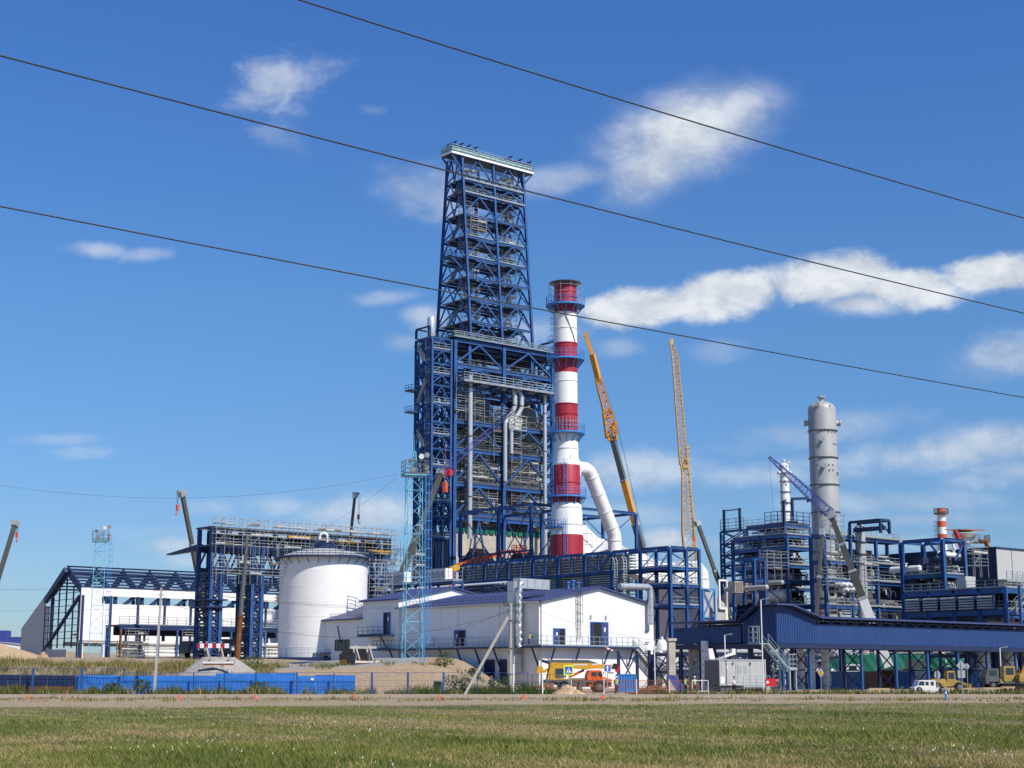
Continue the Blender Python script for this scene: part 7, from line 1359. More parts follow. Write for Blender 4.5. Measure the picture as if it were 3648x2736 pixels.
mb = MB(); mb.tube((cx_(215), -.6, cz_(340)), (cx_(215), .6, cz_(340)), .34, 16); mb.box(cx_(145), -.7, cz_(400), cx_(300), .7, cz_(368)); mb.bar((cx_(290), -.5, cz_(380)), (cx_(370), -.5, cz_(330)), .2); mb.bar((cx_(290), .5, cz_(380)), (cx_(370), .5, cz_(330)), .2); mb.build('winch', 'crane_yellow', ct_)
mb = MB(); mb.bar((cx_(1490), 0, cz_(275)), (cx_(1530), 0, cz_(300)), .5, .6); mb.tube((cx_(1540), -.3, cz_(285)), (cx_(1540), .3, cz_(285)), .28, 14); mb.build('boom_head', 'dark', ct_)
mb = MB(); mb.tube((cx_(1565), -.2, cz_(300)), (cx_(1565), .2, cz_(300)), .26, 14); mb.prism([(cx_(1530), -.16, cz_(300)), (cx_(1600), -.16, cz_(300)), (cx_(1600), -.16, cz_(370)), (cx_(1570), -.16, cz_(400)), (cx_(1540), -.16, cz_(370))], (0, .32, 0)); mb.build('hook_block', 'sign_red', ct_)
cabm = MB(); cabm.prism([(cx_(1025), -1.18, cz_(525)), (cx_(1020), -1.18, cz_(450)), (cx_(1055), -1.18, cz_(362)), (cx_(1080), -1.18, cz_(352)), (cx_(1255), -1.18, cz_(352)), (cx_(1275), -1.18, cz_(365)), (cx_(1295), -1.18, cz_(462)), (cx_(1295), -1.18, cz_(525))], (0, 2.36, 0)); cab_ = cabm.build('cab', 'truck_orange', ct_)
mb = MB()
for s in (-1.2, 1.185): mb.box(cx_(1095), s, cz_(455), cx_(1180), s+.015, cz_(385)); mb.prism([(cx_(1205), s, cz_(455)), (cx_(1278), s, cz_(455)), (cx_(1262), s, cz_(385)), (cx_(1205), s, cz_(385))], (0, .015, 0))
mb.build('window', 'glass', cab_); mb = MB(); mb.hexa([(cx_(1294), -1.0, cz_(455)), (cx_(1300), -1.0, cz_(455)), (cx_(1300), 1.0, cz_(455)), (cx_(1294), 1.0, cz_(455)), (cx_(1272), -1.0, cz_(375)), (cx_(1278), -1.0, cz_(375)), (cx_(1278), 1.0, cz_(375)), (cx_(1272), 1.0, cz_(375))]); mb.build('windscreen', 'glass', cab_)
mb = MB(); mb.box(cx_(1180), -1.2, cz_(520), cx_(1186), -1.182, cz_(380)); mb.box(cx_(1110), -1.21, cz_(490), cx_(1140), -1.185, cz_(483)); mb.build('door_seam', 'rust', cab_)
mb = MB(); mb.prism([(cx_(1296), -.8, cz_(560)), (cx_(1296), -.8, cz_(468)), (cx_(1400), -.8, cz_(485)), (cx_(1440), -.8, cz_(505)), (cx_(1450), -.8, cz_(560))], (0, 1.6, 0)); bn = mb.build('bonnet', 'truck_orange', ct_); text('УРАЛ', .30, bn, (cx_(1345), -.806, cz_(520)), (R(90), 0, 0), 'sign_white')
for s in (-1, 1):
    mb = MB(); pts = [(cx_(1230)+.85*math.cos(a), s*1.0, .62+.78*math.sin(a)) for a in [R(x) for x in range(-5, 190, 15)]]
    for p, r_ in zip(pts[:-1], pts[1:]): mb.bar(p, r_, .07, .5) if False else mb.bar(p, r_, .48, .06)
    mb.build('mudguard', 'truck_orange', ct_); mb = MB(); mb.path([(cx_(1452), s*.95, cz_(575)), (cx_(1466), s*.95, cz_(575))], [.13, .11], 14); mb.build('headlight', 'sign_white', ct_)
mb = MB(); mb.box(cx_(1440), -1.2, cz_(640), cx_(1470), 1.2, cz_(600)); mb.build('bumper', 'sign_white', ct_); mb = MB(); mb.box(cx_(1451), -.75, cz_(560), cx_(1456), .75, cz_(510)); mb.build('radiator_grille', 'rust', ct_)
for s in (-1, 1): mb = MB(); mb.bar((cx_(1290), s*1.2, cz_(400)), (cx_(1300), s*1.45, cz_(400)), .03); mb.box(cx_(1296), s*1.42-.09, cz_(420), cx_(1304), s*1.42+.09, cz_(375)); mb.build('mirror', 'dark', cab_)
for (x0_, n_) in ((800, 9), (1130, 3)):  # blurred white lettering along the boom
    for k in range(n_): mb = MB(); x = cx_(x0_+k*28); mb.box(x, -.322, cz_(270), x+.10, -.31, cz_(246)); mb.build('lettering', 'sign_white', ct_) if k % 1 == 0 else None
# ---------------------------------------------------------------- road signs
def post(name, label, u, vb, Y, vt, w=.07, mat_='galv', cat='road sign'):
    p = at(u, vb, Y); z0 = gz(p.x, Y); o = thing(name, label, cat, Vector((p.x, Y, z0))); mb = MB(); mb.tube((0, 0, -.2), (0, 0, zv(vt, Y)-z0), w*.5, 8); mb.build('post', mat_, o); return o
PW = .0296*.93/4.916*4.916
o = post('road_sign', 'square pedestrian crossing sign on a bright yellow board', qu('a1', 724), 2470, 156, qv('a1', 240)); zc = zv(qv('a1', 330), 156)-o.location.z; k_ = 156/5600/4.916
mb = MB(); w = 84*k_; h = 92*k_; mb.hexa([(-w*1.05, -.07, zc-h), (w*.95, -.07, zc-h+.04), (w*.95, -.04, zc-h+.04), (-w*1.05, -.04, zc-h), (-w*1.1, -.07, zc+h-.04), (w*.9, -.07, zc+h), (w*.9, -.04, zc+h), (-w*1.1, -.04, zc+h-.04)]); b_ = mb.build('board', 'sign_yellow', o); mb = MB(); mb.box(-.37, -.085, zc-.37, .32, -.071, zc+.33); mb.build('blue_panel', 'sign_blue', b_); mb = MB(); mb.prism([(-.30, -.092, zc-.28), (.25, -.092, zc-.28), (-.025, -.092, zc+.25)], (0, .006, 0)); mb.build('triangle', 'sign_white', b_)
mb = MB(); c = -.03; mb.path([(c+.01, -.1, zc+.12), (c+.01, -.094, zc+.12)], .04, 10); mb.bar((c+.01, -.098, zc+.09), (c-.01, -.098, zc-.06), .05, .01); mb.bar((c-.01, -.098, zc-.06), (c-.11, -.098, zc-.24), .04, .01); mb.bar((c-.01, -.097, zc-.06), (c+.08, -.097, zc-.24), .04, .01); mb.bar((c, -.097, zc+.06), (c-.1, -.097, zc-.04), .03, .01); mb.bar((c, -.099, zc+.06), (c+.09, -.099, zc-.03), .03, .01); mb.build('walking_figure', 'dark', b_)
mb = MB()
for k in range(4): mb.box(-.26+k*.125, -.1, zc-.275, -.20+k*.125, -.093, zc-.235)
mb.build('zebra_marks', 'dark', b_)
o = post('road_sign', 'square blue one way sign with a white upward arrow', qu('a1', 1400), 2475, 154, qv('a1', 236), .07); zc = zv(qv('a1', 298), 154)-o.location.z; mb = MB(); w = 58*154/5600/4.916; mb.box(-w, -.06, zc-w, w*1.05, -.04, zc+w); b_ = mb.build('board', 'sign_white', o); mb = MB(); mb.box(-w+.035, -.07, zc-w+.035, w*1.05-.035, -.061, zc+w-.035); mb.build('blue_panel', 'sign_blue', b_); mb = MB(); mb.prism([(-.05, -.08, zc-w+.04), (.06, -.08, zc-w+.04), (.06, -.08, zc+.03), (.155, -.08, zc+.03), (.005, -.08, zc+.27), (-.145, -.08, zc+.03), (-.05, -.08, zc+.03)], (0, .008, 0)); mb.build('arrow', 'sign_white', b_); mb = MB(); mb.bar((-.19, 0, zc+w), (-.19, 0, zc+w+1.15), .025); mb.build('antenna_rod', 'galv', o); mb = MB(); mb.box(.02, -.02, zc-w-.2, .62, .02, zc-w-.02); mb.build('plate_back', 'sign_back', o)
for (x, y, lb, ry) in ((218, 655, 'small round no entry sign standing low beside the white post', 0), (278, 672, 'small round red rimmed sign seen at an angle right of the white post', 55)):
    p = at(*q('a1', x, y), 157); o = thing('road_sign', lb, 'road sign', Vector((p.x, 157, gz(p.x, 157))), R(ry)); zc = p.z-o.location.z; mb = MB(); mb.bar((0, .04, 0), (0, .04, zc), .05); mb.build('post', 'galv', o); mb = MB(); mb.path([(0, -.02, zc), (0, .0, zc)], .28, 20); d_ = mb.build('disc', 'sign_red', o)
    mb = MB(); 
    if ry: mb.path([(0, -.03, zc), (0, -.021, zc)], .2, 20)
    else: mb.box(-.2, -.03, zc-.05, .2, -.021, zc+.05)
    mb.build('white_bar', 'sign_white', d_)
o = post('marker_post', 'thick white post left of the crane truck', qu('a1', 258), 2470, 155, qv('a1', 405), .13, 'sign_white', 'post'); mb = MB(); mb.lathe([(.075, 0), (.02, .06)], 8, (0, 0, zv(qv('a1', 405), 155)-o.location.z)); mb.build('cap', 'sign_white', o)
o = post('road_sign', 'amber and white priority road diamond sign', qu('a3', 722), 2475, 155, qv('a3', 400), .06); zc = zv(qv('a3', 477), 155)-o.location.z; mb = MB(); d = .46; mb.prism([(0, -.05, zc-d), (d*.7, -.05, zc), (0, -.05, zc+d), (-d*.7, -.05, zc)], (0, .02, 0)); b_ = mb.build('board', 'sign_back', o); d = .30; mb = MB(); mb.prism([(0, -.06, zc-d), (d*.75, -.06, zc), (0, -.06, zc+d), (-d*.75, -.06, zc)], (0, .008, 0)); mb.build('amber_panel', 'sign_amber', b_)
o = post('road_sign', 'grey back of a round road sign above the white pickup', qu('a4', 705), 2470, 154, qv('a4', 430), .06); zc = zv(qv('a4', 515), 154)-o.location.z; mb = MB(); mb.path([(0, .04, zc), (0, .06, zc)], .40, 24); b_ = mb.build('disc', 'sign_back', o); mb = MB(); mb.bar((0, -.04, zc-.4), (0, -.04, zc+.42), .05); mb.build('bracket', 'crane_grey', b_); b_.scale = (.75, 1, 1)
o = post('road_sign', 'grey backs of a diamond sign and a square plate on one post', qu('a4', 1133), 2472, 154, qv('a4', 300), .07); zc = zv(qv('a4', 350), 154)-o.location.z; mb = MB(); d = .47; mb.prism([(0, .04, zc-d), (d, .04, zc), (0, .04, zc+d), (-d, .04, zc)], (0, .02, 0)); mb.build('diamond_board', 'sign_back', o); mb = MB(); zq = zv(qv('a4', 500), 154)-o.location.z; mb.box(-.36, .04, zq-.36, .36, .06, zq+.36); mb.build('square_board', 'sign_back', o)
p = at(*q('a4', 1230, 365), 158); o = post('road_sign', 'pale hexagonal sign back right of the diamond sign back', q('a4', 1230)[0], 2470, 158, q('a4', 0, 330)[1], .06); zc = p.z-o.location.z; mb = MB(); mb.prism([(.3*math.cos(R(60*k)), .05, zc+.3*math.sin(R(60*k))) for k in range(6)], (0, .02, 0)); mb.build('board', 'sign_back', o)
p = at(qu('a4', 840), 2494, 117); o = thing('bollard_post', 'short light blue post on the near road verge', 'post', Vector((p.x, 117, gz(p.x, 117)))); mb = MB(); mb.lathe([(.075, -.1), (.075, .75), (.05, .80), (.0, .81)], 12); mb.build('shaft', 'light_blue_steel', o); mb = MB(); mb.lathe([(.08, .5), (.08, .62)], 12); mb.build('band', 'sign_white', o)
WS = at(*q('z3', 1475, 1250), 172); o = thing('windsock', 'orange and white windsock hanging limp on a mast before the balcony', 'windsock', Vector((WS.x, 172, gz(WS.x, 172)))); z = WS.z-o.location.z; mb = MB(); mb.tube((-.35, 0, 0), (-.35, 0, z+.4), .035, 8, .02); mb.build('mast', 'galv', o)
for k in range(4): mb = MB(); a = Vector((-.3, 0, z+.2)); d = Vector((.2, -.03, -.075)); mb.path([a+d*k, a+d*(k+.5), a+d*(k+1)], [.13-.012*k, .128-.012*k, .118-.012*k], 12, cap=False); mb.build('sleeve', 'orange_red' if k % 2 == 0 else 'sign_white', o)
# ---------------------------------------------------------------- yard clutter in front of the buildings
def pallet(u, Y, label, mat_='brick', n=(3, 2, 6), s=(.36, .36, .14)):
    x = ux(u, Y); o = thing('brick_pallet', label, 'pallet', Vector((x, Y, gz(x, Y)))); mb = MB()
    for k in range(3): mb.box(-.6, -.45+.4*k, 0, .6, -.35+.4*k, .1)
    for k in range(5): mb.box(-.6+.26*k, -.5, .101, -.44+.26*k, .5, .125)
    mb.build('pallet', 'wood', o)
    for j in range(n[2]): mb = MB(); [mb.box(-.58+.39*i+.02*((j+i) % 2), -.48+.32*k, .13+s[2]*j, -.58+.39*i+.36, -.48+.32*k+.3, .13+s[2]*(j+1)-.02) for i in range(3) for k in range(3)]; mb.build('brick_course', mat_, o)
pallet(qu('a1', 355), 158, 'pallet of red bricks beside the white post', n=(3, 2, 7)); pallet(qu('a1', 455), 162, 'lower pallet of red bricks under the crane tail', n=(3, 2, 4))
def container(name, label, P, L, Wd, Hh, rot, mat_, wins=(), door=None, corr=True, cat='container'):
    o = thing(name, label, cat, P, rot); mb = MB(); mb.box(.06, .06, .1, L-.06, Wd-.06, Hh-.08); mb.build('body', mat_, o); mb = MB()
    for x in (0, L-.12):
        for y in (0, Wd-.12): mb.box(x, y, 0, x+.12, y+.12, Hh)
    for y in (0, Wd-.12): mb.box(.121, y, 0, L-.121, y+.12, .12); mb.box(.121, y, Hh-.12, L-.121, y+.12, Hh)
    for x in (0, L-.12): mb.box(x, .121, Hh-.118, x+.12, Wd-.121, Hh-.002)
    mb.build('frame', mat_, o)
    if corr: mb = MB(); mb.corr((.13, .06, 0), (L-.13, .06, 0), .13, Hh-.13, .28, .035); mb.build('front_sheet', mat_, o)
    for (a, b, c, d) in wins:
        mb = MB(); mb.box(a, -.05, b, c, .03, d); w_ = mb.build('window', 'glass', o); mb = MB()
        for r_ in ((a-.1, b-.1, c+.1, b), (a-.1, d, c+.1, d+.1), (a-.1, b, a, d), (c, b, c+.1, d), (a, (b+d)/2-.04, c, (b+d)/2+.04)): mb.box(r_[0], -.08, r_[1], r_[2], -.0505, r_[3])
        mb.build('frame', 'sign_white', w_)
    if door: a, c, d = door; mb = MB(); mb.box(a, -.055, .12, c, .03, d); mb.build('door', 'sign_white', o)
    return o
def G(k, x, y, Y, dz=0): p = at(*q(k, x, y), Y); return Vector((p.x, Y, gz(p.x, Y)+dz))
P = G('a2', 1040, 700, 171, .75); sc_ = container('substation_cabin', 'light grey metal substation cabin on a raised base under the gallery', P, 5.6, 3.6, 2.75, R(20), 'container_grey', corr=False, cat='cabin')
for (a, b) in ((.25, 1.9), (1.95, 2.1), (2.15, 3.6), (3.7, 5.35)): mb = MB(); mb.box(a, .02, .3, b-.03, .055, 2.4); mb.build('door_panel', 'container_grey', sc_)
mb = MB(); mb.box(.75, -.01, 1.75, 1.0, .018, 2.0); mb.box(.1, -.02, .2, .55, .018, .9); mb.build('notice', 'sign_white', sc_)
for x in (1.65, 3.75): mb = MB(); mb.lathe([(.02, 0), (.14, .05), (.1, .18)], 10, (x, -.12, 2.35)); mb.build('lamp', 'galv', sc_)
mb = MB(); mb.box(2.2, -.0, 1.3, 2.65, .018, 2.1); mb.box(2.9, -.0, 1.3, 3.3, .018, 2.1); mb.build('louvre', 'sign_back', sc_)
mb = MB(); mb.corr((.04, 3.5, 0), (.04, .1, 0), .15, 2.6, .25, .03); mb.build('side_sheet', 'crane_grey', sc_); mb = MB(); mb.box(.2, .2, -.8, 5.4, 3.4, -.01); mb.build('base', 'crane_grey', sc_); mb = MB(); mb.box(2.2, -1.2, -.2, 5.4, -.02, -.1); mb.box(2.2, -1.25, -.8, 2.3, -1.15, -.2); mb.box(5.3, -1.25, -.8, 5.4, -1.15, -.2); railing(mb, [(2.2, -1.15, -.1), (5.4, -1.15, -.1)], 1.1, 3, .8, .025); mb.build('access_platform', 'rail', sc_)  # left side sheet coloured darker than the front as its shade
mb = MB(); mb.prism([(-.9, .5, 2.76), (-.2, .5, 2.76), (-.5, .5, 3.9), (-1.0, .5, 3.9)], (0, .5, 0)); mb.build('cable_hood', 'white_cement', sc_); mb = MB(); mb.prism([(.2, .6, 2.76), (2.3, .6, 3.3), (2.3, .6, 3.9), (1.9, .6, 3.9), (1.9, .6, 3.5)], (0, .5, 0)); mb.build('cable_hood', 'white_cement', sc_)
container('site_cabin', 'blue site cabin with a tall white window behind the diamond sign', G('a3', 755, 740, 199), 4.9, 2.4, 2.25, R(14), 'cabin_blue', [(.5, .6, .95, 1.9)], cat='cabin'); container('site_cabin', 'blue site cabin with two small white windows left of the diamond sign', G('a3', 205, 745, 200), 4.8, 2.4, 2.25, R(8), 'cabin_blue', [(.5, .8, .8, 1.8), (2.0, .9, 2.8, 1.5)], cat='cabin'); container('site_cabin', 'blue site cabin with a white door behind the crossed gallery legs', G('a3', 1010, 740, 203), 3.6, 2.4, 2.25, R(8), 'cabin_blue', [], (.8, 1.6, 2.0), cat='cabin')
container('shipping_container', 'orange red shipping container behind the gallery legs', G('a3', 1490, 745, 207), 2.4, 2.4, 2.25, R(10), 'brick'); container('shipping_container', 'dark red shipping container behind the leaning white crane boom', G('a3', 1640, 700, 210), 5.0, 2.4, 2.25, R(6), 'rust'); container('shipping_container', 'bright blue shipping container left of the white pickup', G('a4', -60, 690, 210), 2.8, 2.4, 2.25, R(6), 'cabin_blue'); container('site_cabin', 'white roofed site cabin behind the white pickup', G('a4', 165, 690, 214), 3.2, 2.4, 2.25, R(6), 'white_cement', cat='cabin')
container('shipping_container', 'blue shipping container behind the yellow loader', G('a4', 745, 690, 214), 5.4, 2.4, 2.25, R(4), 'cabin_blue'); container('site_cabin', 'blue site cabin with a white framed window right of the sign backs', G('a4', 1160, 715, 217), 6.0, 2.4, 2.25, R(4), 'cabin_blue', [(.3, .6, .9, 1.85)], cat='cabin'); container('shipping_container', 'blue skip container at the foot of the white building beside the stair', G('a1', 1590, 700, 174), 2.0, 2.0, 1.95, R(5), 'light_blue_steel')
# rusty mesh fence
RX0, RX1 = ux(2035, 158.5), ux(2500, 158.5); o = thing('mesh_fence', 'rusty red mesh fence with white posts before the crane truck', 'fence', (RX0, 158.5, gz(RX0, 158))); n_ = 12; L = RX1-RX0
for k in range(n_+1): mb = MB(); x = L*k/n_; mb.bar((x, 0, -.1), (x, 0, 1.45), .07); mb.build('post', 'rust' if k % 3 else 'sign_white', o)
mb = MB()
for z in (.2, .75, 1.35): mb.bar((0, 0, z), (L, 0, z), .045)
for k in range(int(L/.12)): mb.bar((k*.12, .02, .15), (k*.12, .02, 1.36), .022)
mb.build('mesh_panel', 'rusty_fence', o)
o = thing('mesh_fence', 'low wire fence on grey posts between the concrete post and the crane truck', 'fence', (ux(1835, 161), 161, gz(ux(1835, 161), 161))); L = ux(1990, 161)-o.location.x
for k in range(6): mb = MB(); mb.bar((L*k/5, 0, -.1), (L*k/5, 0, 2.0), .07); mb.build('post', 'crane_grey', o)
mb = MB()
for z in (.4, 1.2, 1.95): mb.bar((0, 0, z), (L, 0, z), .035)
for k in range(int(L/.15)): mb.bar((k*.15, 0, .2), (k*.15, 0, 1.95), .012)
mb.build('wire_mesh', 'crane_grey', o)
for k, u in enumerate((1838, 1905, 1965)): o = thing('concrete_block', 'white painted kerb block lying in the grass, '+['nearest the concrete post', 'middle of the three', 'nearest the crane truck'][k], 'block', Vector((ux(u, 166), 166, gz(ux(u, 166), 166)))); mb = MB(); mb.prism([(-.6, 0, 0), (.6, 0, 0), (.55, 0, .85), (-.55, 0, .85)], (0, .3, 0)); mb.build('body', 'sign_white', o); mb = MB(); mb.box(-.2, -.005, .6, .2, .0, .78); mb.build('stripe', 'sign_red', o)
o = thing('leaning_panel', 'navy corrugated sheet leaning beside the soil heap', 'sheet', G('a2', 330, 720, 163)); mb = MB(); mb.hexa([(.3, -.3, 0), (1.5, -.3, -.1), (1.5, -.25, -.1), (.3, -.25, 0), (-.8, .5, 1.9), (.1, .5, 1.85), (.1, .55, 1.85), (-.8, .55, 1.9)]); mb.build('sheet', 'violet_blue', o)
for k in range(4): mb = MB(); a = Vector((.35+.3*k, -.33, -.0)); b = Vector((-.75+.22*k, .47, 1.88)); mb.bar(a, b, .05); mb.build('rib', 'violet_blue', o)
for (k, x, Y, vt, w, lb) in (('a2', 280, 190, qv('z3', 1180), 1.0, 'square concrete pillar behind the navy leaning sheet'), ('a2', 590, 194, qv('a2', -80), .6, 'pale concrete pillar behind crossed braces left of the grey cabin')):
    P = G(k, x, 600, Y); o = thing('concrete_pillar', lb, 'pillar', P, R(12)); h = zv(vt, Y)-P.z; mb = MB(); mb.box(-w*.4, -w*.4, -.2, w*.4, w*.4, h); mb.build('shaft', 'concrete', o); mb = MB(); mb.box(-w*.55, -w*.55, h+.001, w*.55, w*.55, h+.3); mb.build('cap', 'concrete', o)
for (u, Y, vt, lb) in ((qu('z3', 1845), 176, qv('z3', 1175), 'slim white lamp post at the right corner of the white building'), (qu('z7', 597), 168, qv('z7', 855), 'tall slim white lamp post before the corner house'), (qu('z7', 302), 172, qv('z7', 1135), 'short white wooden post left of the grey cabin door'), (qu('z8', 1262), 174, qv('z8', 1235), 'white slim post under the gallery near the worker')):
    o = post('lamp_post', lb, u, 2470, Y, vt, .13, 'white_cement', 'lamp post'); h = zv(vt, Y)-o.location.z; mb = MB(); mb.bar((0, 0, h), (.5, -.1, h+.12), .06); mb.bar((.45, -.1, h+.1), (.85, -.15, h+.12), .16, .08); mb.build('lamp_head', 'galv', o)
# low pipe racks behind and below the gallery
def lowrack(label, P, L, D, zs_, npipe, rot=TH, cw=.4, br='lXfX'):
    o = thing('pipe_rack', label, 'pipe rack', P, rot); frame(o, [L*k/4 for k in range(5)], [0, D], [0]+zs_, cw, .25, .4, 'dark_blue_steel', br, .14)
    for i, z in enumerate(zs_):
        for k in range(npipe): mb = MB(); y = D*(k+.7)/(npipe+.6); r_ = (.12, .22, .3, .16)[(k+i) % 4]; mb.tube((-.5, y, z+.2+r_), (L+.5, y, z+.2+r_), r_, 10); mb.build('pipe', ['silver', 'white_cement', 'galv', 'grey_vessel'][(k+2*i) % 4], o)
    return o
lowrack('crowded low pipe rack right of the white building', G('z3', 1850, 1480, 226), 22, 6, [2.6, 4.8], 5); lowrack('low pipe rack under the left arm of the gallery', G('a2', 420, 600, 203), 20, 5, [2.2, 4.4], 5); lowrack('low pipe rack with many silver lines under the corner house', G('a3', 30, 600, 205), 12, 5, [2.0, 4.0, 5.5], 4); lowrack('low pipe rack at the right edge behind the gallery legs', G('a4', 1220, 600, 214), 26, 6, [2.0, 4.2, 6.2], 5); lowrack('long dark rack of pipes at the foot of the right unit', G('z8', -150, 900, 236), 44, 8, [3.0, 6.0, 9.0], 6); lowrack('dark rack of silver pipes below the pipe rack behind the white building', Vector((RO.x-22, RO.y+18, 2)), 30, 6, [4, 7.5, 11, 14], 6, TH+R(90))
for k, (kk, x, y, Y, hh, r_, lb) in enumerate((('a2', 365, 420, 210, 4.5, .8, 'white vertical vessel behind the crossed braces, left one'), ('a2', 650, 420, 212, 5.0, 1.1, 'white vertical vessel behind the crossed braces, right one'), ('a3', 70, 250, 208, 5.2, .5, 'white funnel hopper beside the stair landing'), ('a3', 250, 250, 210, 5.5, .5, 'slim white valve tower right of the stair landing'), ('a4', 1500, 250, 216, 6.5, .9, 'pale vessel among pipes behind the right gallery legs'), ('a4', 1950, 250, 218, 6.8, 1.0, 'pale vessel among pipes behind the worker'), ('z3', 1900, 1320, 218, 6.5, .7, 'white vertical vessel beside the right corner of the white building'))):
    P = G(kk, x, y, Y); o = thing('process_vessel', lb, 'vessel', P); mb = MB(); mb.lathe([(r_*.5, 0), (r_*.5, .6), (r_, 1.2), (r_, hh-.6), (r_*.7, hh-.2), (r_*.25, hh), (r_*.25, hh+.3)] if k != 2 else [(.15, 0), (.15, hh-2), (.25, hh-1.6), (.8, hh-.3), (.8, hh)], 20); mb.build('shell', 'white_cement', o); mb = MB(); mb.lathe([(r_, hh*.5), (r_+.1, hh*.5+.02), (r_+.1, hh*.5+.15), (r_, hh*.5+.17)], 20, capb=False, capt=False); mb.build('flange', 'galv', o)
# tarpaulin screens
def tarp(label, P, L, h0, h1, mat_, rot):
    o = thing('tarpaulin_screen', label, 'tarpaulin', P, rot); mb = MB(); nx_, nz_ = 40, 10; vs = []
    for j in range(nz_+1):
        for i in range(nx_+1): x = L*i/nx_; t_ = j/nz_; sag = .35*abs(math.sin(math.pi*x/4.2)); vs.append((x, .18*math.sin(x*1.7+t_*2)+.12*math.sin(x*4+j), h0+(h1-.35+sag*.6-h0)*t_))
    mb.add(vs, [(j*(nx_+1)+i, j*(nx_+1)+i+1, (j+1)*(nx_+1)+i+1, (j+1)*(nx_+1)+i) for j in range(nz_) for i in range(nx_)]); mb.build('sheet', mat_, o)
    for k in range(int(L/4.2)+1): mb = MB(); mb.bar((k*4.2, .35, 0), (k*4.2, .35, h1+.3), .12); mb.build('support_pole', 'galv', o)
    mb = MB(); mb.bar((0, .35, h1+.1), (L, .35, h1+.1), .1); mb.build('top_rail', 'galv', o)
tarp('dark green tarpaulin screen under the right gallery', G('a3', 865, 600, 234), 15.0, 1.2, 4.5, 'green_net', R(6)); tarp('dark green tarpaulin screen right of the white crane boom', G('a4', -20, 600, 236), 7.5, 1.2, 4.4, 'green_net', R(3)); tarp('pale green tarpaulin sheet hanging behind crossed gallery legs', G('a4', 850, 600, 234), 2.9, 1.2, 5.0, 'pale_green', R(-6)); tarp('dark green tarpaulin screen left of the pale green sheet', G('a4', 320, 600, 237), 4.6, 1.2, 4.4, 'green_net', R(4))
# wooden barriers
for k, (kk, x0_, x1_, y, Y) in enumerate((('a3', 1565, 1900, 760, 160), ('a4', 820, 970, 755, 160), ('a4', 1120, 1350, 758, 161), ('a4', 1530, 1800, 752, 162), ('a4', 1820, 2040, 735, 163), ('a3', 520, 650, 790, 160))):
    a, b = at(*q(kk, x0_, y), Y), at(*q(kk, x1_, y), Y); o = thing('wooden_barrier', ['timber rail barrier below the white crane boom', 'short timber rail barrier right of the white pickup', 'timber rail barrier below the sign backs', 'timber rail barrier left of the worker in the green helmet', 'timber rail barrier right of the worker in the green helmet', 'timber rail barrier in front of the blue site cabins'][k], 'barrier', Vector((a.x, Y, gz(a.x, Y))), 0, 'timber barriers along the road'); L = b.x-a.x; h = a.z-o.location.z; mb = MB(); mb.box(-.1, -.03, h-.09, L+.1, .03, h+.09); mb.build('rail', 'wood', o)
    for j in range(3): mb = MB(); x = .1+(L-.2)*j/2; mb.bar((x, .0, h-.1), (x-.12, -.28, 0), .09); mb.bar((x, .05, h-.1), (x+.1, .3, 0), .09); mb.build('leg', 'wood', o)
P = at(*q('a2', 605, 780), 156); o = thing('site_barrier', 'white tubular barrier frame beside the two workers in yellow vests', 'barrier', Vector((P.x, 156, gz(P.x, 156)))); mb = MB(); pts = [(0, 0, 0), (0, 0, 1.35), (1.55, 0, 1.35), (1.55, 0, 0)]
for p, r_ in zip(pts[:-1], pts[1:]): mb.bar(p, r_, .06)
mb.bar((0, 0, .32), (1.55, 0, .32), .05); mb.build('frame', 'sign_white', o); mb = MB(); mb.bar((0, -.3, 0), (0, .3, 0), .06); mb.bar((1.55, -.3, 0), (1.55, .3, 0), .06); mb.build('foot', 'sign_white', o)
P = G('a2', 1770, 780, 160); o = thing('wooden_crate', 'plain plywood crate right of the grey cabin steps', 'crate', P); mb = MB(); mb.box(0, 0, 0, .45, .5, .65); mb.build('box', 'wood', o); mb = MB(); mb.box(-.02, -.02, .1, .47, 0, .16); mb.box(-.02, -.02, .5, .47, 0, .56); mb.build('batten', 'plank', o)
P = G('a2', 1765, 640, 168); o = thing('fire_station_box', 'red fire point box on legs beside the grey cabin', 'box', P); mb = MB(); mb.box(0, 0, .7, 1.1, .4, 1.5); mb.build('cabinet', 'sign_red', o); mb = MB(); mb.box(.05, -.01, 1.0, .3, 0, 1.25); mb.build('notice', 'sign_white', o); mb = MB(); mb.box(.05, .1, 0, .12, .3, .7); mb.box(.98, .1, 0, 1.05, .3, .7); mb.build('leg', 'crane_grey', o)
# ---------------------------------------------------------------- vehicles at the right
P = G('a4', 240, 830, 163); pk_ = thing('pickup_truck', 'white double cab pickup with an open bed parked at the timber barriers', 'pickup truck', P, R(0)); S2 = 163/5600/4.938*.985
X_ = lambda x: (x-240)*S2; Z_ = lambda y: (835-y)*S2
mb = MB(); mb.prism([(X_(250), -.95, Z_(800)), (X_(250), -.95, Z_(725)), (X_(300), -.95, Z_(700)), (X_(335), -.95, Z_(612)), (X_(350), -.95, Z_(600)), (X_(600), -.95, Z_(600)), (X_(622), -.95, Z_(615)), (X_(628), -.95, Z_(825)), (X_(520), -.95, Z_(825))], (0, 1.9, 0)); mb.build('body', 'white_paint', pk_)
mb = MB()
for s in (-.965, .951): mb.prism([(X_(315), s, Z_(690)), (X_(345), s, Z_(620)), (X_(425), s, Z_(620)), (X_(425), s, Z_(690))], (0, .015, 0)); mb.box(X_(445), s, Z_(690), X_(500), s+.015, Z_(625)); mb.box(X_(535), s, Z_(690), X_(590), s+.015, Z_(625))
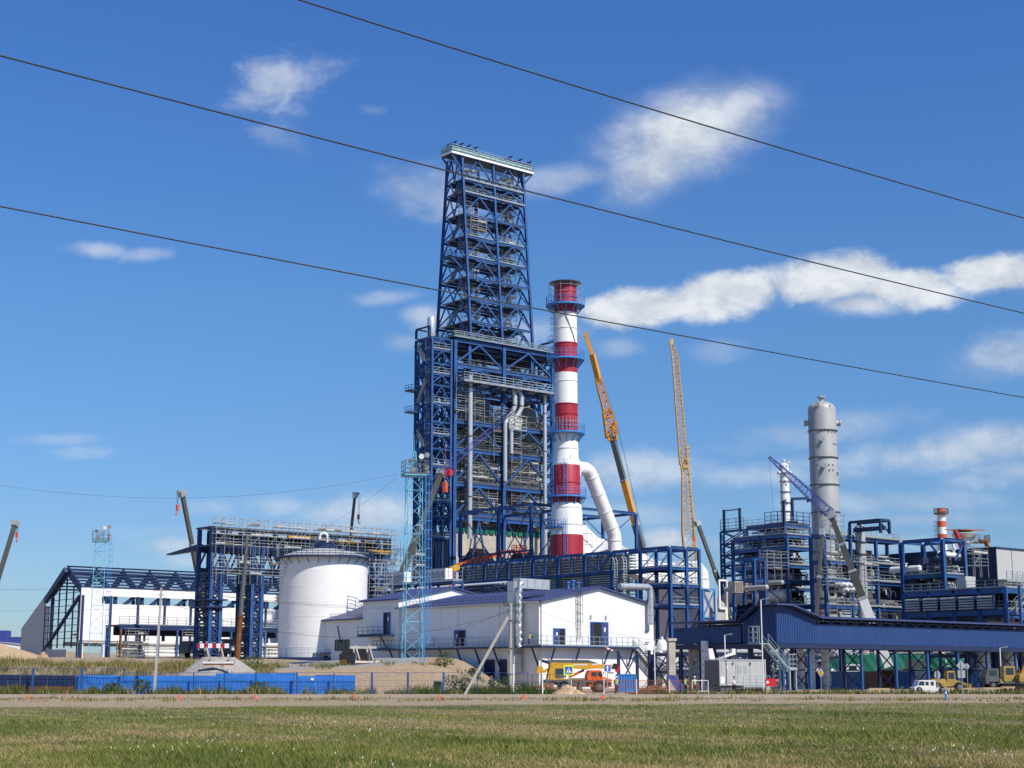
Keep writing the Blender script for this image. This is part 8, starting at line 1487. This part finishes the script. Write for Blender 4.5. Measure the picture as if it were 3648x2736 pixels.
mb.build('window', 'glass', pk_); mb = MB(); mb.box(X_(632), -.92, Z_(790), X_(805), .92, Z_(735)); mb.box(X_(632), -.93, Z_(734.5), X_(805), -.87, Z_(725)); mb.build('cargo_bed', 'white_paint', pk_); mb = MB(); mb.box(X_(245), -.9, Z_(822), X_(800), .9, Z_(803)); mb.build('chassis', 'crane_grey', pk_)
for x in (330, 735):
    for s in (-1, 1): wheel(pk_, X_(x), s*.72, .36, .24, s)
mb = MB(); mb.box(X_(240), -.92, Z_(805), X_(249), .92, Z_(770)); mb.build('bumper', 'crane_grey', pk_)
for s in (-1, 1): mb = MB(); mb.path([(X_(246), s*.7, Z_(745)), (X_(251), s*.7, Z_(745))], .1, 12); mb.build('headlight', 'glass', pk_)
def loader(label, P, S, mats=('dusty_yellow', 'dark'), rot=0):
    o = thing('loader', label, 'loader', P, rot); mb = MB(); rbox(mb, -1.8*S, -.9*S, .7*S, .2*S, .9*S, 1.7*S, .25*S); mb.build('engine_cover', mats[0], o); mb = MB(); mb.prism([(.25*S, -.75*S, .8*S), (1.4*S, -.75*S, .8*S), (1.3*S, -.75*S, 2.7*S), (.35*S, -.75*S, 2.7*S)], (0, 1.5*S, 0)); c = mb.build('cab', mats[0], o); mb = MB(); mb.box(.45*S, -.77*S, 1.7*S, 1.2*S, .77*S, 2.5*S); mb.build('window', 'glass', c)
    for x in (-1.1, 1.7):
        for s in (-1, 1): wheel(o, x*S, s*.75*S, .65*S, .4*S, s)
    for s in (-.5, .5): mb = MB(); mb.bar((1.3*S, s*S, 1.5*S), (2.6*S, s*S, 1.1*S), .2*S); mb.bar((2.6*S, s*S, 1.1*S), (3.0*S, s*S, .4*S), .2*S); mb.build('lift_arm', mats[0], o)
    mb = MB(); mb.prism([(2.9*S, -1.1*S, .1*S), (3.8*S, -1.1*S, .15*S), (3.2*S, -1.1*S, .3*S), (3.1*S, -1.1*S, 1.1*S), (2.9*S, -1.1*S, 1.1*S)], (0, 2.2*S, 0)); mb.build('bucket', mats[0], o)
    return o
loader('yellow wheel loader behind the white pickup', G('a4', 800, 740, 170), .85)
ex = G('a4', 2120, 800, 168); o = thing('excavator', 'orange yellow excavator arm and body at the right edge', 'excavator', ex, R(180)); mb = MB(); rbox(mb, -2.4, -1.2, 1.2, .2, 1.2, 2.1, .2); mb.build('engine_house', 'dusty_yellow', o); mb = MB(); mb.box(.22, -1.2, 1.2, 1.4, -.1, 2.8); c = mb.build('cab', 'dusty_yellow', o); mb = MB(); mb.box(.4, -1.22, 1.9, 1.2, -.08, 2.6); mb.build('window', 'glass', c)
for s in (-1.1, .6): mb = MB(); mb.prism([(-2, s, .25), (-1.6, s, 0), (1.6, s, 0), (2, s, .25), (2, s, .75), (1.6, s, 1.0), (-1.6, s, 1.0), (-2, s, .75)], (0, .5, 0)); mb.build('crawler_track', 'rubber', o)
mb = MB(); mb.path([(-.4, .4, 2.0), (-1.0, .4, 3.4), (-2.2, .4, 3.9)], [.28, .32, .2], 8); mb.path([(-2.2, .4, 3.9), (-3.0, .4, 2.2)], [.22, .14], 8); mb.build('boom_arm', 'crane_orange', o); mb = MB(); mb.prism([(-3.3, -.1, 2.2), (-2.7, -.1, 2.2), (-2.5, -.1, 1.5), (-3.0, -.1, 1.3), (-3.4, -.1, 1.7)], (0, 1.0, 0)); mb.build('bucket', 'rust', o)
tr_ = thing('tipper_truck', 'dark tipper truck with a grey cab behind the worker in the green helmet', 'truck', G('a4', 1560, 730, 205)); mb = MB(); mb.box(0, -1.1, .6, 5.6, 1.1, .95); mb.build('chassis', 'crane_grey', tr_); mb = MB(); mb.prism([(-.4, -1.1, .7), (1.3, -1.1, .7), (1.3, -1.1, 2.6), (-.1, -1.1, 2.6), (-.4, -1.1, 1.6)], (0, 2.2, 0)); c = mb.build('cab', 'crane_grey', tr_); mb = MB(); mb.box(.1, -1.12, 1.7, 1.0, 1.12, 2.35); mb.build('window', 'glass', c); mb = MB(); mb.prism([(1.5, -1.15, 1.0), (5.7, -1.15, 1.0), (6.0, -1.15, 2.4), (1.4, -1.15, 2.4)], (0, 2.3, 0)); mb.build('tipper_body', 'dark', tr_)
for x in (.5, 3.6, 4.9):
    for s in (-1, 1): wheel(tr_, x, s*.8, .5, .32, s)
# ---------------------------------------------------------------- rail buffer stops on the bank
def buffer(label, k, xa, xb, ya, yb, Y, red):
    a, b = at(*q(k, xa, ya), Y), at(*q(k, xb, yb), Y); z0 = gz((a.x+b.x)/2, Y); o = thing('buffer_stop', label, 'buffer stop', Vector(((a.x+b.x)/2, Y, z0))); w = (b.x-a.x)/2; zt, zb_ = a.z-z0, b.z-z0; n_ = 7
    for j in range(n_ if red else 1): mb = MB(); mb.box(-w+2*w*j/(n_ if red else 1), -.1, zb_, -w+2*w*(j+1)/(n_ if red else 1)-.003, .12, zt); mb.build('buffer_board', ('sign_white' if j % 2 == 0 else 'red_paint') if red else 'plank', o)
    if red: mb = MB(); mb.box(-w-.35, -.09, zb_, -w-.003, .11, zt); mb.build('buffer_board', 'red_paint', o)
    for s in (-.55, .45): mb = MB(); mb.bar((s*w, .1, -.2), (s*w, .1, zt+.25), .2); mb.bar((s*w, -.1, -.2), (s*w-.35, .9, zb_), .18); mb.bar((s*w+.8, -1.2, -.3), (s*w, 0, zb_+.1), .18); mb.build('support', 'drum_metal', o)
    return o
buffer('railway buffer stop with a red and white chequered board on the gravel mound', 'z5', 250, 476, 1200, 1236, 178, True); buffer('railway buffer stop with a plain grey board beside the annex window', 'z5', 1430, 1640, 1222, 1240, 181, False)
for (k, xa, xb, y, Y, lb) in (('a6', 415, 790, 425, 167.0, 'white concrete sleeper lying on the small gravel mound'), ('a7', 55, 345, 418, 176.3, 'white sleeper lying below the grey buffer stop')):
    a, b = at(*q(k, xa, y), Y), at(*q(k, xb, y), Y); o = thing('sleeper', lb, 'sleeper', Vector(((a.x+b.x)/2, Y, a.z-.12))); w = (b.x-a.x)/2; mb = MB(); mb.prism([(-w, 0, -.14), (w, 0, -.14), (w*.98, 0, .12), (w*.3, 0, .06), (-w*.3, 0, .06), (-w*.98, 0, .12)], (0, .35, 0)); mb.build('beam', 'white_cement', o); mb = MB(); mb.box(-w*.98, -.01, -.3, w*.98, .4, -.141); mb.build('bed', 'rust', o)
    for s in (-.6, .6): mb = MB(); mb.box(s*w-.12, .05, .10, s*w+.12, .3, .24); mb.build('rail_seat', 'rust', o)
a = at(*q('a7', -60, 330), 184); o = thing('tarped_bogie', 'black tarped wagon end behind the grey buffer stop', 'wagon', Vector((a.x+.5, 184, gz(a.x, 184)))); mb = MB(); mb.prism([(-1.2, 0, .2), (2.2, 0, .2), (2.3, 0, 1.3), (1.6, 0, 1.9), (-.6, 0, 1.9), (-1.3, 0, 1.2)], (0, 3, 0)); mb.build('cover', 'dark', o); mb = MB(); [mb.tube((x, -.1, .35), (x, 3.1, .35), .35, 14) for x in (-.8, 1.6)]; mb.build('wheel', 'rust', o)
# ---------------------------------------------------------------- distant things
a = at(-40, 2283, 620); o = thing('distant_gallery', 'far blue conveyor gallery on the horizon at the left edge', 'gallery', Vector((a.x, 620, gz(a.x, 620)))); h = a.z-o.location.z; mb = MB(); mb.box(-60, 0, h-1.5, 13, 5, h+1.5); mb.build('body', 'violet_blue', o); mb = MB(); [mb.box(-58+k*10, 1, 0, -57+k*10, 4, h-1.5) for k in range(7)]; mb.build('leg', 'violet_blue', o); mb = MB(); mb.box(2, 0, h+1.5, 7, 5, h+4); mb.build('drive_house', 'violet_blue', o)
a = at(20, 2298, 560); o = thing('distant_shed', 'far white shed on the horizon at the left edge', 'building', Vector((a.x, 560, gz(a.x, 560)))); mb = MB(); mb.prism([(-14, 0, 0), (9, 0, 0), (9, 0, 4), (-2, 0, 5.5), (-14, 0, 4)], (0, 12, 0)); mb.build('wall', 'white_panel', o); mb = MB(); mb.prism([(-14.4, -.3, 4.05), (-2, -.3, 5.6), (9.4, -.3, 4.05), (9.4, -.3, 4.3), (-2, -.3, 5.85), (-14.4, -.3, 4.3)], (0, 12.6, 0)); mb.build('roof', 'sign_back', o)
# ---------------------------------------------------------------- overhead wires
def wire(label, pts, sag=0., r=.012, n=24, cat='wire', name='overhead_wire', mat_='wire'):
    pts = [V3(p) for p in pts]; out = []
    for a, b in zip(pts[:-1], pts[1:]):
        for k in range(n): t_ = k/n; out.append(a.lerp(b, t_)-ZZ*4*sag*t_*(1-t_))
    out.append(pts[-1]); o_ = out[0].copy(); mb = MB(); mb.path([p-o_ for p in out], r, 6); o = mb.build(name, mat_); o.location = o_; return tag(o, label, cat, 'overhead wires')
for (p0, p1, lb, rr) in (((1068, 0), (3648, 777), 'black overhead wire crossing the sky top right', .0125), ((0, 198), (3648, 1116), 'black overhead wire crossing the sky just below the derrick top', .0145), ((0, 735), (3648, 1416), 'lowest of the three long black wires, crossing the chimney', .0165)):
    a, b = atz(*p0, 11.), atz(*p1, 11.); d = (b-a); wire(lb, [a-d*.9+ZZ*.41, b+d*.9+ZZ*.41], .47, rr, 60)
lpz = [o for o in bpy.data.objects if o.get('label') == 'grey concrete line post leaning slightly right in front of the storage hall'][0]; T1 = Vector((lpz.location.x+.28, 156.2, zv(2092, 156.2))); T2 = Vector((pm.location.x, 156.2, zv(2147, 156.2)))
for k, dx in enumerate((-.7, .35, .7)): wire('thin wire strung between the two concrete posts, '+['left', 'middle', 'right'][k]+' insulator', [T1+Vector((dx, 0, .05)), T2+Vector((dx, 0, .05))], 1.0+.15*k, .011)
wire('thick sagging cable between the two concrete posts', [T1-ZZ*1.2, T2-ZZ*.8], 3.1, .018); wire('thin wire running left from the leaning concrete post, upper', [T1+Vector((-.7, 0, 0)), T1+Vector((-36, 2, .3))], .3, .012); wire('thin wire running left from the leaning concrete post, lower', [T1-ZZ*2.0, T1+Vector((-36, 2, -2.2))], .2, .010)
wire('thin wire falling right from the upright concrete post', [T2+Vector((.7, 0, 0)), at(*q('z3', 1840, 1175), 176)], .5, .011); MTP = at(1412, 1690, 186); wire('long thin wire from the cyan light mast to the left', [at(-40, 1722, 176), MTP], 2.2, .013); wire('thin wire slanting down left from the cyan light mast', [MTP-ZZ*.4, at(1150, 1885, 240), at(900, 2010, 290)], .3, .014); wire('dark line drooping in front of the blue sheets', [at(690, 2405, 157.4), at(1110, 2447, 157.4), at(1262, 2436, 157.4)], .12, .016)  # the last one is a dark drooping line before the blue sheets
wire('thin wire from the upright concrete post to the shaded wall', [T2-ZZ*.5, at(*q('z3', 0, 1085), 222)], 1.0, .012)
# ---------------------------------------------------------------- people
def skin(name, verts, edges, rad, mat_, parent, root=0, sub=1):
    me = bpy.data.meshes.new(name); me.from_pydata(verts, edges, []); o = bpy.data.objects.new(name, me); COL.objects.link(o); o.parent = parent
    m = o.modifiers.new('Skin', 'SKIN'); sk = me.skin_vertices[0].data if me.skin_vertices else None
    for k, r_ in enumerate(rad): sk[k].radius = (r_, r_)
    sk[root].use_root = True; m.use_smooth_shade = True; s = o.modifiers.new('Sub', 'SUBSURF'); s.levels = sub; s.render_levels = sub; me.materials.append(MT[mat_]); return o
def person(P, rot, label, top='vest', legs='cloth_dark', hat=None, arms=((.06, -.05), (.06, -.05)), stride=.08, lean=0., hold=None, sleeve='cloth_dark'):
    o = thing('person', label, 'person', P, rot)
    v = []; e = []; r_ = []
    def add(p, rr, par=None):
        v.append(p); r_.append(rr); k = len(v)-1
        if par is not None: e.append((par, k))
        return k
    L = lean; pel = add((0, 0, .94), .12); wst = add((0, -L*.3, 1.1), .115, pel); ch = add((0, -L*.7, 1.28), .135, wst); nb = add((0, -L, 1.44), .06, ch); hd = add((0, -L-.02, 1.54), .072, nb); h2 = add((0, -L-.01, 1.64), .085, hd); add((0, -L, 1.71), .07, h2); add((0, -L-.095, 1.585), .018, h2)
    J = {}
    for s, (out, fwd) in zip((-1, 1), arms):
        sh = add((s*.17, -L*.9, 1.39), .055, ch); el = (s*(.21+out), -L*.8-fwd*1.0+.03, 1.12); wr = (s*(.22+out*.6), -L*.7-fwd*3.2-.05, .90+abs(fwd)*1.6); ek = add(el, .042, sh); wk = add(wr, .028, ek); d = (Vector(wr)-Vector(el)).normalized(); pm_ = Vector(wr)+d*.07; pk2 = add(tuple(pm_), .032, wk); J[s] = (el, wr, pm_)
        for j, (off, ln) in enumerate(((-.028, .075), (-.009, .085), (.010, .08), (.028, .062))): b0 = pm_+d*.03+Vector((0, off, 0)); f1 = add(tuple(b0), .011, pk2); f2 = add(tuple(b0+d*ln*.5+Vector((-s*.008, 0, 0))), .009, f1); add(tuple(b0+d*ln+Vector((-s*.025, 0, 0))), .008, f2)
        th0 = add(tuple(Vector(wr)+d*.03+Vector((-s*.005, -.035, 0))), .012, pk2); add(tuple(Vector(wr)+d*.085+Vector((-s*.02, -.055, 0))), .009, th0)
    K = {}
    for s in (-1, 1): f = s*stride; hp_ = add((s*.09, 0, .88), .095, pel); kn = (s*.105, -f*.5-.02, .49); an = (s*.11, -f+.03, .09); kk = add(kn, .06, hp_); ak = add(an, .042, kk); add((s*.12, -f-.13, .045), .038, ak); K[s] = (kn, an)
    skin('body', v, e, r_, 'skin', o)
    tv = [(0, 0, .90), (0, -L*.3, 1.1), (0, -L*.7, 1.28), (0, -L*.95, 1.40)]; te = [(0, 1), (1, 2), (2, 3)]; tr_ = [.145, .14, .16, .09]; sv_ = []; se = []; sr = []
    for s in (-1, 1):
        tv.append((s*.165, -L*.9, 1.385)); tr_.append(.07); te.append((2, len(tv)-1))
        b = len(sv_); sv_ += [(s*.18, -L*.9, 1.375), J[s][0], J[s][1]]; sr += [.065, .055, .042]; se += [(b, b+1), (b+1, b+2)]
    skin('jacket', tv, te, tr_, top, o)
    for s in (0, 3): skin('sleeve', sv_[s:s+3], [(0, 1), (1, 2)], sr[s:s+3], sleeve, o)
    pv = [(0, 0, .95)]; pe = []; pr = [.135]
    for s in (-1, 1): b = len(pv); pv += [(s*.09, 0, .86), K[s][0], (K[s][1][0], K[s][1][1], .12)]; pr += [.108, .078, .06]; pe += [(0, b), (b, b+1), (b+1, b+2)]
    skin('trousers', pv, pe, pr, legs, o)
    for s in (-1, 1): an = K[s][1]; skin('boot', [(an[0], an[1], .12), (an[0], an[1], .05), (an[0]+s*.01, an[1]-.16, .045)], [(0, 1), (1, 2)], [.055, .055, .045], 'dark', o)
    for s in (-1, 1): mb = MB(); mb.path([(s*.03, -L-.09, 1.62), (s*.03, -L-.078, 1.62)], .012, 8); mb.build('eye', 'dark', o)
    c = (0, -L-.0, 1.655)
    if hat: mb = MB(); mb.lathe([(.112, 0), (.11, .04), (.095, .085), (.06, .115), (.0, .125)], 16, c, capt=False); mb.lathe([(.135, -.008), (.135, .004), (.11, .006)], 16, (0, -L-.03, 1.655)); mb.build('helmet', hat, o)
    else: mb = MB(); mb.lathe([(.092, -.06), (.1, 0), (.096, .045), (.07, .085), (.0, .1)], 16, (0, -L+.015, 1.66), capt=False); mb.build('hair', 'hair', o)
    if top == 'vest':
        mb = MB(); 
        for z in (1.0, 1.16): mb.lathe([(.168, z), (.17, z+.045)], 16, (0, -L*.4, 0), capb=False, capt=False)
        mb.build('reflective_stripe', 'sign_white', o)
    return o
def PG_(k, x, y, Y): p = at(*q(k, x, y), Y); return Vector((p.x, Y, gz(p.x, Y)))
person(PG_('a2', 498, 760, 158), R(150), 'worker in a yellow vest with back turned, left of a pair by the white barrier', 'vest', 'cloth_dark', None, stride=.05)
person(PG_('a2', 645, 760, 159.5), R(200), 'worker in a yellow vest, right of a pair behind the white barrier', 'vest', 'cloth_dark', 'helmet_white', stride=.1)
person(PG_('a2', 1268, 775, 157), R(60), 'person in a white top and dark trousers walking before the grey cabin', 'cloth_white', 'cloth_dark', None, stride=.2, sleeve='cloth_white', arms=((.04, .06), (.04, -.08)))
person(PG_('a4', 1828, 825, 172), R(160), 'worker in a green helmet and yellow vest behind the timber barriers', 'vest', 'cloth_dark', 'helmet_green', stride=.15)
person(PG_('a7', 1702, 760, 163), R(190), 'worker in an orange helmet and green striped vest standing in weeds by the fence', 'cloth_green', 'cloth_green', 'helmet_red', stride=.05, sleeve='cloth_green')
yw = by(qu('z3', 855), -.8, 8, WO); pw = WO+A*-.85+B*yw; person(Vector((pw.x, pw.y, WO.z+bal-.06)), TH+R(100), 'worker in a yellow vest bending on the balcony beside the foil hose', 'vest', 'cloth_blue', None, lean=.22, arms=((.05, .12), (.05, .14)))
pw = DO+A*.7+B*(dl*.80)+ZZ*(-0); person(G('a1', 1560, 700, 164), R(170), 'worker in a yellow vest and dark trousers behind the truck bumper', 'vest', 'cloth_dark', 'helmet_white', stride=.06)
bpy.context.view_layer.update()
